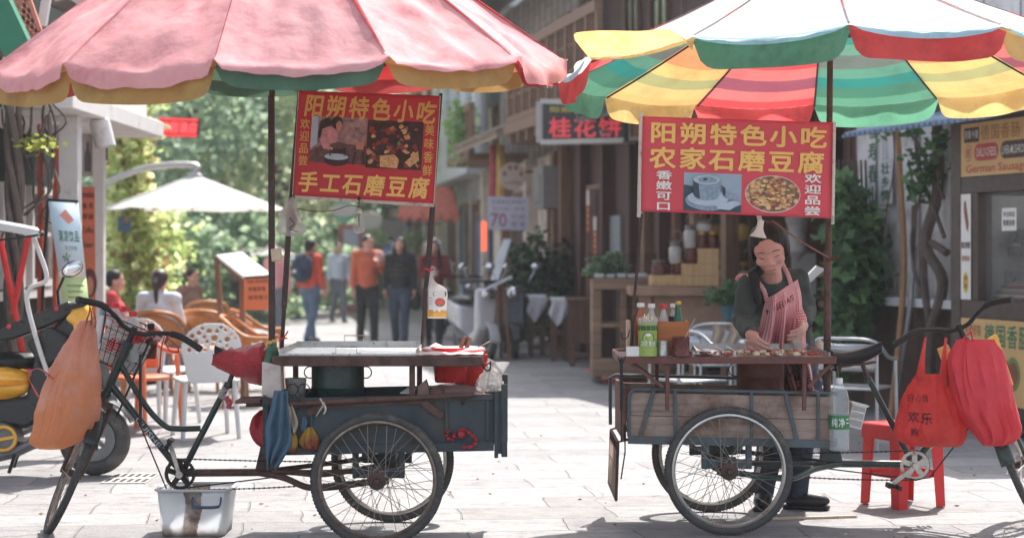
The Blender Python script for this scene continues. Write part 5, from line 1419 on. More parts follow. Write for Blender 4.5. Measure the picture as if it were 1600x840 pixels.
w=MB();w.torus(p+V((-.0,0,.008)),.162,.006,(0,0,1),40,8);w.build('red_rim',M('red_rim_plastic',C(214,70,70),.4),T)
w=MB();
def rag(u,v):
    p=V((PX(650,9.4)+.34*u,9.31+.62*v,ZL+.006+.012*mnoise.noise(V((u*5,v*6,1)))+(.035*max(0,1-abs(u-.22)*6)*max(0,v-.3))))
    p.z+=-.0 if v>0 else 0
    return p
w.sheet(rag,26,20);tag(w.build('white_cloth',M('white_cotton',C(222,216,212),.9,var=.06,bump=.3),solid=.003),'crumpled white cloth spread under the round chopping board','cloth')
m_knifewood=M('knife_handle_wood',C(128,82,66),.5,var=.2)
for i,(a,b) in enumerate((((726,525),(718,549)),((735,527),(727,549)))):
    T=thing('knife',['knife with a wooden handle standing up, on the left of the pair','knife with a wooden handle standing up, on the right of the pair'][i],'knife',P(*b,9.6),'knives on the counter end')
    w=MB();w.tube([P(*a,9.6),P(a[0]*.5+b[0]*.5,a[1]*.5+b[1]*.5,9.6),P(*b,9.6)],[.010,.012,.009],10);w.build('handle',m_knifewood,T)
    w=MB();d=(P(*b,9.6)-P(*a,9.6)).normalized();w.bar(P(*b,9.6),P(*b,9.6)+d*.05,.003,.02,up=(0,1,0));w.build('blade',m_steel,T)
w=MB();w.tube([P(728,553,9.6),P(766,532,9.5)],.003,6);tag(w.build('skewer',m_rim2),'thin steel skewer sticking out over the counter end','skewer')
w=MB();w.tube(catmull([P(752,558,9.35),P(755,572,9.35),P(762,579,9.35),P(766,575,9.35),P(766,565,9.35)],5),.0045,6);tag(w.build('wire_hook',m_black),'black wire hook at the end of the left counter','hook')
T=thing('plastic_bag','clear crumpled plastic bag tied at the right end of the left counter','plastic bag',P(768,580,9.5))
w=MB();rings(w,[(760,770,574,.015),(754,778,583,.04),(748,783,594,.06),(745,784,604,.06),(750,780,611,.04)],9.5,44,40,.02,16,7.1);w.build('film',m_clearbag,T)
w=MB();w.sheet(lambda u,v:P(762+34*v*(.25+.75*u)+3*math.sin(v*9),572-14*u+22*v*(1.1-u*.6)+3*math.sin(u*7+v*4),9.5+.05*math.sin(u*6+v*5)),16,16);w.build('loose_end',m_clearbag,T)
w=MB();w.tube(catmull([P(742,577,9.4),P(756,570,9.4),P(768,566,9.4)],4),[.004+.004*(i % 3) for i in range(9)],6);w.build('red_knot',m_stringred,T)
T=thing('bag_of_bowls','clear bags with pinkish contents filling the box below the red bucket','plastic bag',P(705,610,9.6))
w=MB();rings(w,[(690,720,600,.06),(672,748,606,.12),(670,756,616,.14),(680,750,626,.1)],9.55,30,20,.03,15,1.7);w.build('film',film('pinkish_bag_film',C(206,168,164),.3,.3,.25),T)
w=MB();w.prism([P(652,618,9.5),P(653,604,9.5),P(665,594,9.5),P(671,612,9.5),P(668,618,9.5)],(0,.12,0));tag(w.build('carton',M('pinkish_carton',C(190,152,142),.8)),'small pinkish carton leaning inside the blue box','carton')
w=MB();w.bar(P(632,614,9.4),P(644,606,9.5),.05,.004);tag(w.build('paper_tray',m_white),'white paper tray by the counter leg in the blue box','tray')
# front end of the left box: bottles, cup with scissors, rags
bottle('glass_bottle','green glass bottle with a gold cap in a white paper wrapper',421,532,600,20,9.33,m_greenglass,m_yelcap,'bottles at the front of the blue box','neck',capf=.07)
bottle('glass_bottle','green glass bottle with a gold cap, half hidden behind its neighbour',429,530,598,20,9.42,m_greenglass,m_yelcap,'bottles at the front of the blue box','neck',capf=.07)
w=MB();w.prism([P(409,565,9.26),P(438,571,9.26),P(440,624,9.26),P(409,620,9.26)],(0,.13,0));tag(w.build('paper_wrapper',M('dirty_white_card',C(206,192,184),.85,var=.1,dirt=C(150,128,116),damt=.2),bevel=.004),'stained white card box holding the green glass bottles','box')
w=MB();p=P(462,622,9.38);rr=17*9.38/F
w.lathe([(rr*.8,0),(rr*.85,.003),(rr,.10),(rr*1.03,.103),(rr*.96,.1),(rr*.8,.006),(0,.006)],p,24);tag(w.build('plastic_cup',film('cloudy_plastic',C(190,186,182),.35,.3)),'cloudy plastic cup by the rail of the blue box','cup')
T=thing('scissors','black scissors handles hanging over the rail by the plastic cup','scissors',P(466,622,9.2))
for sx in (-1,1):w=MB();w.torus(P(466+sx*9,608,9.2),.028,.003,(0,1,0),20,6);w.tube([P(466+sx*4,616,9.2),P(466-sx*1,640,9.2)],.003,6);w.build('handle',m_black,T)
def hangcloth(name,label,cat,tab,D,mat,amp=.02,fr=14,seed=0,back=.1):
    """cloth over the rail: front drape given by rows (px_left, px_right, py)"""
    w=MB()
    def fn(u,v):
        if v<.12:
            a,b,y=tab[0];t=v/.12
            p=P(a+(b-a)*u,y,D);return p+V((0,back*(1-t)*.5,-.05*(1-t)**2+.012*math.sin(PI*t)))
        t=(v-.12)/.88;a,b,y=lerp_list(tab,t)
        p=P(a+(b-a)*u,y+5*math.sin(u*7+seed)*t,D)
        return p+V((0,amp*(math.sin(u*fr+seed+t*2.5)*.6+mnoise.noise(V((u*4,t*3,seed)))*.9)*(.35+t)-.01,0))
    w.sheet(fn,36,40);tag(w.build(name,mat,solid=.004,ang=180),label,cat)
hangcloth('blue_cloth','worn blue grey cloth hanging over the front end of the rail','cloth',[(428,450,612),(422,452,640),(415,455,665),(416,456,688),(416,444,710),(418,432,728)],9.16,M('blue_grey_cotton',C(78,104,122),.95,var=.15,bump=.3,bscale=30),.03,16,1)
hangcloth('checked_cloth','small beige checked cloth hanging beside the blue grey cloth','cloth',[(448,456,630),(450,462,645),(450,466,658),(452,462,672)],9.19,M('beige_check_cotton',C(178,160,144),.95,var=.15),.015,9,2)
hangcloth('small_blue_rag','scrap of blue rag tied above the yellow bag on the box','rag',[(473,478,652),(472,480,660),(471,479,668),(474,480,674)],9.2,MATS['blue_grey_cotton'],.008,9,3)
w=MB();rings(w,[(455,460,676,.01),(446,465,684,.03),(447,466,696,.035),(451,462,705,.02)],9.19,20,16,.012,30,2.0);tag(w.build('yellow_bag',m_yelbag),'small knotted yellow plastic bag behind the checked cloth','plastic bag','yellow bags on the box')
w=MB();rings(w,[(482,487,667,.008),(472,492,677,.03),(468,497,690,.04),(474,495,699,.03),(480,490,703,.01)],9.19,24,18,.014,30,5.0);tag(w.build('yellow_bag',m_yelbag),'larger knotted yellow plastic bag on the box beside the wheel','plastic bag','yellow bags on the box')
w=MB();rings(w,[(408,414,640,.02),(398,420,652,.05),(392,425,672,.06),(400,424,690,.05),(412,420,700,.02)],9.42,24,20,.02,22,8.0);tag(w.build('red_bag',m_redbag),'crumpled red plastic bag hanging behind the blue grey cloth','plastic bag')
w=MB();w.tube(catmull([P(500,622,9.15),P(505,632,9.14),P(500,640,9.14),P(494,650,9.15)],4),[.006,.008,.007,.006,.009,.01,.008,.007,.006,.005,.004,.003,.003],6,flat=.5);w.tube(catmull([P(505,628,9.14),P(509,638,9.13),P(506,646,9.14)],4),.007,6,flat=.5);tag(w.build('white_rag',m_hem),'strip of white rag tied round the rail of the blue box','rag')
for i,pts in enumerate(([(703,672),(697,676),(700,684),(708,686),(710,676)],[(716,672),(726,671),(738,680),(744,688),(736,697),(722,698)])):
    w=MB();k=catmull([P(*q_,9.19) for q_ in pts],5)
    w.tube(k,[.012+.006*math.sin(j*1.9) for j in range(len(k))],8,flat=.7)
    if i:w.sph(P(721,678,9.19),(.02,.012,.022))
    tag(w.build('red_tie',m_redbag),['short knotted red plastic strip on the blue box side','looped red plastic strip on the blue box side, nearer the tailgate'][i],'plastic strip')
# --- left handlebar and saddle
T=thing('shopping_bag','big orange translucent bag hanging from the left handlebar grip','plastic bag',P(140,485,9.45))
w=MB();rings(w,[(132,142,500,.02),(112,144,525,.05),(94,148,560,.09),(72,152,600,.12),(60,152,640,.13),(52,142,670,.12),(50,120,690,.09),(66,96,701,.03)],9.42,72,64,.03,12,4.0,.006);w.build('bag_body',m_orangebag,T)
w=MB()
for a,b in (((133,505),(140,472)),((142,508),(138,470))):w.tube(catmull([P(*a,9.4),P((a[0]+b[0])/2+3,(a[1]+b[1])/2,9.4),P(*b,9.45)],4),[.014-.001*i for i in range(9)],6,flat=.35)
w.tube(catmull([P(142,520,9.42),P(150,505,9.42),P(144,480,9.42)],4),.009,6,flat=.35)
w.build('strap',film('orange_strap_film',C(214,120,84),.05,.4),T)
w=MB();w.tube(catmull([P(84,592,9.33),P(62,576,9.33),P(48,580,9.33),P(46,592,9.33),P(56,612,9.34),P(62,622,9.35)],5),[.009+.004*math.sin(i*.7) for i in range(26)],8,flat=.4);w.build('knot',film('pink_strap_film',C(230,130,130),.05,.4),T)
w=MB();k=catmull([P(257,525,9.5),P(252,545,9.48),P(250,572,9.48)],6);w.tube(k,.004,6);w.tube([P(250,572,9.48),P(247,582,9.48)],[.006,.010],6);w.tube(catmull([P(262,528,9.5),P(276,540,9.5),P(278,550,9.5),P(266,548,9.5),P(258,535,9.5)],5),.0035,6);w.torus(P(260,531,9.56),.02,.006,(1,0,-.3),14,6)
tag(w.build('tasselled_string',M('dull_red_cord',C(150,70,62),.8)),'dull red cord with a tassel tied to the rear grip of the handlebar','cord')
T=thing('saddle_cover','red plastic bag wrapped over the bicycle saddle','plastic bag',LL(.76,0,.87))
w=MB()
def sc(u,v):
    a=.885-.30*v;th=2*PI*u
    wd=.03+.10*min(1,max(0,v*1.15))**.9;
    if v>.88:wd*=math.sqrt(max(0,1-((v-.88)/.12)**2))*.95+.05
    if v<.06:wd*=.55+v*7.5
    up=.035+.045*v;dn=.03+.12*min(1,v*1.2)
    if v>.88:up*=.6;dn*=math.sqrt(max(0.02,1-((v-.88)/.12)**2))
    p=LL(a,wd*math.cos(th),.895+.02*v+(up if math.sin(th)>0 else dn)*math.sin(th))
    return p+mnoise.noise_vector(p*16)*.012+mnoise.noise_vector(p*40)*.004
w.sheet(sc,44,40,wrap=True);w.build('bag_film',m_redbag,T)
w=MB();k=catmull([P(352,606,9.55),P(346,614,9.55),P(350,622,9.55)],5);w.tube(k,[.018+.006*math.sin(i*2) for i in range(11)],8);w.build('clear_knot',m_clearbag,T)
w=MB();w.tube(catmull([P(352,620,9.52),P(358,628,9.52),P(357,638,9.52)],4),[.012+.005*(i % 2) for i in range(9)],8);w.build('pink_knot',film('pink_bag_film',C(236,130,146),.1,.4),T)
# basket contents
m_cola=M('red_bottle_label',C(206,50,60),.5,var=.1)
bp=bk(.10,.0,.10)
spots=[(.07,-.085,180,473,'clear bottle with a red cap and red label, leftmost in the basket'),(.10,-.02,196,478,'clear bottle with a red cap standing in the middle of the basket'),(.05,.02,208,486,'clear bottle with a red cap, shortest of the three in the basket')]
for i,(f,l,px,yt,lb) in enumerate(spots):
    D=bk(f,l,.05).y;bottle('drink_bottle',lb,px,yt,yt+80,30,D,m_pet,m_redcap,'bottles in the wire basket','soda',(m_cola,.38,.56),None,.10,.40)
bottle('sauce_bottle','brown bottle with a black cap tilted at the rear of the basket',236,505,560,18,bk(.08,.1,.1).y,M('brown_sauce',C(130,70,50),.2,var=.1,transl=.2),m_black,None,'neck',None,None,.16,.6)
bottle('drink_bottle','clear bottle with a blue grey cap at the front corner of the basket',161,482,560,26,bk(.16,-.1,.1).y,m_pet,M('blue_grey_cap',C(120,140,156),.4),'bottles in the wire basket','soda')
T=thing('paper_liner','printed white carton and pink bag lining the wire basket','packaging',bp)
m_printbox=None
t=NT('printed_white_carton');c=t.mix(t.ramp(t.noise(30,2,.5,t.mapping((1,1,3))),[(.55,(0,0,0)),(.58,(.5,)*3)]),C(206,200,196),C(130,120,120));t.base(c);t.b.inputs['Roughness'].default_value=.7;m_printbox=t.mat
w=MB();
for (l0,l1,f0,f1,h) in ((-.12,.02,.01,.09,.20),(.03,.12,.01,.12,.17)):
    pts=[bk(f0,l0,.01),bk(f0,l1,.01),bk(f0,l1,h),bk(f0,l0,h)];e=bk(f1,l0,.01)-bk(f0,l0,.01);w.prism(pts,e)
w.build('carton',m_printbox,T)
fc=Face2D(bk(.006,-.10,.15),bk(.006,.0,.15),bk(.006,.0,.06),bk(.006,-.10,.06));fc.char('鲜',.05,.05,.95,.95,0,1,.02) if True else None;fc.build('printed_mark',m_cola,T,flat=True)
w=MB();w.sheet(lambda u,v:bk(.0+.24*v,-.15+.30*u,.225+.02*mnoise.noise(V((u*7,v*6,3)))-.08*math.sin(PI*u)*math.sin(PI*v)),24,16);w.build('pink_bag',film('pale_pink_film',C(232,186,186),.3,.35),T)
w=MB();w.lathe([(0,0),(.03,.004),(.034,.02),(.02,.035),(0,.036)],bk(.12,.12,.22),14);tag(w.build('orange_fruit',M('orange_red_fruit',C(226,106,72),.4)),'small orange red fruit on top of the basket','fruit')
# plastic tub on the ground
TB=GD(838);T=thing('plastic_tub','translucent white plastic tub with a brown stain, on the ground','tub',(PX(300,TB),TB+.1,0),None)
t=NT('milky_tub_plastic');c0=t.ramp(t.noise(3,4),[(.3,C(236,237,238)),(.7,C(244,245,246))]);sep=t.n('ShaderNodeSeparateXYZ');t.l(t.tc(),sep.inputs[0])
sx=t.math('ADD',t.math('MULTIPLY',t.math('SUBTRACT',t.noise(7,5),.5),.12),t.math('ADD',sep.outputs[0],.0))
st_=t.math('MULTIPLY',t.math('LESS_THAN',t.math('ABSOLUTE',sx),.045),t.ramp(t.noise(9,7,.7),[(.3,(.25,)*3),(.62,(1,1,1))]))
low=t.ramp(t.math('ADD',sep.outputs[2],t.math('MULTIPLY',t.math('SUBTRACT',t.noise(8,5),.5),.16)),[(.0,(1,1,1)),(.06,(0,0,0))])
c1=t.mix(st_,c0,C(142,118,100));c1=t.mix(t.math('MULTIPLY',low,.8),c1,C(140,122,106));t.base(c1);t.b.inputs['Roughness'].default_value=.4;t.translucent(c1,.62)
m_tub=t.mat;m_tubrim=M('white_tub_rim',C(222,222,222),.4,var=.06,transl=.25)
w=MB();d0=TB;dd=.34
def tubp(sx,sy,z):k=1-(.24-z)/.24*.14;wx=.183*k;wy=dd/2*k;return V((PX(301,TB)+sx*wx,TB+dd/2+.0+sy*wy-.02,z))
cr_=[(-1,-.8),(-.9,-1),(.9,-1),(1,-.8),(1,.8),(.9,1),(-.9,1),(-1,.8)]
w.sheet(lambda u,v:tubp(*cr_[int(round(u*8)) % 8],.002+.236*v),8,8,wrap=True);k0=len(w.v);w.add([tubp(a,b,.004) for a,b in cr_],[tuple(range(8))]);w.build('tub_wall',m_tub,T,solid=.004)
w=MB();w.tube([tubp(a*1.03,b*1.03,.238) for a,b in cr_],.011,8,closed=True,flat=.7);w.build('rim',m_tubrim,T)
w=MB();xh=PX(324,TB);yh=tubp(0,-1,.15).y-.004
w.tube(catmull([V((xh-.072,yh,.205)),V((xh-.07,yh-.02,.17)),V((xh-.05,yh-.032,.158)),V((xh+.05,yh-.032,.158)),V((xh+.07,yh-.02,.17)),V((xh+.072,yh,.205))],5),[.005]*8+[.008]*10+[.005]*8,8);w.build('handle',M('dark_blue_plastic',C(66,86,108),.4),T)
# ================================================================ right cart
DR=9.52
c4=[P(1004,182,DR),P(1303,191,DR),P(1299,341,DR),P(1001,330,DR)]
BR=thing('banner','wide red banner with stone mill photo and round food photo','banner',(c4[2]+c4[3])/2,'banners over the food carts')
def BF():
    S=Face2D(*c4,up=.0028);S.bend=lambda u,v:.010*math.sin(u*4.2+1)+.0022*math.sin(u*15+v*5)*v+.002*math.sin(v*5-u*4);return S
S=BF();S.rect(0,0,1,1,0,0,24);S.build('banner_sheet',[m_signpink],BR,solid=.0012)
S=BF();S.line('阳朔特色小吃',.03,.045,.975,.285,0,2,.035);S.line('农家石磨豆腐',.03,.305,.965,.55,0,2,.035)
S.col('香嫩可口',.075,.555,.16,.99,1,2,.03);S.col('欢迎品尝',.855,.535,.945,.985,1,2,.03)
S.build('banner_lettering',[m_signgold,m_whiteem],BR,flat=True)
S=BF();u0,u1,v0,v1=.222,.525,.575,.975
S.rect(u0,v0,u1,v1,0,1,12);S.poly([q(0,.32),q(.15,.35),q(.3,.9),q(.9,.86),q(1,.8),q(1,1),q(0,1)],3,2)
S.ell(*q(.42,.72),.118,.105,1,3);S.ell(*q(.42,.66),.108,.08,2,4);S.poly([q(.16,.2),q(.16,.56),q(.22,.68),q(.4,.72),q(.56,.68),q(.62,.56),q(.62,.2)],1,5);S.poly([q(.16,.2),q(.16,.56),q(.2,.64),q(.28,.68),q(.24,.2)],3,6);S.ell(*q(.39,.18),.07,.05,2,7);S.ell(*q(.40,.18),.05,.032,1,8);S.ell(*q(.36,.17),.012,.012,3,9)
S.poly([q(.62,.45),q(.95,.56),q(.93,.68),q(.66,.62)],1,4);S.poly([q(.64,.3),q(.72,.38),q(.72,.58),q(.68,.56)],3,5);S.poly([q(.55,.8),q(.9,.7),q(.98,.78),q(.8,.95),q(.6,.93)],2,5)
S.build('photo_print',[m_pg0,m_pg1,m_pg2,m_pg3],BR,flat=True)
S=BF();cu,cv,ru,rv=.690,.77,.146,.195;S.ell(cu,cv,ru,rv,0,1,40);S.ell(cu,cv,ru*.97,rv*.95,1,2,40)
for i in range(90):
    a,r0=rnd.uniform(0,6.28),rnd.random()**.5*.8;x,y=cu+ru*r0*math.cos(a),cv+rv*r0*math.sin(a);e=rnd.uniform(.05,.14)
    S.poly([(x+ru*e*rnd.uniform(.6,1.2)*math.cos(t),y+rv*e*.7*rnd.uniform(.6,1.2)*math.sin(t)) for t in [2*PI*j/7 for j in range(7)]],rnd.choice((2,2,3,4,1)),3+i*.02)
for x,y in ((.4,.65),(.55,.68),(.35,.4),(.62,.3),(.85,.42),(.3,.2)):S.ell(cu-ru+2*ru*x,cv-rv+2*rv*y,.0055,.012,5,6)
S.build('photo_print',[M('printed_plate_white',C(216,206,200),.5),m_plate,M('printed_noodle',C(226,188,132),.6,var=.25,scale=50),M('printed_browned',C(200,132,84),.6,var=.3,scale=50),M('printed_red_bits',C(176,84,84),.6,var=.2),M('printed_scallion',C(80,132,80),.6)],BR,flat=True)
w=MB();w.tube([c4[0]+V((-.006,.004,.02)),c4[3]+V((-.008,.004,-.03))],.012,10);w.tube([c4[1]+V((.004,.006,.0)),c4[2]+V((.008,.006,-.03))],.008,10);w.build('white_sleeve',m_hem,BR)
w=MB();w.tube([P(1003,334,DR),P(990,480,DR+.05),P(985,556,DR+.06)],.0075,8);w.build('pole',m_pole,BR)
w=MB()
for i in range(2):w.tube(catmull([P(1296,405,9.93),P(1304,402,9.92),P(1310,404,9.93),P(1290,407,9.95)],4),.004,5)
w.tube(catmull([P(1206,344,9.5),P(1250,376,9.6),P(1294,402,9.93)],5),.0042,6);tag(w.build('red_wire',M('red_brown_wire',C(128,66,54),.6)),'red brown wire running from the lamp shade to the striped umbrella pole','wire')
T=thing('bell_lamp','white bell shaped lamp shade hanging before the woman','lamp',P(1186,341,DR+.03));qm=Matrix.Rotation(R(9),3,'Y')
w=MB();sc_=DR/F;w.lathe([(5*sc_,0),(5*sc_,-5*sc_),(5.5*sc_,-12*sc_),(8*sc_,-19*sc_),(12.5*sc_,-25*sc_),(13*sc_,-27*sc_),(12.2*sc_,-27*sc_),(11.5*sc_,-24.5*sc_),(5*sc_,-13*sc_)],P(1189,344,DR+.03),24,0,qm,cap=False);w.build('shade',M('yellowed_white_plastic',C(222,212,198),.5,var=.08,transl=.15),T)
w=MB();w.tube([P(1185,334,DR+.03),P(1188,348,DR+.03)],.0125,10);w.build('socket',m_hem,T)
# bottles and tins at the left end of the right counter
ZR=.92;grp='seasoning bottles on the right counter'
def yb(D):return HY+(EYE-ZR)*F/D
Dn=9.72
bottle('sauce_bottle','orange sauce bottle with a white cap, leftmost on the counter',1001,473,yb(Dn),19,Dn,M('orange_sauce',C(196,112,78),.3,var=.1,transl=.25),m_whitecap,grp,'round',None,None,.08,.62)
bottle('milk_bottle','white milky bottle with a white cap behind the green tin',1018,474,yb(Dn),20,Dn,M('milky_plastic',C(206,202,198),.35,transl=.3),m_whitecap,grp,'round',(M('dark_label',C(80,70,70),.6),.3,.55),None,.09,.55)
bottle('water_bottle','clear bottle with a red cap behind the wooden caddy',1037,475,yb(Dn),19,Dn,m_pet,m_redcap,grp,'round',None,None,.08,.55)
bottle('small_bottle','small clear bottle with a dark blue cap beside the green bottle',1051,474,yb(Dn+.06),12,Dn+.06,m_pet,m_whitecap,grp,'round',(M('navy_label',C(50,56,78),.5),.5,.75),None,.08,.6)
bottle('vinegar_bottle','green glass bottle with a gold cap above the wooden caddy',1060,470,yb(Dn),21,Dn,m_greenglass,m_yelcap,grp,'neck',None,None,.06,.42)
T=thing('condiment_caddy','plain orange brown wooden box in the middle of the seasoning bottles','box',P(1053,yb(9.6),9.6))
w=MB();a=P(1028,502,9.6);b=P(1077,554,9.6);w.bb((a.x,9.6,ZR+.0),(b.x,9.61,a.z));w.bb((a.x,9.8,ZR),(b.x,9.81,a.z));w.bb((a.x,9.611,ZR),(a.x+.01,9.799,a.z));w.bb((b.x-.01,9.611,ZR),(b.x,9.799,a.z));w.build('box_side',wood('orange_plywood',C(160,92,48),C(190,118,70),.6,axis='X'),T,bevel=.002)
def tin(name,label,cat,px,yt,wd,D,body,rim,grp=None,lid=False):
    p=V((PX(px,D),D,ZR));h=PZ(yt,D)-ZR;r=wd/2*D/F
    T=thing(name,label,cat,p,grp);w=MB()
    w.lathe([(0,0),(r,0),(r*1.03,.004),(r,.008),(r,h-.008),(r*1.03,h-.004),(r*1.02,h),(r*.95,h),(r*.95,h*.4),(0,h*.4)],p,28);w.build('can_body',body,T);return T,p,r,h
m_greentin=M('green_yellow_tin',C(150,170,84),.45,var=.12,scale=12)
T,p,r,h=tin('chopstick_tin','green drink tin stuffed with wooden sticks on the counter','tin',1012,505,30,DR+.03,m_greentin,None)
def curved(T,p,r,tl,tr,h0,h1,draw,mats,name):
    """a printed label bent round a can, from angle tl to tr (degrees, -90 faces the street)"""
    class CF(Face2D):
        def at(s,u,v,lvl=0):
            a=R(tl+(tr-tl)*u);rr=r+.0006*(lvl+1);return p+V((rr*math.cos(a),rr*math.sin(a),h1+(h0-h1)*v))
    S=CF((0,0,0),(1,0,0),(1,0,-1),(0,0,-1));draw(S);S.build(name,mats,T,flat=True)
def art(S):
    S.rect(0,0,1,.16,1,0,8);S.ell(.5,.42,.24,.2,2,1);S.ell(.5,.40,.19,.14,3,2);S.ell(.5,.3,.1,.05,4,3);S.poly([(.18,.46),(.82,.46),(.9,.72),(.1,.72)],1,3);S.word('凉粉',.22,.5,.78,.68,4,4);S.rect(.3,.86,.7,.89,1,2)
curved(T,p,r*1.0,-170,-10,.004,h-.01,art,[m_greentin,M('tin_dark_green',C(56,96,58),.5),M('tin_mid_green',C(92,128,66),.5),M('tin_pale_green',C(176,200,110),.5),m_whiteem],'printed_label')
w=MB()
for i in range(12):
    a=rnd.uniform(0,6.28);q0=p+V((r*.6*math.cos(a),r*.6*math.sin(a),h*.5));w.bar(q0,q0+V((rnd.uniform(-.03,.02),rnd.uniform(-.02,.02),h*.5+rnd.uniform(.01,.05))),.007,.003)
w.build('wooden_stick',M('pale_sticks',C(232,220,196),.7),T)
w=MB();w.sheet(lambda u,v:p+V(((r*(1.0+.12*v))*math.cos(2*PI*u),(r*(1.0+.12*v))*math.sin(2*PI*u),h+.03*v*(1+.4*math.sin(u*31))-.004)),30,3,wrap=True);w.build('bag_lip',m_clearbag,T)
tin('food_can','short grey metal can beside the green tin','can',1036,532,19,DR+.05,m_steel,None)
T,p,r,h=tin('sauce_jar','glass jar of dark red chilli sauce in front of the wooden caddy','jar',1064,527,27,DR+.02,M('dark_red_sauce',C(96,40,38),.25,var=.3,scale=40),None)
w=MB();w.lathe([(r*1.02,h),(r*1.04,h+.003),(r*1.02,h+.006),(r*.9,h+.004)],p,24);w.build('jar_rim',m_clear,T)
w=MB();w.tube([p+V((0,.02,h*.5)),P(1086,497,DR+.05)],.0022,5);w.build('spoon',m_steel,T)
for i,(x,y0_,y1_,m) in enumerate(((984,500,556,'pale'),(990,540,556,'white'))):
    w=MB();w.bb((PX(982,DR),DR+.1,ZR+.001),(PX(987,DR),DR+.22,PZ(502,DR))) if i==0 else w.bb((PX(979,DR),DR+.01,ZR+.001),(PX(999,DR),DR+.012,PZ(541,DR)))
    tag(w.build('paper_box' if i==0 else 'paper_slip',M('pale_card',C(206,180,156),.8) if i==0 else m_white),['narrow pale card box at the far left end of the right counter','white paper slip standing at the left corner of the right counter'][i],['box','paper'][i])
w=MB();w.tube(catmull([P(966,558,DR),P(969,566,DR),P(973,566,DR),P(978,556,DR)],4),.004,6);w.tube([P(971,566,DR),P(971,690,DR)],.005,6);w.tube([P(971,560,DR),P(971,640,DR)],.008,8);tag(w.build('hook_rod',m_black),'long black hooked rod hanging from the left end of the right counter','rod')
w=MB();w.tube(catmull([P(971,520,DR),P(973,529,DR),P(980,527,DR),P(984,515,DR)],5),.0028,5);tag(w.build('wire_hook',m_black),'thin wire hook on the pole beside the seasoning bottles','hook')
# griddle with food
T=thing('griddle_tray','steel griddle tray full of tofu pieces before the woman','tray',(PX(1200,9.8),9.8,ZR))
x0,x1=PX(1082,9.55),PX(1297,9.55);y0,y1=9.545,10.26;t_=.003
w=MB();w.bb((x0,y0,ZR-.012),(x1,y1,ZR-.006));w.bb((x0,y1-t_,ZR-.005),(x1,y1,ZR+.03));w.bb((x0,y0,ZR-.005),(x0+t_,y1-t_-.001,ZR+.02));w.bb((x1-t_,y0,ZR-.005),(x1,y1-t_-.001,ZR+.02));w.build('pan',m_steel,T)
w=MB();rnd=random.Random(31)
for i in range(170):
    x=rnd.uniform(x0+.06,x1-.04);y=rnd.uniform(y0+.02,y0+.38);s_=rnd.uniform(.010,.02)
    w.box((x,y,ZR+.004+s_*.3),(s_*1.6,s_*1.4,s_*.9),rnd.uniform(0,3),rnd.choice((0,0,1,2,2,3)))
w.build('tofu_pieces',[M('browned_tofu',C(176,128,92),.6,var=.3,scale=40),M('pale_tofu',C(222,206,178),.6),M('chilli_red',C(166,70,60),.5),M('scallion_green',C(92,120,70),.5)],T,bevel=.002)['kind']='stuff'
for px,py,lb in ((1130,540,'bent steel scoop standing at the left of the griddle'),(1148,543,'small steel scoop beside the fist of the woman'),(1182,543,'upright steel spatula just below the fist of the woman'),(1223,545,'pointed steel spatula tip in front of the apron')):
    w=MB();b=P(px,556,9.58);w.prism([b+V((-.009,0,0)),b+V((.009,0,0)),b+V((.005,0,.026)),b+V((-.003,0,.03))],(0,.006,0));w.bar(b+V((0,.004,.026)),b+V((-.03,.09,.045)),.007,.004)
    tag(w.build('spatula',m_steel,bevel=.001),lb,'spatula','steel tools on the griddle')
w=MB();w.sheet(lambda u,v:V((PX(1086,9.6)+.13*u,9.57+.28*v,ZR+.012+.03*(1-u)*(1-abs(2*v-1))+.01*math.sin(u*6+v*4))),12,10);tag(w.build('foil_sheet',m_steel,solid=.002),'bent sheet of foil at the left end of the griddle','foil')
# barrel stove
T=thing('barrel_stove','dark red metal barrel stove standing in the wooden box','stove',(PX(1188,9.9),9.9,.5));p=V((PX(1188,9.9),9.9,.50));r=37*9.9/F
w=MB();w.lathe([(0,0),(r*.96,0),(r*.97,.16),(r*1.0,.165),(r*.98,.17),(r*.99,.29),(r*1.02,.295),(r,.30),(r,.375),(r*1.03,.38),(r*1.03,.39),(r*.9,.39),(0,.38)],p,40);w.build('barrel',M('maroon_barrel_paint',C(98,50,46),.55,var=.3,scale=5,dirt=C(120,84,66),damt=.35,dscale=5),T)
for sx in (-1,1):w=MB();w.torus(p+V((sx*(r+.01),-.02,.33)),.035,.003,(0,1,0),18,6);w.build('handle',m_black,T)
# hanging water bottle, small white basket, cream bottle
bw=bottle('water_bottle','big clear water bottle with a green label hanging by the saddle',1311,590,703,32,9.6,glass('water_bottle_plastic',(.9,.92,.92,1),.22,.1),m_whitecap,None,'wide',(M('green_water_label',C(60,128,78),.4,var=.2,scale=30),.30,.49),(glass('bottle_water',(.8,.84,.86,1),.2),.3),.08,.36)
p=P(1311,703,9.6);h=113*9.6/F;r=16*9.6/F
curved(bw,p,r*1.02,-150,-30,h*.31,h*.48,lambda S:(S.char('纯',.06,.1,.36,.9,0,1),S.char('净',.40,.1,.70,.9,0,1),S.rect(.76,.2,.95,.3,0,1),S.rect(.76,.5,.95,.6,0,1)),[m_whiteem],'label_lettering')
w=MB();w.tube([P(1311,592,9.6),P(1308,572,9.6)],.002,5);w.build('string',M('green_string',C(96,130,92),.8),bw)
T=thing('plastic_basket','small white slotted plastic basket tilted beside the water bottle','basket',P(1337,645,9.85));qb=Matrix.Rotation(R(14),3,'Y')
w=MB()
bc=P(1337,648,9.85)
for i in range(9):w.box(bc+qb @ V((-.034+.0085*i,-.045,-.005)),(.004,.003,.115),0,0,qb)
for z in (-.06,-.02,.02,.055):w.box(bc+qb @ V((0,-.045,z)),(.075,.004,.008),0,0,qb)
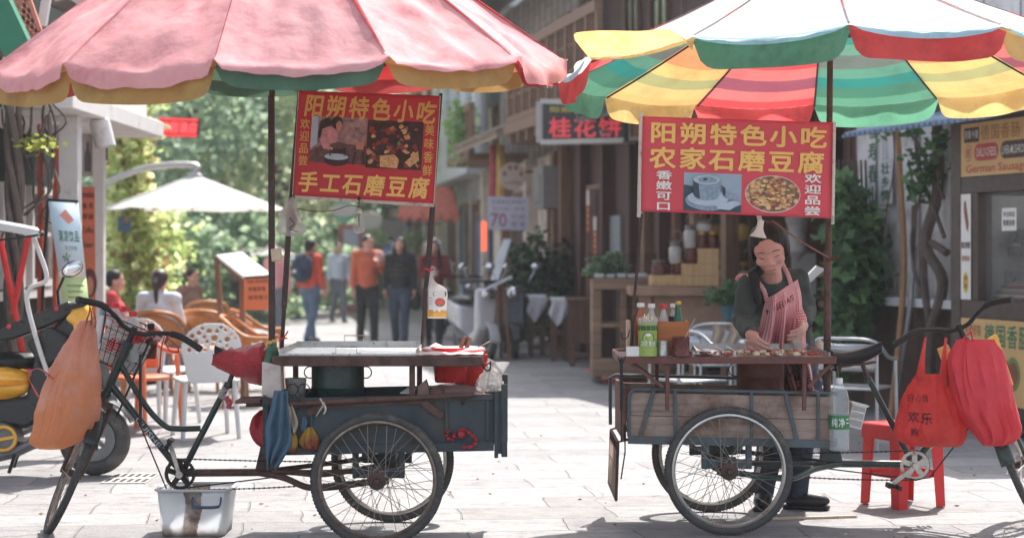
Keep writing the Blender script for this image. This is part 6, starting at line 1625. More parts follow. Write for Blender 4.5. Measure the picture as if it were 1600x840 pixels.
w.box(bc+qb @ V((0,.0,.062)),(.095,.1,.008),0,0,qb);w.box(bc+qb @ V((0,.0,-.064)),(.07,.088,.006),0,0,qb);w.box(bc+qb @ V((.036,0,0)),(.004,.088,.12),0,0,qb);w.box(bc+qb @ V((-.036,0,0)),(.004,.088,.12),0,0,qb);w.box(bc+qb @ V((0,.045,0)),(.07,.004,.12),0,0,qb)
w.build('basket_wall',m_white,T)
bottle('detergent_bottle','cream bottle with a thin black rod behind the griddle end',1281,530,yb(10.15),13,10.15,M('cream_plastic',C(214,200,184),.4),m_whitecap,None,'round',None,None,.1,.5)
w=MB();w.tube([P(1283,531,9.9),P(1305,532,9.9)],.003,5);tag(w.build('steel_rod',m_black),'short thin black rod sticking out beside the umbrella pole','rod')
# red bags on the right handlebar
T=thing('shopping_bag','bright red translucent bag with black characters on the right handlebar','plastic bag',P(1450,535,9.75))
DBG=9.72
w=MB();rings(w,[(1438,1478,584,.02),(1424,1486,602,.055),(1412,1494,625,.085),(1403,1502,655,.10),(1402,1506,680,.09),(1420,1500,694,.05),(1450,1490,698,.01)],DBG,80,60,.024,13,9.0,.008);w.build('bag_body',m_redbag2,T)
w=MB()
for a,mid,b in (((1438,600),(1441,560),(1446,530)),((1474,602),(1475,560),(1478,530))):w.tube(catmull([P(*a,DBG),P(*mid,DBG),P(b[0],b[1]-2,DBG+.05)],4),[.05,.042,.034,.026,.02,.016,.013,.011,.01],10,flat=.65)
w.build('strap',m_redbag2,T)
S=Face2D(P(1420,612,DBG-.085),P(1462,612,DBG-.085),P(1462,690,DBG-.105),P(1420,690,DBG-.105));S.line('好心情',.0,.05,.75,.22,0,1,.0);S.char('欢',0,.38,.4,.62,0,1);S.char('乐',.45,.40,.85,.66,0,1);S.char('购',.1,.72,.4,.9,0,1)
w=S
bod=[c for c in T.children if c.name.startswith('bag_body')][0]
bv=BVHTree.FromPolygons([v.co+V(T.location) for v in bod.data.vertices],[tuple(p.vertices) for p in bod.data.polygons])
def stick(S,bv,off=.004):
    for i,p in enumerate(S.v):
        h=bv.ray_cast(V((p.x,p.y-.5,p.z)),V((0,1,0)))
        if h[0]:S.v[i]=h[0]+V((0,-off,0))
stick(S,bv,.005);S.build('bag_lettering',M('black_print',C(70,26,28),.6),T,flat=True)
T=thing('shopping_bag','large full red cloth bag at the right end of the handlebar','bag',P(1525,525,9.7));m_redcloth=M('red_nonwoven_cloth',C(222,70,80),.6,var=.1,bump=.5,bscale=22,transl=.26)
w=MB();rings(w,[(1498,1552,530,.015),(1489,1562,546,.05),(1483,1570,578,.10),(1488,1580,615,.13),(1500,1588,648,.14),(1518,1591,670,.12),(1532,1580,688,.08),(1540,1562,696,.02)],9.66,80,64,.022,9,2.2,.0,0,.8);w.build('bag_body',m_redcloth,T)
w=MB()
for a,b in (((1502,532),(1517,517)),((1520,532),(1517,516))):w.tube(catmull([P(*a,9.62),P((a[0]+b[0])/2,(a[1]+b[1])/2,9.62),P(*b,9.68)],3),.012,8,flat=.35)
w.build('strap',m_redcloth,T)
w=MB();w.prism([P(1530,540,9.72),P(1558,522,9.72),P(1584,600,9.72),P(1562,620,9.72)],(0,.05,0));tag(w.build('yellow_box',M('yellow_carton',C(236,190,92),.6)),'yellow carton sticking out behind the large red cloth bag','carton')
w=MB();w.prism([P(1466,545,9.82),P(1482,538,9.82),P(1490,560,9.82),P(1472,562,9.82)],(0,.03,0));tag(w.build('yellow_packet',M('yellow_packet_paper',C(232,196,120),.7)),'small yellow packet between the two red bags','packet')
# red plastic stool
SD_=GD(796);SX=PX(1412,SD_+.15);T=thing('plastic_stool','red plastic stool behind the chainring of the right tricycle','stool',(SX,SD_+.18,0));m_stool=M('red_stool_plastic',C(226,46,50),.38,var=.06,bump=.05,transl=.12)
w=MB();hs=.475;cx,cy=SX,SD_+.18;q_=Matrix.Rotation(R(28),3,'Z')
def sp(x,y,z):return V((cx,cy,0))+q_ @ V((x,y,z))
w.box(sp(0,0,hs-.012),(.335,.335,.026),0,0,q_);w.build('seat',m_stool,T,bevel=.012)
w=MB()
for i in range(4):
    a,b=[((-1,-1),(1,-1)),((1,-1),(1,1)),((1,1),(-1,1)),((-1,1),(-1,-1))][i]
    pts=[sp(a[0]*.142,a[1]*.142,hs-.03),sp(b[0]*.142,b[1]*.142,hs-.03),sp(b[0]*.146,b[1]*.146,hs-.085),sp(b[0]*.1,b[1]*(.1 if a[1] !=b[1] else .148),hs-.07) if False else sp(b[0]*.147,b[1]*.147,hs-.09),sp(a[0]*.147,a[1]*.147,hs-.09)]
    w.bar(sp(a[0]*.163,a[1]*.163,hs-.05),sp(b[0]*.163,b[1]*.163,hs-.055),.006,.07)
w.build('apron_rail',m_stool,T)
for sx in (-1,1):
    for sy in (-1,1):
        w=MB();top=(sx*.145,sy*.145);bot=(sx*.17,sy*.17)
        for ax_ in (0,1):
            o=V((-.055*sx,0,0)) if ax_==0 else V((0,-.055*sy,0))
            p0=V((top[0]+.012*sx,top[1]+.012*sy,hs-.03));p1=V((bot[0],bot[1],.004))
            o0=o*1.55;o1=o*1.2
            th_=V((0,-.004*sy,0)) if ax_==0 else V((-.004*sx,0,0))
            vs=[p0,p0+o0,p1+o1,p1];w.prism([sp(*v_) for v_ in vs],q_ @ th_)
        w.build('leg',m_stool,T,bevel=.002)
w=MB();z=.19
for a,b in (((-1,-1),(1,-1)),((1,-1),(1,1)),((1,1),(-1,1)),((-1,1),(-1,-1))):w.bar(sp(a[0]*.15,a[1]*.15,z),sp(b[0]*.15,b[1]*.15,z),.008,.035)
w.build('stretcher',m_stool,T,bevel=.002)
w=MB();w.bar(P(1205,GD and 812,GD(812))+V((0,0,.008)),P(1338,808,GD(808))+V((0,0,.008)),.02,.012);tag(w.build('wooden_stick',M('pale_wood_stick',C(206,180,156),.8)),'thin pale wooden stick lying on the paving behind the big wheel','stick')
# ================================================================ left side: cafe, signs, scooters, chairs, umbrellas
m_greenwood=wood('dark_green_boards',C(38,66,56),C(56,88,74),.7,plank=.2,axis='Z')
m_whitepaint=M('white_painted_wood',C(214,210,206),.6,var=.06,dirt=C(150,142,136),damt=.15,dscale=3)
m_orangepaint=M('orange_red_post',C(176,78,52),.6,var=.2,dirt=C(110,56,44),damt=.3)
CX=-4.55
T=thing('cafe_house','green boarded cafe with white porch posts and a white porch roof','cafe',(CX,16,0))
w=MB();w.bb((CX-4,12.2,0),(CX,18.9,5.2));w.build('wall',m_greenwood,T)
w=MB();w.bb((CX+.001,12.2,.0),(CX+.05,18.9,.25));w.bb((CX+.001,12.2,1.02),(CX+.06,18.9,1.1));w.build('skirting',m_whitepaint,T)
for y0,y1 in ((16.35,17.1),(17.35,18.2)):
    fo=MB();e=.07
    fo.bb((CX+.001,y0,2.0),(CX+.07,y1,2.07));fo.bb((CX+.001,y0,1.12),(CX+.07,y1,1.19));fo.bb((CX+.001,y0,1.191),(CX+.07,y0+e,1.999));fo.bb((CX+.001,y1-e,1.191),(CX+.07,y1,1.999));fo.bb((CX+.001,y0+e,1.6),(CX+.05,y1-e,1.64))
    o=fo.build('window',m_whitepaint,T);p_=MB();p_.bb((CX+.002,y0+e,1.191),(CX+.02,y1-e,1.999));p_.build('pane',m_darkglass,o)
w=MB();w.bb((CX+.01,14.2,PZ(188,15.5)),(-3.36,17.9,PZ(160,15.5)));w.bb((CX+.02,14.3,PZ(188,15.5)+.2),(-3.5,17.8,PZ(160,15.5)+.25));w.build('porch_roof',m_whitepaint,T,bevel=.01)
for px,D,wd in ((110,15.0,.15),(155,17.3,.10)):
    w=MB();x=PX(px,D);w.bb((x-wd/2,D-wd/2,0),(x+wd/2,D+wd/2,PZ(189,15.5)));w.bb((x-wd*.7,D-wd*.7,0),(x+wd*.7,D+wd*.7,.2));w.build('pillar',m_whitepaint,T)
w=MB();w.prism([P(62,196,15.02),P(122,196,15.02),P(122,245,15.02),P(100,240,15.02),P(88,222,15.02),P(62,212,15.02)],(0,.05,0));w.build('scroll_bracket',m_whitepaint,T)
w=MB();w.bb((PX(58,16),16,0),(PX(66,16),16.08,3.2));w.bb((PX(82,17),17,0),(PX(88,17),17.08,2.6));w.build('orange_post',m_orangepaint,T)
w=MB();w.bb((PX(125,17.4),17.4,PZ(275,17.4)),(PX(148,17.4),17.45,PZ(212,17.4)));w.build('notice_panel',m_whitepaint,T)
fc=Face2D(P(131,222,17.38),P(143,222,17.38),P(143,268,17.38),P(131,268,17.38));fc.poly([(.35,0),(.65,0),(.65,.25),(.9,.45),(.9,1),(.1,1),(.1,.45),(.35,.25)],0,1);fc.build('bottle_picture',M('grey_print',C(120,124,130),.6),T,flat=True)
w=MB();w.bb((PX(128,17.6),17.6,PZ(250,17.6)),(PX(165,17.6),17.7,PZ(196,17.6)));w.build('dark_transom',M('maroon_board',C(84,52,48),.7,var=.2),T)
for px,py,r0,rot,lb in ((112,192,.085,18,'white cylindrical spotlight under the porch roof, nearer the street corner'),(160,208,.085,-14,'white cylindrical spotlight on a bracket over the orange poster')):
    D=15.4;q0=Matrix.Rotation(R(rot),3,'Y');p=P(px,py,D);t_=thing('spotlight',lb,'spotlight',p,'porch spotlights')
    w=MB();w.lathe([(0,.12),(r0*.8,.12),(r0,.10),(r0,-.12),(r0*.9,-.12),(r0*.85,-.05)],p,20,0,q0);w.build('lamp_body',m_whitepaint,t_)
    w=MB();w.tube([p+q0 @ V((0,0,.12)),p+V((0,0,.3))],.02,8);w.build('arm',m_whitepaint,t_)
# upper storey timber: diagonal beam, lattice, white post
w=MB();w.bar(P(-12,-10,13.2),P(34,88,13.2),.14,.2);tag(w.build('green_beam',M('bright_green_paint',C(50,120,92),.6,var=.15)),'slanted green beam at the upper left corner','beam')
T=thing('lattice_panel','slanted pink wooden lattice panel above the pink umbrella edge','lattice',P(30,30,13.4));A,B_,C_,D_=P(4,-6,13.4),P(44,-6,13.4),P(64,52,13.4),P(34,66,13.4)
w=MB();lat=lambda u,v:(A*(1-u)+B_*u)*(1-v)+(D_*(1-u)+C_*u)*v
for i in range(-3,5):
    for sg in (1,-1):
        u0_=i/4;pts=[]
        for k in range(13):
            v=k/12;u=u0_+sg*v*.9+(0 if sg>0 else .9)
            if 0<=u<=1:pts.append(lat(u,v))
        if len(pts)>1:w.bar(pts[0],pts[-1],.02,.022,up=(0,1,0))
for a,b in ((A,B_),(B_,C_),(C_,D_),(D_,A)):w.bar(a,b,.03,.035,up=(0,1,0))
w.build('lattice',M('faded_pink_wood',C(206,130,112),.7,var=.12),T)
w=MB();w.bar(P(76,-20,13.8),P(66,40,13.8),.06,.06);tag(w.build('white_strut',m_whitepaint),'white slanted strut above the left umbrella','strut')
# thatch and creepers: bundle of stems hanging by the cafe
T=thing('liana','thick twisted brown liana trunk climbing by the green cafe wall','liana',(PX(25,14),14,0));w=MB();rnd=random.Random(77)
for k in range(4):
    pts=[V((PX(22,14)+.05*math.sin(i*1.1+k*1.6)+.05*(i>9)*(k-1.5),14+.05*math.cos(i*1.1+k*1.6),i*.28)) for i in range(15)]
    w.tube(catmull(pts,3),.034-.004*k,8)
for k in range(9):
    x=rnd.uniform(0,95);pts=[P(x+rnd.gauss(0,9)*i*.4,120+36*i,14.2+rnd.uniform(-.2,.2)) for i in range(rnd.randint(4,9))];w.tube(catmull(pts,4),rnd.uniform(.005,.011),6)
w.tube(catmull([P(30,240,14),P(60,215,14),P(76,180,14),P(74,225,14),P(40,245,14)],5),.018,6)
for k in range(12):w.tube(catmull([P(70+k*5,-10+k,14+.02*k),P(85+k*3,8+k,14),P(110+k*3,2+k*2,14)],3),.03,6)
w.build('stem',m_vine,T);w=MB()
leaf_cloud(w,90,lambda:P(62+rnd.gauss(0,16),222+rnd.gauss(0,8),14+rnd.gauss(0,.1)),.07,0,rnd);w.build('leaves',[leafmat('olive_leaf',C(120,130,60),C(170,176,90),.4)],T,flat=True)
# leafy creeper column and sunlit hedge tree behind the porch
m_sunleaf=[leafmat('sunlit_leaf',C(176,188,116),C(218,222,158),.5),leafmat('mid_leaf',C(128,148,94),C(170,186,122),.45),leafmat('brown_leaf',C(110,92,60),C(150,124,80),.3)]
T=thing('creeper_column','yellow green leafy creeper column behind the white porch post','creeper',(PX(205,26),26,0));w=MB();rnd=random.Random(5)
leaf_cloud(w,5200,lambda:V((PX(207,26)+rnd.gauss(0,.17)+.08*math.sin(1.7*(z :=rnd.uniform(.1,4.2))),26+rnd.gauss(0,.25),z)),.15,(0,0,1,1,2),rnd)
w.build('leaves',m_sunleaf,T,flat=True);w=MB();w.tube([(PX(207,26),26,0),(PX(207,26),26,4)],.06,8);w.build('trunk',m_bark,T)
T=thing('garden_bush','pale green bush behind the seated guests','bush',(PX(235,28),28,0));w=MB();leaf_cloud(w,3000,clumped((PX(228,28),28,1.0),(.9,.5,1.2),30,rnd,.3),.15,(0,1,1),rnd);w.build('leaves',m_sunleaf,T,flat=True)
# small blue flag on the creeper
w=MB();w.bb((PX(184,25.4),25.4,PZ(362,25.4)),(PX(204,25.4),25.42,PZ(338,25.4)));tag(w.build('blue_board',M('dull_blue_board',C(76,96,124),.7)),'small dull blue board hanging in the leafy creeper','board')
# lit red character sign over the street
SDp=27;tl,tr,br_,bl=P(243,183,SDp),P(311,185,SDp),P(309,215,SDp),P(241,214,SDp);T=thing('lit_sign','red lit dot matrix sign glowing before the trees','sign',(tl+br_)/2)
w=MB();w.prism([tl+V((0,.02,0)),tr+V((0,.02,0)),br_+V((0,.02,0)),bl+V((0,.02,0))],(0,.15,0));w.build('sign_box',MATS['black_sign_face'],T)
fc=Face2D(tl,tr,br_,bl,.004);m_led2=emit('bright_red_led',C(255,70,76),.95);fc.rect(0,0,1,1,1,0);fc.line('田园酒店',.12,.2,.98,.8,0,2,.05)
for i in range(14):
    for v in (.09,.91):fc.ell(.04+i*.07,v,.026,.06,0,2,8)
fc.build('sign_lettering',[m_led2,M('dark_red_led_back',C(120,40,46),.5)],T,flat=True)
w=MB();w.tube([tl+V((.1,.1,0)),tl+V((-1.6,.3,.1))],.03,6);w.build('bracket',MATS['pale_metal'],T)
# cantilever umbrella
def parasol(name,label,px,ytip,yrim,halfpx,D,mat,ribs=8,arm=None,flatk=1.0,group=None,cat='umbrella',poleto=0.0,withpole=True):
    c=P(px,yrim,D);r=halfpx*D/F;h=(yrim-ytip)*D/F
    T=thing(name,label,cat,(c.x,c.y,0 if withpole else c.z),group);w=MB()
    def f(u,v):
        k=u*ribs;i=math.floor(k);t=k-i;a=2*PI*i/ribs+.2;b=2*PI*(i+1)/ribs+.2
        d=V((math.cos(a),math.sin(a),0)).lerp(V((math.cos(b),math.sin(b),0)),t)
        return c+d*(r*v)+V((0,0,h*(1-v)**flatk*(1 if flatk>=1 else 1)-.0-.02*4*t*(1-t)*v))
    w.sheet(f,ribs*6,10);w.build('canopy',mat,T,ang=25)
    w=MB()
    for i in range(ribs):a=2*PI*i/ribs+.2;w.tube([c+V((0,0,h-.03)),c+V((math.cos(a),math.sin(a),0))*(r*.97)+V((0,0,-.02))],.008,5)
    w.build('rib_set',m_pole,T)
    if withpole:w=MB();w.tube([(c.x,c.y,poleto),(c.x,c.y,c.z+h)],.03,8);w.build('pole',MATS['pale_metal'],T)
    return T,c,r,h
m_offwhite=fabric('off_white_canvas',(C(206,202,196),C(222,218,212)),.35,C(180,174,166),.1,folds=.2)
T,c,r,h=parasol('cantilever_umbrella','big off white cafe umbrella hung from a curved grey arm',304,272,326,142,25,m_offwhite,8,withpole=False)
T.location.z=c.z
w=MB();w.tube(catmull([c+V((0,0,h)),P(306,259,25),P(262,258,25),P(215,266,25),P(176,282,25),P(160,300,25),P(158,360,25),P(158,556,25)],5),.045,8);w.lathe([(0,.05),(.10,.0),(.12,-.05)],c+V((0,0,h)),16)
w.build('arm',MATS['pale_metal'],T)
T_,c,r,h=parasol('rain_umbrella','pale white umbrella held up behind the thick left pole',426,374,396,36,31,m_offwhite,8,withpole=False,flatk=1.8)
T2,c2,r2,h2=parasol('rain_umbrella','blue umbrella held behind the woman with long black hair',612,373,398,30,30.5,fabric('dull_blue_cloth',(C(84,112,138),C(100,128,152)),.3),8,withpole=False,flatk=1.8)
for T__,cc,hh_ in ((T_,c,h),(T2,c2,h2)):w=MB();w.tube([cc+V((0,0,hh_+.05)),cc+V((0,0,-.62))],.012,6);w.build('pole',m_black,T__)
# orange awning, round signs, banners further down the right row
w=MB();a0,a1=f5.s_at(744,.02),f5.s_at(706,.02)
f5b=f5
def orange(u,v):return P(632+76*u+6*v*(u-.5)*4,292+52*v,41-1.4*v)+V((0,0,.05*math.sin(u*40)*(v>.8)))
w.sheet(orange,40,10);tag(w.build('awning',fabric('orange_red_awning',(C(206,112,92),C(222,132,110)),.3),solid=.02),'orange red fabric awning behind the corner of the left banner','awning')
def disc_sign(label,px,py,rx,ry,D,mats,draw=None,cat='sign',name='round_sign'):
    p=P(px,py,D);T=thing(name,label,cat,p);w=MB();w.lathe([(0,.0),(rx*D/F*.98,0),(rx*D/F,.02),(rx*D/F,.10),(0,.12)],p,28,0,V((0,1,0)).to_track_quat('Z','Y').to_matrix(),sy=ry/rx);w.build('disc',mats[0],T)
    fc=Face2D(P(px-rx,py-ry,D-.006),P(px+rx,py-ry,D-.006),P(px+rx,py+ry,D-.006),P(px-rx,py+ry,D-.006),.003)
    if draw:draw(fc);fc.build('sign_print',mats[1:],T,flat=True)
    w=MB();w.tube([P(px+rx,py-ry*.3,D+.08),P(px+rx,py-ry*.3,D+.08)+V((.9,.3,0))],.02,6);w.build('bracket',m_black,T)
m_cream=M('cream_sign_board',C(196,184,174),.6,var=.06);m_mauve=M('mauve_print',C(140,96,110),.6);m_lilac=M('pale_lilac_board',C(196,196,214),.5,var=.05)
def paw(fc):
    for x,y in ((.2,.42),(.4,.2),(.62,.2),(.82,.42)):fc.ell(x,y,.07,.09,0,1,12)
    fc.word('COFFEE',.2,.68,.8,.8,0,1)
disc_sign('round cream sign with small red dots beside the pink and yellow banner',801,275,21,22,30,[m_cream,M('muted_red_print',C(166,96,88),.6)],paw)
disc_sign('green round sign hanging before the trees under the left banner',537,330,18,18,40,[M('green_sign_board',C(110,170,130),.6),m_cream],lambda fc:fc.ell(.5,.45,.6,.28,0,1))
disc_sign('pale oval sign beside the green round sign',578,345,20,13,42,[m_cream,m_mauve],None)
disc_sign('grey round sign behind the heads of the walking people',615,355,17,17,46,[M('grey_sign_board',C(136,134,136),.6),m_cream],None)
# lilac price board with 70
tl,tr,br_,bl=P(762,307,29),P(826,308,29),P(826,360,29),P(763,358,29);T=thing('price_board','pale lilac hanging board with a large number 70','sign',(tl+br_)/2)
w=MB();w.prism([tl,tr,br_,bl],(0,.05,0));w.build('board',m_lilac,T)
fc=Face2D(tl,tr,br_,bl,.004);fc.line('云南鲜花饼特产',.08,.08,.94,.22,0,1,0);fc.line('买二送一优惠',.1,.30,.92,.42,1,1,.0);fc.word('70',.06,.50,.46,.92,1,1,.02);fc.line('元起',.56,.5,.94,.68,0,1,0);fc.line('批发',.56,.72,.94,.92,0,1,0)
fc.build('board_lettering',[m_mauve,M('mauve_red_print',C(170,92,108),.6)],T,flat=True);w=MB();w.tube([tl.lerp(tr,.5)+V((0,.02,0)),P(801,297,30)],.01,6);w.build('hanger',m_black,T)
w=MB();S=Face2D(P(765,226,31),P(789,226,31),P(788,312,31),P(764,312,31),.003);S.rect(0,0,.45,1,0,0);S.rect(.45,0,1,1,1,0);tag(S.build('cloth_banner',[M('deep_pink_cloth',C(196,92,104),.8),M('mustard_cloth',C(214,176,100),.8)],solid=.01),'tall pink and yellow cloth banner above the lilac price board','banner')
w=MB();w.bb((PX(752,31),31,PZ(392,31)),(PX(760,31),31.05,PZ(346,31)));tag(w.build('lit_strip',emit('orange_red_glow',C(255,96,66),.8)),'narrow glowing orange red strip between the blue doors','lamp')
T=thing('light_box','pinkish framed light box behind the walking people','sign',P(550,385,44));w=MB();w.bb((PX(529,44),44,0),(PX(568,44),44.2,PZ(350,44)));w.build('frame',M('dusty_pink_frame',C(190,120,116),.6),T);w=MB();w.bb((PX(537,44),43.96,PZ(408,44)),(PX(560,44),43.999,PZ(358,44)));w.build('face',m_lilac,T)
w=MB();w.bar(P(772,442,27),P(793,376,28),.12,.06);tag(w.build('leaning_board',m_whitewall),'long pale board leaning on the wall under the 70 price board','board')
# hanging plant on the beige balcony, and dark bushes at the brick house
T=thing('hanging_plant','green hanging plant in a red pot on the beige balcony','hanging plant',P(722,226,34));w=MB();rnd=random.Random(8);leaf_cloud(w,900,lambda:P(722+rnd.gauss(0,9),205+rnd.gauss(0,17),34+rnd.gauss(0,.2)),.14,(0,1),rnd,1.0);w.build('leaves',[leafmat('balcony_leaf',C(90,130,66),C(140,172,90),.4),m_leaf_far[0]],T,flat=True);w=MB();w.lathe([(.09,-.12),(.14,.1),(.15,.12),(.1,.12)],P(720,222,34),14);w.build('pot',M('terracotta',C(160,84,62),.7),T)
for i,(px,D,ww,hh,lb) in enumerate([(850,28.0,.42,1.6,'dark leafy bush in front of the beige wall beside the benches'),(812,28.6,.3,1.2,'mid green bush behind the chrome headlight')]):
    T=thing('bush',lb,'bush',(PX(px,D),D,0),'bushes by the brick house');w=MB();leaf_cloud(w,2400,clumped((PX(px,D),D,hh*.6),(ww,.5,hh*.58),26,rnd,.3),.12,(0,1) if i else (0,0,0,1),rnd);w.build('leaves',[leafmat('dark_bush_leaf',C(34,46,40),C(54,70,56),.15),m_ivy[0]],T,flat=True)
# ---------------- furniture
def chair_metal(label,x,y,rz,group):
    T=thing('metal_chair',label,'chair',(x,y,0),group)
    return T
m_alu=M('dull_aluminium',C(168,172,176),.35,.8,var=.08)
def alu_chair(label,x,y,rz,group,proto=[None]):
    if proto[0]:return dup(proto[0],(x,y,0),rz,label)
    T=thing('metal_chair',label,'chair',(0,0,0),group)
    w=MB();w.box((0,0,.45),(.42,.42,.02));w.build('seat',m_alu,T,bevel=.008)
    w=MB();w.sheet(lambda u,v:V((.25*math.sin((u-.5)*2.6),.20+.05*math.cos((u-.5)*2.6)-.02,.58+.2*v)),14,4);w.build('backrest',m_alu,T,solid=.01)
    w=MB();w.tube(catmull([(-.25,-.22,.66),(-.26,.0,.68),(-.22,.2,.80),(0,.27,.82),(.22,.2,.80),(.26,0,.68),(.25,-.22,.66)],5),.014,8);w.build('arm_rail',m_alu,T)
    for sx in (-1,1):
        for sy in (-1,1):w=MB();w.tube([(sx*.25,sy*.22,0),(sx*.24,sy*.2,.66 if sy<0 else .72)],.013,8);w.build('leg',m_alu,T)
    T.location=(x,y,0);T.rotation_euler.z=rz;proto[0]=T;return T
for px,D,rz,lb in ((1078,14.6,.5,'aluminium chair under the seasoning bottles behind the right cart'),(1336,13.8,2.6,'aluminium armchair with a solid back, beside the striped umbrella pole'),(1118,16.6,3.3,'aluminium chair with a cloth over its back, left of the woman')):alu_chair(lb,PX(px,D),D,rz,'aluminium chairs behind the right cart')
w=MB();w.sheet(lambda u,v:P(1112+40*u+4*math.sin(v*5),505+40*v,16.35-.05*math.sin(u*9)),16,12);tag(w.build('checked_cloth',MATS['beige_check_cotton'],solid=.008),'pale checked cloth over the aluminium chair left of the woman','cloth')
T=thing('cafe_table','round metal table between the aluminium chairs behind the right cart','table',(PX(1200,15.2),15.2,0));w=MB();x=PX(1225,15.2);w.lathe([(0,.70),(.36,.70),(.37,.715),(.36,.73),(0,.73)],(x,15.2,0),36);w.build('tabletop',m_alu,T);w=MB();w.cyl((x,15.2,.02),(x,15.2,.70),.03);w.lathe([(.24,0),(.22,.03),(.03,.05)],(x,15.2,0),20);w.build('pedestal',m_alu,T)
# wooden benches and folded tables along the right row
m_bench=wood('reddish_bench_wood',C(84,60,50),C(120,90,74),.7,plank=.1,axis='Z')
BL_=['wooden cafe table with a white cloth, farther of the two clothed tables','wooden cafe table with a white cloth, nearer of the two clothed tables','bare slatted wooden bench end beside the shop counter']
for i,(x0,x1,yt,yb_,D) in enumerate(((826,852,462,553,25.6),(861,889,466,560,24.6),(890,938,466,572,23.5))):
    a,b=PX(x0,D),PX(x1,D);z1=PZ(yt,D);T=thing('cafe_table' if i<2 else 'bench',BL_[i],'table' if i<2 else 'bench',((a+b)/2,D+.4,0),'wooden tables along the shop fronts' if i<2 else None)
    w=MB();w.bb((a-.03,D-.03,z1-.05),(b+.03,D+.9,z1));w.build('tabletop' if i<2 else 'backrest',m_bench,T,bevel=.008)
    for xx in (a,b-.07):
        for yy in (D,D+.8):w=MB();w.bb((xx,yy,0),(xx+.07,yy+.07,z1-.051));w.build('leg',m_bench,T)
    w=MB();w.bb((a+.071,D+.01,.30),(b-.071,D+.04,z1-.06)) if i==2 else w.bb((a+.071,D+.01,.35),(b-.071,D+.05,.42));w.build('panel',m_bench,T);w=MB();w.bb((a+.071,D+.01,.1),(b-.071,D+.05,.16));w.build('stretcher',m_bench,T)
    if i<2:
        w=MB()
        def cl(u,v,a=a,b=b,D=D,z1=z1):
            x=a-.01+(b-a+.02)*u
            if v<.4:return V((x,D+.5-.55*v/.4,z1+.006))
            t=(v-.4)/.6;return V((x+.02*math.sin(t*5),D-.055-.02*math.sin(u*12)*t,z1+.006-t*(.20+.18*(1-abs(2*u-.9)))))
        w.sheet(cl,16,16);tag(w.build('tablecloth',M('white_tablecloth',C(206,206,210),.9,var=.05),solid=.006),['white cloth draped on the farther clothed table','white cloth draped on the nearer clothed table'][i],'tablecloth','white tablecloths')
# easel stand
T=thing('easel_stand','brown wooden easel stand beside the white scooter','easel',(PX(785,25),25,0));
for a,b in (((768,575),(780,440)),((798,575),(786,440)),((783,560),(783,445))):w=MB();w.bar(P(*a,25 if a[0] !=783 else 25.5),P(*b,25.1),.05,.04);w.build('leg',m_brownwood,T)
w=MB();w.bar(P(758,452,24.9),P(800,432,24.9),.5,.03);w.build('board',m_whitewall,T)
# white plastic chair with holes in its back
def leg4(T,mat,pts,r,taper=.8):
    for p0,p1 in pts:w=MB();w.tube([p0,p1],[r,r*taper],8);w.build('leg',mat,T)
m_wchair=M('white_chair_plastic',C(220,220,220),.4,var=.04,transl=.12)
def hole_chair(label,x,y,rz,group,proto=[None]):
    if proto[0]:return dup(proto[0],(x,y,0),rz,label)
    T=thing('plastic_chair',label,'chair',(0,0,0),group)
    w=MB();w.sheet(lambda u,v:V(((u-.5)*.46,-.2+.42*v,.455+.015*math.cos((u-.5)*3)-.01*v)),12,10);w.build('seat',m_wchair,T,solid=.02)
    # back: oval shell pierced by rounded holes (built as a fine grid with cells left out)
    w=MB();nx,nz=64,60;rnd=random.Random(11);holes=[]
    while len(holes)<24:
        hx,hz,hr=rnd.uniform(-.19,.19),rnd.uniform(.68,.87),rnd.uniform(.014,.027)
        if all((hx-a)**2+(hz-b)**2>(hr+c_+.008)**2 for a,b,c_ in holes) and (hx/.215)**2+((hz-.72)/.17)**2<.9:holes.append((hx,hz,hr))
    idx={}
    def pt(i,j):
        if (i,j) not in idx:
            X=-.24+.48*i/nx;Z=.44+.46*j/nz;idx[(i,j)]=len(w.v);w.v.append(V((X,.22+.12*(Z-.44)-.35*X*X,Z)))
        return idx[(i,j)]
    for i in range(nx):
        for j in range(nz):
            X=-.24+.48*(i+.5)/nx;Z=.44+.46*(j+.5)/nz
            wd=.235*math.sqrt(max(0,1-((Z-.70)/.205)**2)) if Z>.70 else .235-.06*(.70-Z)/.26
            if abs(X)>wd or any((X-a)**2+(Z-b)**2<c_*c_ for a,b,c_ in holes):continue
            w.f.append([pt(i,j),pt(i+1,j),pt(i+1,j+1),pt(i,j+1)]);w.m.append(0)
    w.build('backrest',m_wchair,T,solid=.014)
    leg4(T,m_wchair,[((sx*.19,sy*.18,.45),(sx*.22,sy*.23,0)) for sx in (-1,1) for sy in (-1,1)],.022)
    T.location=(x,y,0);T.rotation_euler.z=rz;proto[0]=T;return T
hole_chair('white plastic chair with an oval back full of holes, nearest the red saddle cover',PX(318,14.5),14.6,PI+.35,'white pierced chairs')
hole_chair('white pierced plastic chair just behind the wire basket',PX(250,15.6),15.7,PI-.5,'white pierced chairs')
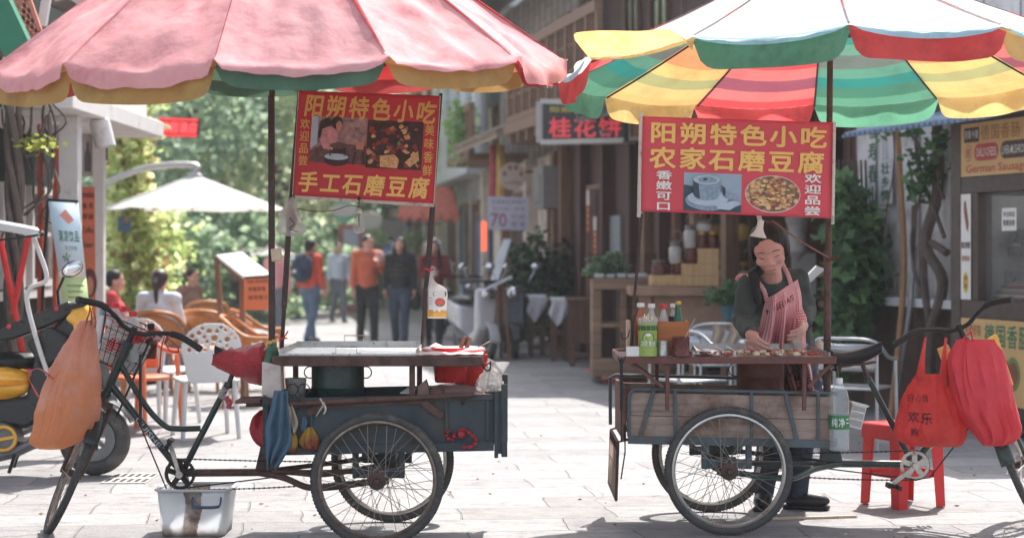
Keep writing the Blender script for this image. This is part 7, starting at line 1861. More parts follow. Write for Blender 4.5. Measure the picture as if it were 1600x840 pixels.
# orange chairs and rattan chairs
m_orangech=M('orange_chair_plastic',C(222,122,84),.4,var=.08,transl=.1);m_rattan=M('orange_rattan',C(186,122,72),.55,var=.25,scale=30,bump=.4,bscale=90)
def arm_chair(label,x,y,rz,group,mat,name='armchair',proto={}):
    k=mat.name
    if k in proto:return dup(proto[k],(x,y,0),rz,label)
    T=thing(name,label,'chair',(0,0,0),group)
    w=MB();w.lathe([(0,.42),(.21,.42),(.225,.43),(.225,.45),(.2,.46),(0,.46)],(0,0,0),26);w.build('seat',mat,T)
    w=MB();w.sheet(lambda u,v:V((.27*math.cos(PI*u),.05+.22*math.sin(PI*u),.50+(.10+.22*math.sin(PI*u))*v)),26,6);w.build('backrest',mat,T,solid=.012)
    w=MB();w.tube(catmull([(.24,-.22,.64),(.28,.0,.66),(.22,.2,.80),(0,.28,.84),(-.22,.2,.80),(-.28,.0,.66),(-.24,-.22,.64)],6),.022,8);w.build('arm_rail',mat,T)
    leg4(T,mat,[((.22,-.18,.62),(.24,-.22,0)),((-.22,-.18,.62),(-.24,-.22,0)),((.17,.17,.45),(.2,.22,0)),((-.17,.17,.45),(-.2,.22,0))],.022,.9)
    T.location=(x,y,0);T.rotation_euler.z=rz;proto[k]=T;return T
arm_chair('orange plastic armchair right behind the handlebar basket',PX(222,15.0),15.0,1.1,'orange armchairs',m_orangech)
for px,D,rz,lb in ((325,19.5,2.9,'rattan armchair behind the white chair with holes'),(392,17.6,1.5,'rattan armchair turned sideways beside the thick left pole'),(322,23,3.4,'farther rattan armchair with a round open back'),(196,17.6,2.6,'rattan armchair behind the printed cartons of the basket'),(404,19.6,1.9,'rattan armchair half hidden by the orange menu stand')):arm_chair(lb,PX(px,D),D,rz,'rattan cafe chairs',m_rattan)
T=thing('cafe_table','low cafe table in front of the ponytailed guest','table',(PX(225,20.6),20.6,0));x=PX(215,21.2);w=MB();w.lathe([(0,.70),(.5,.70),(.5,.735),(0,.735)],(x,21.2,0),30);w.build('tabletop',m_rattan,T);w=MB();w.cyl((x,21.2,0),(x,21.2,.7),.05);w.build('pedestal',m_brownwood,T)
# menu stand
T=thing('menu_stand','slanted white menu stand with an orange front panel','menu stand',(PX(385,18),18,0));Dm=18
w=MB();w.prism([P(338,398,Dm+.4),P(378,393,Dm+.4),P(424,428,Dm-.1),P(380,431,Dm-.1)],(0,0,-.03));w.build('slanted_top',m_white,T)
S=Face2D(P(381,433,Dm-.1),P(424,430,Dm-.1),P(424,484,Dm-.1),P(381,484,Dm-.1),.003);S.rect(0,0,1,1,0,0);S.word('New Breakfast',.12,.06,.95,.2,1,1);S.line('早餐套餐',.15,.3,.8,.45,1,1);S.line('咖啡果汁',.15,.55,.9,.7,1,1);S.build('front_panel',[M('orange_panel',C(226,128,84),.6,var=.05),M('brown_ink',C(140,76,54),.6)],T,solid=.0,flat=True)
w=MB()
for a,b in (((378,432),(380,575)),((338,402),(345,530)),((424,430),(424,575)),((376,396),(376,520))):w.bar(P(*a,Dm if a[1]>420 else Dm+.4),V((P(*b,Dm).x,Dm if a[1]>420 else Dm+.4,0)),.05,.05)
w.bar(P(345,405,Dm+.4),P(382,440,Dm),.04,.05);w.build('frame',m_brownwood,T)
# orange poster and roll-up banner
S=Face2D(P(126,292,16.2),P(148,292,16.2),P(150,500,16.2),P(128,500,16.2),.003);S.rect(0,0,1,1,0,0)
S.word('Breakfast',.08,.03,.95,.08,1,1,.03);
for i,vv in enumerate((.12,.20,.30,.41)):S.word(['咖 茶','早餐','Coffee','Dessert'][i],.12,vv,.9,vv+.045,1,1)
S.ell(.6,.72,.5,.11,1,1);S.ell(.6,.74,.25,.07,2,2)
tag(S.build('poster',[M('orange_brown_poster',C(206,110,78),.6,var=.06),M('dark_brown_ink',C(96,52,44),.6),M('dim_pink',C(190,120,100),.6)],solid=.006,flat=True),'tall orange poster with dark writing between the white porch posts','poster')
c4=[P(75,312,13.4),P(122,315,13.4),P(146,540,13.3),P(108,540,13.3)]
T=thing('roll_up_banner','leaning banner, pale blue above and lime green below, beside the scooter mirror','banner',(PX(118,13.4),13.4,0));S=Face2D(*c4,up=.003);S.rect(0,0,1,.53,0,0);S.rect(0,.53,1,1,1,0);S.build('banner_sheet',[M('pale_blue_print',C(206,226,234),.6,var=.03),M('lime_print',C(206,226,162),.6,var=.03)],T,solid=.004)
S=Face2D(*c4,up=.003);S.poly([(.32,.10),(.55,.06),(.8,.13),(.6,.16)],1,2);S.line('清凉饮品',.18,.20,.92,.29,0,2,.01);S.line('夏日特惠',.36,.31,.8,.345,2,2,0)
for a in (0,1,2,3,4):S.poly([(.38,.40),(.38+.16*math.cos(a*1.25),.39-.035*math.sin(a*1.25+.3)),(.38+.15*math.cos(a*1.25+.4),.395-.03*math.sin(a*1.25+.8))],0,2)
S.poly([(.37,.40),(.41,.40),(.45,.52),(.40,.52)],2,2);S.poly([(.02,.50),(.4,.44),(.65,.48),(.98,.46),(.98,.53),(.02,.53)],3,1)
for i,vv in enumerate((.58,.62,.66,.72)):S.rect(.25,vv,.88-.05*i,vv+.012,4,2)
S.build('banner_print',[m_greent,M('salmon_print',C(226,150,136),.6),M('grey_green_print',C(120,140,136),.6),M('sand_print',C(226,214,200),.6),M('soft_green_print',C(150,170,110),.6)],T,flat=True)
w=MB();w.tube([P(76,312,13.45),P(68,420,13.8),P(64,560,14.1)],.012,6);w.tube([c4[0],c4[1]],.012,6);w.box((c4[2]+c4[3])/2+V((0,.05,-.03)),(.32,.2,.08));w.tube([c4[3]+V((0,.05,0)),V((c4[3].x+.05,13.4,0))],.015,6);w.tube([c4[2]+V((0,.05,0)),V((c4[2].x+.0,13.4,0))],.015,6);w.build('banner_frame',m_black,T)
w=MB();
for a,b in (((0,372),(24,492)),((44,370),(20,490)),((22,480),(46,600))):w.tube([P(*a,12.9),P(*b,12.9)],.022,8)
tag(w.build('red_tube_frame',M('bright_red_tube',C(206,52,52),.4)),'crossed red metal tubes behind the yellow scooter','frame')
# ---------------- scooters
m_yellowp=M('yellow_scooter_paint',C(240,176,50),.25,var=.05,coat=.6,spec=.6);m_blackp=M('black_scooter_plastic',C(36,36,38),.35,var=.15,spec=.5);m_greyp=M('grey_engine_cast',C(120,120,120),.5,.5,var=.2);m_chrome=M('bright_chrome',C(220,220,222),.12,.95,var=.04,bump=0)
def scooter(label,D,px,body,name='motor_scooter',canopy=True):
    T=thing(name,label,'scooter',(PX(px,D),D,0),None)
    return T
DS=12.1
T=thing('motor_scooter','yellow and black scooter with a white rain canopy, at the far left','scooter',(PX(30,DS),DS,0))
def wheel_simple(c,Rw,tw,parent,seed=0,ax=(0,1,0)):
    q0=V(ax).to_track_quat('Z','Y').to_matrix();w=MB();w.lathe([(Rw*.3,-.01),(Rw*.32,.03),(Rw-tw*1.9,.035),(Rw-tw*1.9,-.035),(Rw*.32,-.03),(Rw*.3,.01)],c,30,0,q0,cap=False)
    for i in range(5):a=2*PI*i/5;w.bar(V(c),V(c)+q0 @ V((math.cos(a),math.sin(a),0))*(Rw-tw*1.8),.03,.03,up=(0,1,0))
    o=w.build('wheel',m_greyp,parent);w=MB();w.lathe([(Rw-tw+tw*math.cos(2*PI*i/14),tw*math.sin(2*PI*i/14)) for i in range(15)],c,44,0,q0,cap=False);w.build('tyre',m_tyre,o);return o
fw_=V((PX(148,DS),DS,.235));rw_=V((PX(-120,DS),DS,.235))
wheel_simple(fw_,.235,.05,T);wheel_simple(rw_,.235,.05,T)
w=MB();rings(w,[(-40,20,572,.1),(-60,42,580,.14),(-70,49,596,.15),(-60,46,610,.13),(-50,24,622,.08)],DS-.04,34,22,0,6);w.build('side_panel',m_yellowp,T)
w=MB();rings(w,[(-60,30,588,.13),(-70,46,592,.152),(-72,47,600,.156),(-66,30,603,.14)],DS-.045,34,12,.0,6);w.build('amber_stripe',M('amber_stripe_paint',C(226,146,30),.3),T)
w=MB();rings(w,[(-40,60,550,.06),(-60,66,560,.13),(-60,52,575,.12)],DS+.02,30,14,0,6);w.build('seat',m_saddle,T)
w=MB();w.prism([P(55,545,DS-.1),P(100,490,DS-.1),P(128,495,DS-.1),P(150,560,DS-.1),P(172,640,DS-.1),P(150,650,DS-.1),P(125,585,DS-.1),P(95,640,DS-.1),P(40,670,DS-.1),P(-30,660,DS-.1),P(-30,625,DS-.1),P(40,620,DS-.1)],(0,.3,0));w.build('leg_shield',m_blackp,T,bevel=.03)
w=MB();w.prism([P(100,498,DS-.14),P(126,470,DS-.14),P(138,486,DS-.14),P(128,520,DS-.14)],(0,.2,0));w.prism([P(112,500,DS-.16),P(150,545,DS-.16),P(150,580,DS-.16),P(118,540,DS-.16)],(0,.06,0));w.build('front_panel',m_yellowp,T,bevel=.02)
w=MB();w.prism([P(-10,515,DS-.12),P(30,500,DS-.12),P(85,478,DS-.12),P(108,470,DS-.12),P(112,490,DS-.12),P(70,512,DS-.12),P(20,530,DS-.12),P(-10,535,DS-.12)],(0,.16,0));w.tube([P(100,482,DS-.1),P(135,474,DS-.2)],.018,8);w.build('handlebar_cowl',m_blackp,T,bevel=.02)
w=MB();
for px_,py_ in ((88,482),(14,510)):w=MB();w.lathe([(0,0),(.014,.002),(.014,.012),(0,.014)],P(px_,py_,DS-.145),12,0,V((0,-1,0)).to_track_quat('Z','Y').to_matrix());w.build('red_switch',M('red_switch_plastic',C(206,50,56),.4),T)
w=MB();w.prism([P(40,535,DS-.16),P(75,510,DS-.16),P(105,525,DS-.16),P(100,560,DS-.16),P(62,575,DS-.16)],(0,.1,0));w.build('black_box',m_blackp,T,bevel=.02)
w=MB();w.tube([P(92,480,DS),P(90,455,DS),P(100,432,DS)],.009,8);qm=Matrix.Rotation(R(-28),3,'Y');mr=w.build('mirror',m_black,T);w=MB();w.sph(P(113,420,DS-.02),(.075,.022,.050),0,20,qm);w.build('mirror_shell',m_black,mr);w=MB();w.sph(P(113,420,DS-.035),(.068,.012,.043),0,20,qm);w.build('mirror_glass',m_chrome,mr)
w=MB();w.tube([P(118,560,DS),P(140,640,DS),fw_],.03,10);w.bar(P(0,690,DS),P(52,670,DS),.05,.03);w.build('front_fork',m_greyp,T)
w=MB();w.tube(catmull([P(-30,660,DS),P(10,655,DS-.05),P(60,650,DS),P(100,665,DS)],4),.05,10);w.lathe([(0,-.1),(.11,-.09),(.12,.05),(.09,.1),(0,.11)],P(6,685,DS-.05),20,0,V((0,1,0)).to_track_quat('Z','Y').to_matrix());w.tube(catmull([P(-80,705,DS-.1),P(0,712,DS-.12),P(60,690,DS-.1),P(110,680,DS)],4),.035,8);w.build('engine',m_greyp,T)
w=MB();w.torus(P(6,685,DS-.16),.075,.012,(0,1,0),24,8);w.bar(P(-10,688,DS-.165),P(22,682,DS-.165),.01,.02);w.build('yellow_cap',m_yellowp,T)
w=MB();w.tube([P(30,690,DS-.1),P(14,738,DS-.2)],.012,8);w.tube([P(36,690,DS-.05),P(22,730,DS-.1)],.008,6);w.build('kickstand',m_black,T)
w=MB();w.sheet(lambda u,v:fw_+V((-math.cos(PI*v*.8+.2)*.27,(u-.5)*.13,math.sin(PI*v*.8+.2)*.27)),6,18);w.build('front_mudguard',m_blackp,T,solid=.006)
w=MB();w.sheet(lambda u,v:P(-160+222*u-6*(1-abs(2*v-1)),352+14*u+10*(v-.5)-10*math.sin(PI*v)-10*math.sin(PI*u),DS-.35+.8*v),24,12);can_=w.build('rain_canopy',M('white_canopy_film',C(214,218,222),.35,var=.05,transl=.3),T,solid=.006)
w=MB();w.tube(catmull([P(-30,378,DS-.3),P(40,370,DS-.36),P(66,366,DS-.3)],4),.008,6);w.tube([P(66,366,DS-.36),P(66,362,DS+.4)],.012,6);w.build('canopy_rib',m_black,can_)
w=MB();w.tube(catmull([P(52,368,DS-.2),P(60,390,DS-.2),P(72,425,DS-.2),P(70,440,DS-.2),P(50,448,DS-.2),P(42,462,DS-.2),P(46,490,DS-.2),P(60,540,DS-.2),P(75,585,DS-.15)],5),.015,10);w.build('canopy_stay',m_whitepaint,T)
# parked pale scooter and dark motorbike along the right row
def small_scooter(label,D,px,rz,m,group,proto=[None]):
    if proto[0] is None:
        T=thing('motor_scooter',label,'scooter',(0,0,0),group)
        wheel_simple((0,-.6,.23),.23,.05,T,ax=(1,0,0));wheel_simple((0,.6,.23),.23,.05,T,ax=(1,0,0))
        w=MB();w.prism([(-.16,-.62,.42),(-.16,-.5,.95),(-.16,-.42,.95),(-.16,-.38,.4),(-.16,.0,.26),(-.16,.2,.3),(-.16,.25,.7),(-.16,.85,.78),(-.16,.8,.5),(-.16,.3,.24),(-.16,-.4,.2)],(.32,0,0));w.build('body',m,T,bevel=.04)
        w=MB();w.sph((0,.5,.78),(.15,.36,.07));w.build('seat',m_saddle,T)
        w=MB();w.tube([(-.32,-.35,1.02),(-.15,-.45,1.05),(.15,-.45,1.05),(.32,-.35,1.02)],.018,8);w.tube([(0,-.46,1.05),(0,-.6,.23)],.03,8);w.build('handlebar',m_black,T)
        w=MB();w.sph((0,-.56,.88),(.10,.06,.09));w.build('headlight',m_chrome,T)
        for sx in (-1,1):w=MB();w.tube([(sx*.22,-.42,1.04),(sx*.3,-.44,1.2)],.006,6);w.sph((sx*.32,-.44,1.25),(.07,.02,.045));w.build('mirror',m_chrome,T)
        w=MB();w.sheet(lambda u,v:V(((u-.5)*.14,-.6-math.cos(PI*v)*.26,.23+math.sin(PI*v)*.26)),5,14);w.build('mudguard',m,T,solid=.01)
        T.location=(PX(px,D),D,0);T.rotation_euler.z=rz;proto[0]=T;return T
    T=dup(proto[0],(PX(px,D),D,0),rz,label)
    if m is not None:
        for ch in T.children:
            if ch.name.startswith(('body','mudguard')):ch.data=ch.data.copy();ch.data.materials[0]=m
    return T
m_palesc=M('pale_silver_paint',C(206,204,204),.3,var=.06,coat=.4);m_darksc=M('dark_bike_paint',C(46,48,54),.3,var=.1,coat=.5)
small_scooter('pale silver scooter parked facing the street by the wooden easel',25.6,742,.35,m_palesc,'scooters parked along the right row')
small_scooter('dark motor scooter with a bright chrome headlight among the bushes',26.0,797,.1,m_darksc,'scooters parked along the right row')
small_scooter('blue grey scooter parked farther back, beyond the pale silver one',31,712,.5,M('blue_grey_paint',C(110,122,134),.3,coat=.4),'scooters parked along the right row')
for i,(px,D,m,lb) in enumerate(((520,46,m_palesc,'far pale scooter, left end of the row behind the walkers'),(545,47,m_darksc,'far dark scooter right of the far pale one'),(440,45,m_palesc,'far pale scooter behind the person with the backpack'),(300,40,m_darksc,'far dark scooter under the cantilever umbrella'))):small_scooter(lb,D,px,.2+i,m,'scooters parked along the right row')['group']='far parked scooters'
# ================================================================ people
m_skin=M('warm_skin',C(206,156,142),.5,var=.08,scale=12,bump=.08,bscale=90,spec=.35)
m_skin2=M('light_skin',C(214,160,138),.55,var=.06,bump=0)
m_hair=M('black_hair',C(36,30,30),.55,var=.35,scale=40,bump=.6,bscale=160,spec=.22,stretch=(1,1,.2))
m_hairb=M('dark_brown_hair',C(62,46,40),.45,var=.3,scale=40,bump=.4,bscale=160,stretch=(1,1,.2))
m_eye=M('dark_eye',C(40,30,28),.3);m_lip=M('muted_lip',C(160,88,82),.5);m_shoe=M('black_shoe',C(38,36,38),.5,var=.15)
def head_shapes(c,s,fwd,right,up):
    """face built around the head centre c; s = head height"""
    c=V(c);q=Matrix((right,-fwd,up)).transposed()
    g=lambda x,y,z:c+q @ V((x*s,y*s,z*s))
    e=lambda p,r:('e',g(*p),tuple(a*s for a in r),q)
    return g,q,[e((0,.02,.10),(.33,.40,.40)),e((0,-.10,-.08),(.27,.30,.34)),e((0,-.16,-.30),(.17,.20,.16)),e((0,-.19,-.36),(.11,.13,.09)),
                  e((.16,-.24,-.12),(.12,.12,.11)),e((-.16,-.24,-.12),(.12,.12,.11)),e((0,-.30,.09),(.22,.09,.05)),
                  ('c',g(0,-.36,.02),.028*s,g(0,-.445,-.13),.045*s),e((.055,-.39,-.145),(.04,.045,.035)),e((-.055,-.39,-.145),(.04,.045,.035)),
                  e((0,-.375,-.255),(.105,.05,.022)),e((0,-.365,-.295),(.09,.05,.026)),
                  e((.335,.03,-.03),(.04,.075,.11)),e((-.335,.03,-.03),(.04,.075,.11)),
                  e((.135,-.325,.0),(.065,.035,.032)),e((-.135,-.325,.0),(.065,.035,.032))]
def face_marks(parent,g,q,s,closed=False):
    mb=MB()
    for sx in (-1,1):
        if closed:mb.tube(catmull([g(sx*.075,-.352,-.012),g(sx*.13,-.366,-.030),g(sx*.195,-.322,-.010)],4),.0075*s,6,0)
        else:mb.sph(g(sx*.135,-.350,.0),(.045*s,.012*s,.02*s),0,10,q)
        mb.tube(catmull([g(sx*.06,-.372,.085),g(sx*.14,-.368,.10),g(sx*.225,-.305,.075)],4),.0085*s,6,0)
    mb.tube(catmull([g(-.09,-.385,-.272),g(0,-.425,-.266),g(.09,-.385,-.272)],4),.010*s,6,1)
    mb.build('face_features',[m_eye,m_lip],parent)
def hand_shapes(wrist,d,palm_n,s=1.0,curl=.4,side=1):
    """palm, four curled fingers and a thumb; d = direction of the hand, palm_n = way the palm faces"""
    d=V(d).normalized();n=V(palm_n);n=(n-d*n.dot(d)).normalized();l=d.cross(n)*side;w=V(wrist);out=[]
    q=Matrix((l,d,n)).transposed()
    out.append(('e',w+d*.045*s,(.040*s,.052*s,.018*s),q));out.append(('c',w-d*.02*s,.026*s,w+d*.03*s,.026*s))
    for i,(o,L) in enumerate(((-.03,.062),(-.01,.074),(.011,.07),(.03,.054))):
        p=w+d*.085*s+l*o*s;a=d.copy();r=.0092*s
        for k,f in enumerate((.45,.32,.23)):
            ang=curl*(.7+.55*k);a2=(a*math.cos(ang)+n*math.sin(ang)).normalized();e=p+a2*L*f*1.15*s
            out.append(('c',p,r,e,r*.9));p=e;a=a2;r*=.92
    p=w+d*.025*s-l*.034*s;a=(d*.7-l*.65+n*.35).normalized()
    for L in (.036,.028):e=p+a*L*s;out.append(('c',p,.0115*s,e,.0105*s));p=e;a=(a+d*.3+n*curl*.7+l*.35).normalized()
    return out
def open_face(vs,c,q,s,rx,rz,dx=0.0):
    """draw the hair back inside the head where the face shows, leaving a soft hairline"""
    qi=q.transposed()
    for i,p in enumerate(vs):
        l=qi @ (p-c)/s
        if l.y>.06 or l.z<-.62:continue
        d=((l.x-dx)/rx)**2+((l.z+.12)/rz)**2
        k=min(1,max(0,(1.3-d)/.6));k=k*k*(3-2*k)*min(1,max(0,(.06-l.y)/.16))
        if k>0:vs[i]=c+q @ (V((l.x*(1-.25*k),l.y+(.16-l.y)*k,l.z*(1-.25*k)))*s)
def limb(J,keys,rad):return [('c',J[a],ra,J[b],rb) for (a,b),(ra,rb) in zip(keys,rad)]
def person(label,x,y,h,face,clothes,pose='stand',hair='short',stride=.16,arms=None,group=None,headturn=0,vox=.016,name='person'):
    """clothes: dict top, bottom, hair materials; face = heading in degrees, 0 towards the camera"""
    T=thing(name,label,'person',(x,y,0),group)
    k=h/1.65;rot=Matrix.Rotation(R(face),3,'Z');o=V((x,y,0))
    W=lambda p:o+rot @ (V(p)*k)
    D_=lambda p:rot @ V(p)
    J={}
    if pose=='stand':
        hip,sh,nk=.86,1.36,1.42
        J=dict(pel=(0,0,.90),chest=(0,0,1.22),hl=(.085,0,hip),hr=(-.085,0,hip),kl=(.09,-stride*.55-.02,.47),kr=(-.09,stride*.35-.05,.47),al=(.09,-stride,.085),ar=(-.09,stride,.10),
                 sl=(.165,.0,sh),sr=(-.165,.0,sh),nk=(0,.01,nk),hd=(0,-.02,1.535))
        a=arms or {}
        J['el']=a.get('el',(.21,.04,1.10));J['wl']=a.get('wl',(.22,-.05,.86));J['er']=a.get('er',(-.21,.02,1.10));J['wr']=a.get('wr',(-.22,-.08,.86))
    else:
        J=dict(pel=(0,.02,.50),chest=(0,.04,.80),hl=(.09,0,.48),hr=(-.09,0,.48),kl=(.11,-.42,.49),kr=(-.11,-.42,.49),al=(.11,-.40,.09),ar=(-.11,-.40,.09),sl=(.165,.04,.95),sr=(-.165,.04,.95),nk=(0,.03,1.01),hd=(0,.0,1.125))
        J['el']=(.22,.0,.68);J['wl']=(.15,-.24,.66);J['er']=(-.22,.0,.68);J['wr']=(-.15,-.24,.66)
    J={a:W(b) for a,b in J.items()}
    ht=Matrix.Rotation(R(headturn),3,'Z');fwd=D_((0,-1,0));fwd=ht @ fwd;up=V((0,0,1));right=fwd.cross(up)
    hs=.225*k
    g,q,hd=head_shapes(J['hd'],hs*1.05,fwd,right,up)
    body=hd+[('c',J['nk']-V((0,0,.05)),.055*k,J['hd']-V((0,0,.05)),.05*k),('c',J['pel'],.13*k,J['chest'],.125*k),('c',J['sl'],.055*k,J['sr'],.055*k),
            ('c',J['hl'],.085*k,J['kl'],.055*k),('c',J['hr'],.085*k,J['kr'],.055*k),('c',J['kl'],.052*k,J['al'],.036*k),('c',J['kr'],.052*k,J['ar'],.036*k),
            ('c',J['al'],.035*k,J['al']+D_((0,-.12*k,-.05*k)),.03*k),('c',J['ar'],.035*k,J['ar']+D_((0,-.12*k,-.05*k)),.03*k),
            ('c',J['sl'],.045*k,J['el'],.036*k),('c',J['sr'],.045*k,J['er'],.036*k),('c',J['el'],.036*k,J['wl'],.026*k),('c',J['er'],.036*k,J['wr'],.026*k)]
    for e,w_,sd in (('el','wl',1),('er','wr',-1)):body+=hand_shapes(J[w_],J[w_]-J[e],D_((-sd,-.2,0)),k,.45,-sd)
    skin(body,'body',m_skin2,T,vox*.62,2)
    face_marks(T,g,q,hs*1.05)
    top=[('c',J['pel']+V((0,0,.03)),.15*k,J['chest'],.15*k),('c',J['chest'],.145*k,J['chest']+V((0,0,.10*k)),.10*k),('c',J['sl'],.075*k,J['sr'],.075*k),('e',J['chest']+D_((0,-.03,0)),(.165*k,.12*k,.14*k),rot),
           ('c',J['sl'],.066*k,J['el'],.056*k),('c',J['sr'],.066*k,J['er'],.056*k),('c',J['el'],.055*k,J['wl'].lerp(J['el'],.12),.043*k),('c',J['er'],.055*k,J['wr'].lerp(J['er'],.12),.043*k),('c',J['nk']-V((0,0,.07*k)),.075*k,J['nk']-V((0,0,.03*k)),.066*k)]
    skin(top,'jacket' if clothes.get('jacket',True) else 'shirt',clothes['top'],T,vox,2,.010*k,9)
    bot=[('c',J['pel']-V((0,0,.04*k)),.142*k,J['pel']+V((0,0,.02*k)),.14*k),('c',J['hl'],.10*k,J['kl'],.072*k),('c',J['hr'],.10*k,J['kr'],.072*k),('c',J['kl'],.07*k,J['al'],.058*k),('c',J['kr'],.07*k,J['ar'],.058*k)]
    skin(bot,'trousers',clothes['bottom'],T,vox,2,.008*k,10)
    for a_ in ('al','ar'):
        sm=MB();c=J[a_]+D_((0,-.06*k,-.035*k));sm.sph(c,(.05*k,.135*k,.05*k),0,16,rot);sm.box((c.x,c.y,max(.012,c.z-.04*k)),(.09*k,.25*k,.02),R(face));sm.build('shoe',clothes.get('shoe',m_shoe),T,bevel=.008)
    hm_=clothes.get('hair',m_hair);c=J['hd'];G=lambda p,r:('e',g(*p),tuple(v*hs*1.05 for v in r),q)
    hh=[G((0,.07,.17),(.37,.41,.38)),G((0,.22,.0),(.32,.25,.32))]
    if hair=='long':hh+=[x for sx in (-1,1) for x in (('c',g(sx*.28,.0,.1),.13*hs,g(sx*.38,-.12,-.55),.15*hs),('c',g(sx*.38,-.12,-.55),.15*hs,g(sx*.42,-.52,-1.25),.13*hs))]+[('c',g(0,.28,0),.28*hs,g(0,.36,-1.1),.24*hs)]
    if hair=='pony':hh+=[('c',g(0,.42,.15),.11*hs,g(0,.62,-.1),.13*hs),('c',g(0,.60,-.1),.14*hs,g(.03,.56,-.95),.07*hs)]
    vs,fs=melt(hh,vox*.7,2);mb=MB()
    open_face(vs,c,q,hs*1.05,.29,.36);keep=fs
    mb.add(vs,keep);mb.build('hair',hm_,T,ang=180)
    return T,J,W,D_,k,g
Mc=lambda n,c,**k:M(n,c,.85,var=.15,scale=7,bump=.25,bscale=40,**k)
GP='people walking in the street'
D0=28.4
T,J,W,D_,k,g=person('person in an orange red jacket and blue jeans, seen with a dark backpack',PX(484,29.2),29.2,1.64,150,dict(top=Mc('orange_red_jacket',C(206,84,64)),bottom=Mc('blue_jeans',C(92,110,134)),shoe=m_shoe),stride=.20,group=GP)
w=MB();c=W((.02,.17,1.2));rb=Matrix.Rotation(R(150),3,'Z');w.sph(c,(.19*k,.13*k,.24*k),0,20,rb)
for i,p in enumerate(w.v):w.v[i]=c+(p-c)+mnoise.noise_vector(p*6)*.02
B=thing('backpack','dark blue backpack with pale patches worn by the person in blue jeans','backpack',c);w.build('pack',Mc('dark_navy_nylon',C(54,64,84)),B)
w=MB();w.sph(c+rb @ V((0,.10*k,-.07)),(.13*k,.06*k,.11*k),0,16,rb);w.build('front_pocket',MATS['dark_navy_nylon'],B)
w=MB();w.sph(c+rb @ V((.03,.165*k,-.05)),(.035,.012,.03),0,12,rb);w.sph(c+rb @ V((.09,.135*k,.15)),(.05,.02,.03),0,12,rb);w.build('reflector',m_chrome,B)
w=MB();
for sx in (-1,1):w.tube(catmull([c+rb @ V((sx*.10,-.08,.2)),c+rb @ V((sx*.12,-.22,.22)),c+rb @ V((sx*.13,-.30,.02)),c+rb @ V((sx*.13,-.12,-.18))],4),.018,6)
w.build('strap',MATS['dark_navy_nylon'],B)
T,J,W,D_,k,g=person('person in a bright orange jacket and black trousers, walking',PX(574,D0),D0,1.70,8,dict(top=Mc('bright_orange_jacket',C(206,104,76)),bottom=Mc('black_trousers',C(44,44,48)),hair=m_hairb,shoe=Mc('tan_shoe',C(120,92,76))),stride=.24,group=GP,headturn=35,arms=dict(el=(.24,.03,1.10),wl=(.17,-.12,1.22)))
w=MB()
for i in range(3):w.torus(J['nk']+V((0,-.005,-.02+.02*i)),.07*k,.022,(0,.2,1),20,8)
w.sph(J['sl']+D_((.0,-.08,-.05)),(.07,.05,.12));tag(w.build('pink_scarf',Mc('pale_pink_scarf',C(226,170,164))),'pale pink scarf round the neck of the person in the orange jacket','scarf')
T,J,W,D_,k,g=person('person with long black hair in a black striped sweater and dark jeans',PX(625,D0-.1),D0-.1,1.66,-4,dict(top=Mc('black_sweater',C(42,44,48)),bottom=Mc('dark_blue_jeans',C(70,82,98)),jacket=False),hair='long',stride=.22,group=GP)
w=MB()
for z in (1.10,1.17,1.24):w.torus(W((0,-.01,z)),.158*k,.009,(0,0,1),30,6,flat=1.0)
tag(w.build('sweater_stripe',Mc('dim_brown_stripe',C(96,80,72))),'x','y');s_=bpy.data.objects['sweater_stripe']
for kk in ('label','category'):del s_[kk]
s_.parent=T;s_.location=V(s_.location)-V(T.location)
w=MB();w.sph(J['wl']+V((.02,0,-.16)),(.10,.05,.15));w.torus(J['wl']+V((.02,0,-.0)),.05,.008,(0,1,0),16,6);tag(w.build('handbag',m_black),'black handbag carried by the person with long black hair','handbag')
T,J,W,D_,k,g=person('person in a dark red jacket with a white fur hood, behind the banner pole',PX(678,D0+.3),D0+.3,1.62,0,dict(top=Mc('dark_red_jacket',C(140,52,54)),bottom=Mc('black_leggings',C(48,48,54)),hair=m_hair),hair='long',stride=.20,group=GP,arms=dict(el=(.22,-.02,1.10),wl=(.06,-.20,1.16),er=(-.22,-.02,1.10),wr=(-.06,-.20,1.12)))
w=MB();pts=[g(.42*math.cos(a),.10-.05*math.sin(a),.05+.50*math.sin(a)) for a in [R(-40)+R(260)*i/16 for i in range(17)]]
w.tube(pts,[.035+.012*math.sin(i*2.3) for i in range(17)],10);h_=w.build('fur_hood',Mc('white_fur',C(214,208,204)),T)
w=MB();w.tube([J['wr']+V((.06,-.06,-.02)),J['wr']+V((.06,-.06,.12))],[.03,.038],12);tag(w.build('paper_cup',m_white),'small white cup held by the person in the dark red jacket','cup')
# far people
Tf=person('far person in pale pink under the white umbrella behind the thick pole',PX(432,31),31,1.55,170,dict(top=Mc('pink_top',C(226,160,164)),bottom=Mc('grey_trousers',C(110,112,120))),group=GP,vox=.022,arms=dict(el=(.2,-.05,1.12),wl=(-.0,-.2,1.25)))
person('far person in a pale grey coat between the backpack and the orange jacket',PX(528,38),38,1.62,20,dict(top=Mc('pale_grey_coat',C(196,202,210)),bottom=Mc('grey_trousers',C(110,112,120))),group=GP,vox=.022)
person('far person in dark clothes at the end of the garden',PX(372,36),36,1.6,120,dict(top=Mc('brown_coat',C(120,92,80)),bottom=Mc('black_trousers',C(44,44,48))),group=GP,vox=.022)
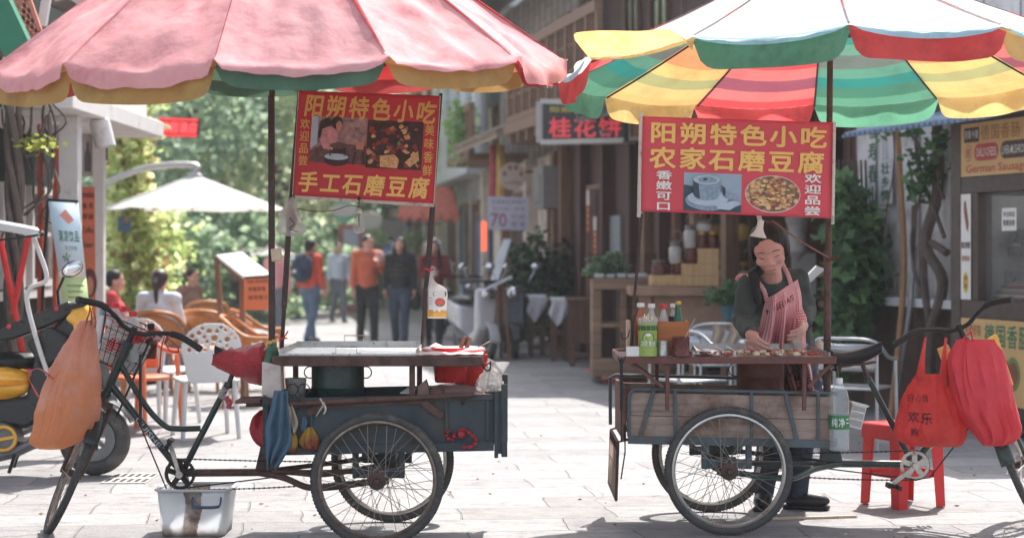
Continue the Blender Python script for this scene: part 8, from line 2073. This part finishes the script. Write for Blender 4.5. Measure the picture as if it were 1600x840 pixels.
# seated cafe guests
GS='guests seated at the cafe'
def stool_for(x,y,face,lb,m=None):arm_chair(lb,x,y,R(face),'rattan cafe chairs',m_rattan)
x,y=PX(250,19.2),19.2;person('seated guest in a white shirt with a long ponytail, seen from behind',x,y,1.68,172,dict(top=Mc('white_blouse',C(214,218,226)),bottom=Mc('pale_jeans',C(150,164,184)),jacket=False,hair=m_hairb),'sit','pony',group=GS);stool_for(x,y,172,'rattan chair under the ponytailed guest')
x,y=PX(180,20.4),20.4;person('seated guest in a red shirt beside the white porch post',x,y,1.66,100,dict(top=Mc('red_shirt',C(190,60,66)),bottom=Mc('grey_trousers',C(110,112,120)),jacket=False),'sit','short',group=GS);stool_for(x,y,100,'rattan chair under the guest in the red shirt')
x,y=PX(300,25),25;person('seated guest in a brown top under the cantilever umbrella',x,y,1.62,60,dict(top=Mc('tan_top',C(150,116,104)),bottom=Mc('grey_trousers',C(110,112,120)),jacket=False,hair=m_hairb),'sit','short',group=GS);stool_for(x,y,60,'rattan chair under the guest in the brown top')
# ---------------------------------------------------------------- the woman behind the right cart
DW=10.55
T=thing('person','woman in a dark sweater and red checked apron working at the griddle','person',(PX(1225,DW),DW,0));WT=T
hc=P(1203,390,10.22);s=.284
tilt=R(21);yaw=R(-14);roll=R(-9)
up=V((0,-math.sin(tilt),math.cos(tilt)));fwd=V((0,-math.cos(tilt),-math.sin(tilt)))
rz_=Matrix.Rotation(yaw,3,'Z') @ Matrix.Rotation(roll,3,'Y');up=rz_ @ up;fwd=rz_ @ fwd;right=fwd.cross(up).normalized()
g,q,hd=head_shapes(hc,s,fwd,right,up)
J=dict(pel=P(1238,575,10.62),chest=P(1216,478,10.48),sl=P(1246,438,10.44),sr=P(1172,446,10.36),nk=P(1207,430,10.36),er=P(1160,500,10.30),wr=P(1172,522,9.98),el=P(1261,484,10.50),wl=P(1256,506,10.20))
J['hl']=P(1256,600,10.6);J['hr']=P(1218,600,10.6);J['kl']=P(1252,690,10.5);J['kr']=P(1203,692,10.5);J['al']=V((PX(1246,10.5),10.53,.09));J['ar']=V((PX(1196,10.5),10.56,.09))
fist=hand_shapes(J['wr'],(P(1184,543,9.86)-J['wr']),V((.75,.75,-.2)),1.12,1.2,1)
lh=hand_shapes(J['wl'],(P(1246,535,10.04)-J['wl']),V((-1,.3,0)),1.1,.6,-1)
body=hd+[('c',J['nk']+V((0,.02,-.04)),.062,hc+V((0,.03,-.07)),.058),('c',J['pel'],.14,J['chest'],.125),('c',J['sl'],.05,J['sr'],.05),('c',J['sr'],.045,J['er'],.038),('c',J['er'],.038,J['wr'],.027),('c',J['sl'],.045,J['el'],.038),('c',J['el'],.038,J['wl'],.027),
        ('c',J['hl'],.09,J['kl'],.058),('c',J['hr'],.09,J['kr'],.058),('c',J['kl'],.055,J['al'],.037),('c',J['kr'],.055,J['ar'],.037),('c',J['al'],.035,J['al']+V((.06,-.03,-.04)),.022),('c',J['ar'],.035,J['ar']+V((-.02,-.07,-.04)),.022)]+fist+lh
skin(body,'body',m_skin,T,.0052,2)
face_marks(T,g,q,s,True)
m_sweat=Mc('dark_green_grey_sweater',C(58,66,64))
sw=[('c',J['pel']+V((0,0,.02)),.155,J['chest'],.15),('e',J['chest']+V((0,-.03,.02)),(.165,.125,.15)),('c',J['sl']+V((-.01,0,-.005)),.075,J['sr']+V((.01,0,-.005)),.075),('c',J['sr'],.070,J['er'],.060),('c',J['er'],.060,J['wr'].lerp(J['er'],.06),.041),('c',J['sl'],.070,J['el'],.058),('c',J['el'],.058,J['wl'].lerp(J['el'],.06),.040),('c',J['nk']+V((0,.02,-.06)),.088,J['nk']+V((0,.025,.0)),.068)]
swo=skin(sw,'sweater',m_sweat,T,.0085,3,.012,11)
tr_=[('c',J['pel']+V((0,0,-.06)),.158,J['pel']+V((0,0,.0)),.15),('c',J['hl'],.108,J['kl'],.08),('c',J['hr'],.108,J['kr'],.08),('c',J['kl'],.078,J['al']+V((0,0,.02)),.066),('c',J['kr'],.078,J['ar']+V((0,0,.02)),.066)]
skin(tr_,'trousers',Mc('dark_denim',C(48,58,74)),T,.010,3,.010,10)
for a_,d in (('al',V((.92,-.35,0))),('ar',V((-.25,-.97,0)))):
    d=d.normalized();qq=Matrix((d,V((-d.y,d.x,0)),V((0,0,1)))).transposed();c=J[a_]+d*.055;c.z=.052
    w=MB();w.sph(c,(.135,.052,.048),0,22,qq);w.sph(J[a_]+V((0,0,-.01)),(.055,.05,.05),0,16);w.box((c.x,c.y,.013),(.26,.095,.022),math.atan2(d.y,d.x));w.build('shoe',m_shoe,T,bevel=.01)
# hair: parted cap pulled back, a lock over the right shoulder
GG=lambda p,r:('e',g(*p),tuple(v*s for v in r),q)
hh=[GG((0,.08,.17),(.375,.42,.375)),GG((0,.24,-.02),(.34,.25,.34)),GG((.30,.02,.04),(.09,.20,.24)),GG((-.30,.02,.04),(.09,.20,.24)),('c',g(-.27,.16,-.15),.10*s,P(1177,428,10.24),.032),('c',P(1177,428,10.24),.032,P(1184,470,10.24),.022)]
vs,fs=melt(hh,.0042,3);mb=MB();keep=fs
open_face(vs,hc,q,s,.285,.33,.02)
nbr=[set() for _ in vs]
for f in fs:
    for a,b in zip(f,f[1:]+f[:1]):nbr[a].add(b);nbr[b].add(a)
zone=[i for i,p in enumerate(vs) if (q.transposed() @ (p-hc)).y<.02 and p.z>hc.z-.12]
for _ in range(14):
    new={i:sum((vs[j] for j in nbr[i]),V())/len(nbr[i]) for i in zone if nbr[i]}
    for i,p in new.items():vs[i]=vs[i].lerp(p,.6)
for i in zone:
    l=q.transposed() @ (vs[i]-hc)/s;d=((l.x-.02)/.285)**2+((l.z+.12)/.33)**2
    if d>1.25:vs[i]=hc+(vs[i]-hc)*1.03
mb.add(vs,keep)
for i,p in enumerate(mb.v):mb.v[i]=p+mnoise.noise_vector(V((p.x*60,p.y*20,p.z*20)))*.002
mb.build('hair',m_hair,T,ang=180)
# apron laid on the front of the sweater, hanging free below
t=NT('red_gingham');chx=t.n('ShaderNodeTexChecker')
sep=t.n('ShaderNodeSeparateXYZ');t.l(t.tc('UV'),sep.inputs[0])
def stripes(sock,n):return t.math('LESS_THAN',t.math('FRACT',t.math('MULTIPLY',sock,n)),.5)
sxn=t.math('MULTIPLY',t.math('ADD',stripes(sep.outputs[0],26),stripes(sep.outputs[1],48)),.5)
c=t.ramp(sxn,[(0,C(240,222,218)),(.4,C(226,158,162)),(.9,C(196,92,102))],'CONSTANT');t.base(c);t.b.inputs['Roughness'].default_value=.9;t.bump(t.noise(24,5),.3,.01);m_ging=t.mat
bv=BVHTree.FromPolygons([v.co+V(T.location) for v in swo.data.vertices],[tuple(p.vertices) for p in swo.data.polygons])
tab=[(1197,1246,466),(1193,1252,478),(1189,1253,500),(1183,1251,525),(1176,1254,548),(1186,1262,575),(1200,1266,606)]
grid={};NU,NV=40,70
for j in range(NV+1):
    a,b,y=lerp_list(tab,j/NV);y+=0
    for i in range(NU+1):
        u=i/NU;px=a+(b-a)*u;py=y+(-30*u*(1-j/NV)**3*1.0 if True else 0)
        p=P(px,py,10.35);h=bv.ray_cast(V((p.x,p.y-.6,p.z)),V((0,1,0)));d=h[0].y if h[0] else None;grid[i,j]=[p.x,d,p.z]
for j in range(NV+1):
    vals=[grid[i,j][1] for i in range(NU+1) if grid[i,j][1]]
    lim=sum(vals)/len(vals) if vals else None
    for i in range(NU+1):
        g_=grid[i,j]
        if g_[1] is None or (lim and g_[1]>lim+.05):g_[1]=(lim+.05) if lim else grid[i,j-1][1]
        if j>0 and g_[1]>grid[i,j-1][1]+.003:g_[1]=grid[i,j-1][1]+.003*math.sin(i*.5)
for _ in range(6):
    g2={k_:v_[1] for k_,v_ in grid.items()}
    for (i,j),v_ in grid.items():
        nb_=[g2[n_] for n_ in ((i-1,j),(i+1,j),(i,j-1),(i,j+1)) if n_ in g2];v_[1]=min(v_[1],.5*v_[1]+.5*sum(nb_)/len(nb_))
w=MB();w.sheet(lambda u,v:V((grid[round(u*NU),round(v*NV)][0],grid[round(u*NU),round(v*NV)][1]-.012-.012*max(0,v-.45)*math.sin(u*17)*2,grid[round(u*NU),round(v*NV)][2])),NU,NV);ap=w.build('apron',m_ging,T,solid=.003,ang=180)
def strap(pts):
    out=[]
    for px,py in pts:
        p=P(px,py,10.3);h=bv.ray_cast(V((p.x,p.y-.6,p.z)),V((0,1,0)));yy=h[0].y if h[0] else 10.40;out.append(V((p.x,yy-.008,p.z)))
    k_=catmull(out,4);nn=len(k_)-1;w.sheet(lambda u,v:k_[round(v*nn)]+V((.0,0,0))+(k_[min(round(v*nn)+1,nn)]-k_[max(round(v*nn)-1,0)]).cross(V((0,-1,0))).normalized()*(u-.5)*.025-V((0,.004*(1-abs(2*u-1)),0)),4,nn)
    for i_ in list(w.uv):w.uv[i_]=(w.uv[i_][0]*.11,w.uv[i_][1]*.4)
for pts in ([(1199,470),(1194,455),(1184,441),(1172,433),(1160,431),(1154,438)],[(1238,446),(1234,432),(1229,418),(1224,408)]):
    w=MB();strap(pts);w.build('apron_strap',m_ging,T,solid=.003)
w=MB();S=Face2D(P(1200,484,10.2),P(1246,458,10.2),P(1248,470,10.2),P(1202,497,10.2));S.word('MY BEITAIS',.04,.1,.96,.9,0,0,.02)
ab=BVHTree.FromPolygons([v.co+V(T.location) for v in ap.data.vertices],[tuple(p.vertices) for p in ap.data.polygons])
stick(S,ab,.004);S.build('apron_lettering',M('dark_maroon_thread',C(110,46,58),.8),T,flat=True)
w=MB();w.torus(J['wl'].lerp(J['el'],.1),.033,.0045,J['wl']-J['el'],20,6);w.build('bracelet',M('dark_bracelet',C(44,34,32),.5),T)
w=MB();a=J['wr']+V((-.01,-.03,0));w.tube([P(1163,533,9.90),P(1181,536,9.84),P(1208,546,9.80)],.004,6);tag(w.build('tongs',m_steel),'thin steel tongs in the fist of the woman','tongs')
w=MB();w.sheet(lambda u,v:P(1238+12*u+6*v,530+24*v,10.06-.05*u),6,6);tag(w.build('plastic_film',m_clearbag,solid=.002),'scrap of white plastic film held in the other hand of the woman','plastic film')
# sloping table top glimpsed behind the woman
w=MB();w.prism([P(1252,440,13.2),P(1276,415,13.2),P(1290,420,13.4),P(1262,445,13.4)],(0,.05,0));w.tube([P(1258,445,13.3),V((P(1258,445,13.3).x,13.3,0))],.02,6);tag(w.build('menu_board',m_whitewall),'tilted pale menu board behind the shoulder of the woman','menu board')
w=MB();pL=P(1246,372,19.5);w.lathe([(.02,.28),(.05,.26),(.14,.2),(.12,.18),(.10,.1),(.09,-.1),(.11,-.14),(.05,-.2),(0,-.25)],pL,18);w.tube([pL+V((0,0,.26)),pL+V((0,0,1.2))],.008,6);tag(w.build('hanging_lantern',m_graywall),'grey hanging lantern behind the head of the woman','lantern')
w=MB();w.prism([P(1238,395,20),P(1275,395,20),P(1275,470,20),P(1238,470,20)],(0,.06,0));tag(w.build('upright_board',m_graywall),'pale grey upright panel below the hanging lantern','panel')
# ================================================================ thin haze for the hazy trees, also added to lift dark tones
w=MB();w.bb((-155,-25,-1),(155,325,21))
hz=w.build('haze',None,kind='stuff',flat=True);hz.data.materials.clear()
hm_=bpy.data.materials.new('street_haze');hm_.use_nodes=True;nt=hm_.node_tree;nt.nodes.remove(nt.nodes['Principled BSDF'])
pv=nt.nodes.new('ShaderNodeVolumePrincipled');pv.inputs['Color'].default_value=(.93,.95,.97,1);pv.inputs['Density'].default_value=.0010;pv.inputs['Anisotropy'].default_value=.2
nt.links.new(pv.outputs[0],nt.nodes['Material Output'].inputs['Volume']);hz.data.materials.append(hm_);hz['label']='thin pale haze volume added to lift dark tones in the street'
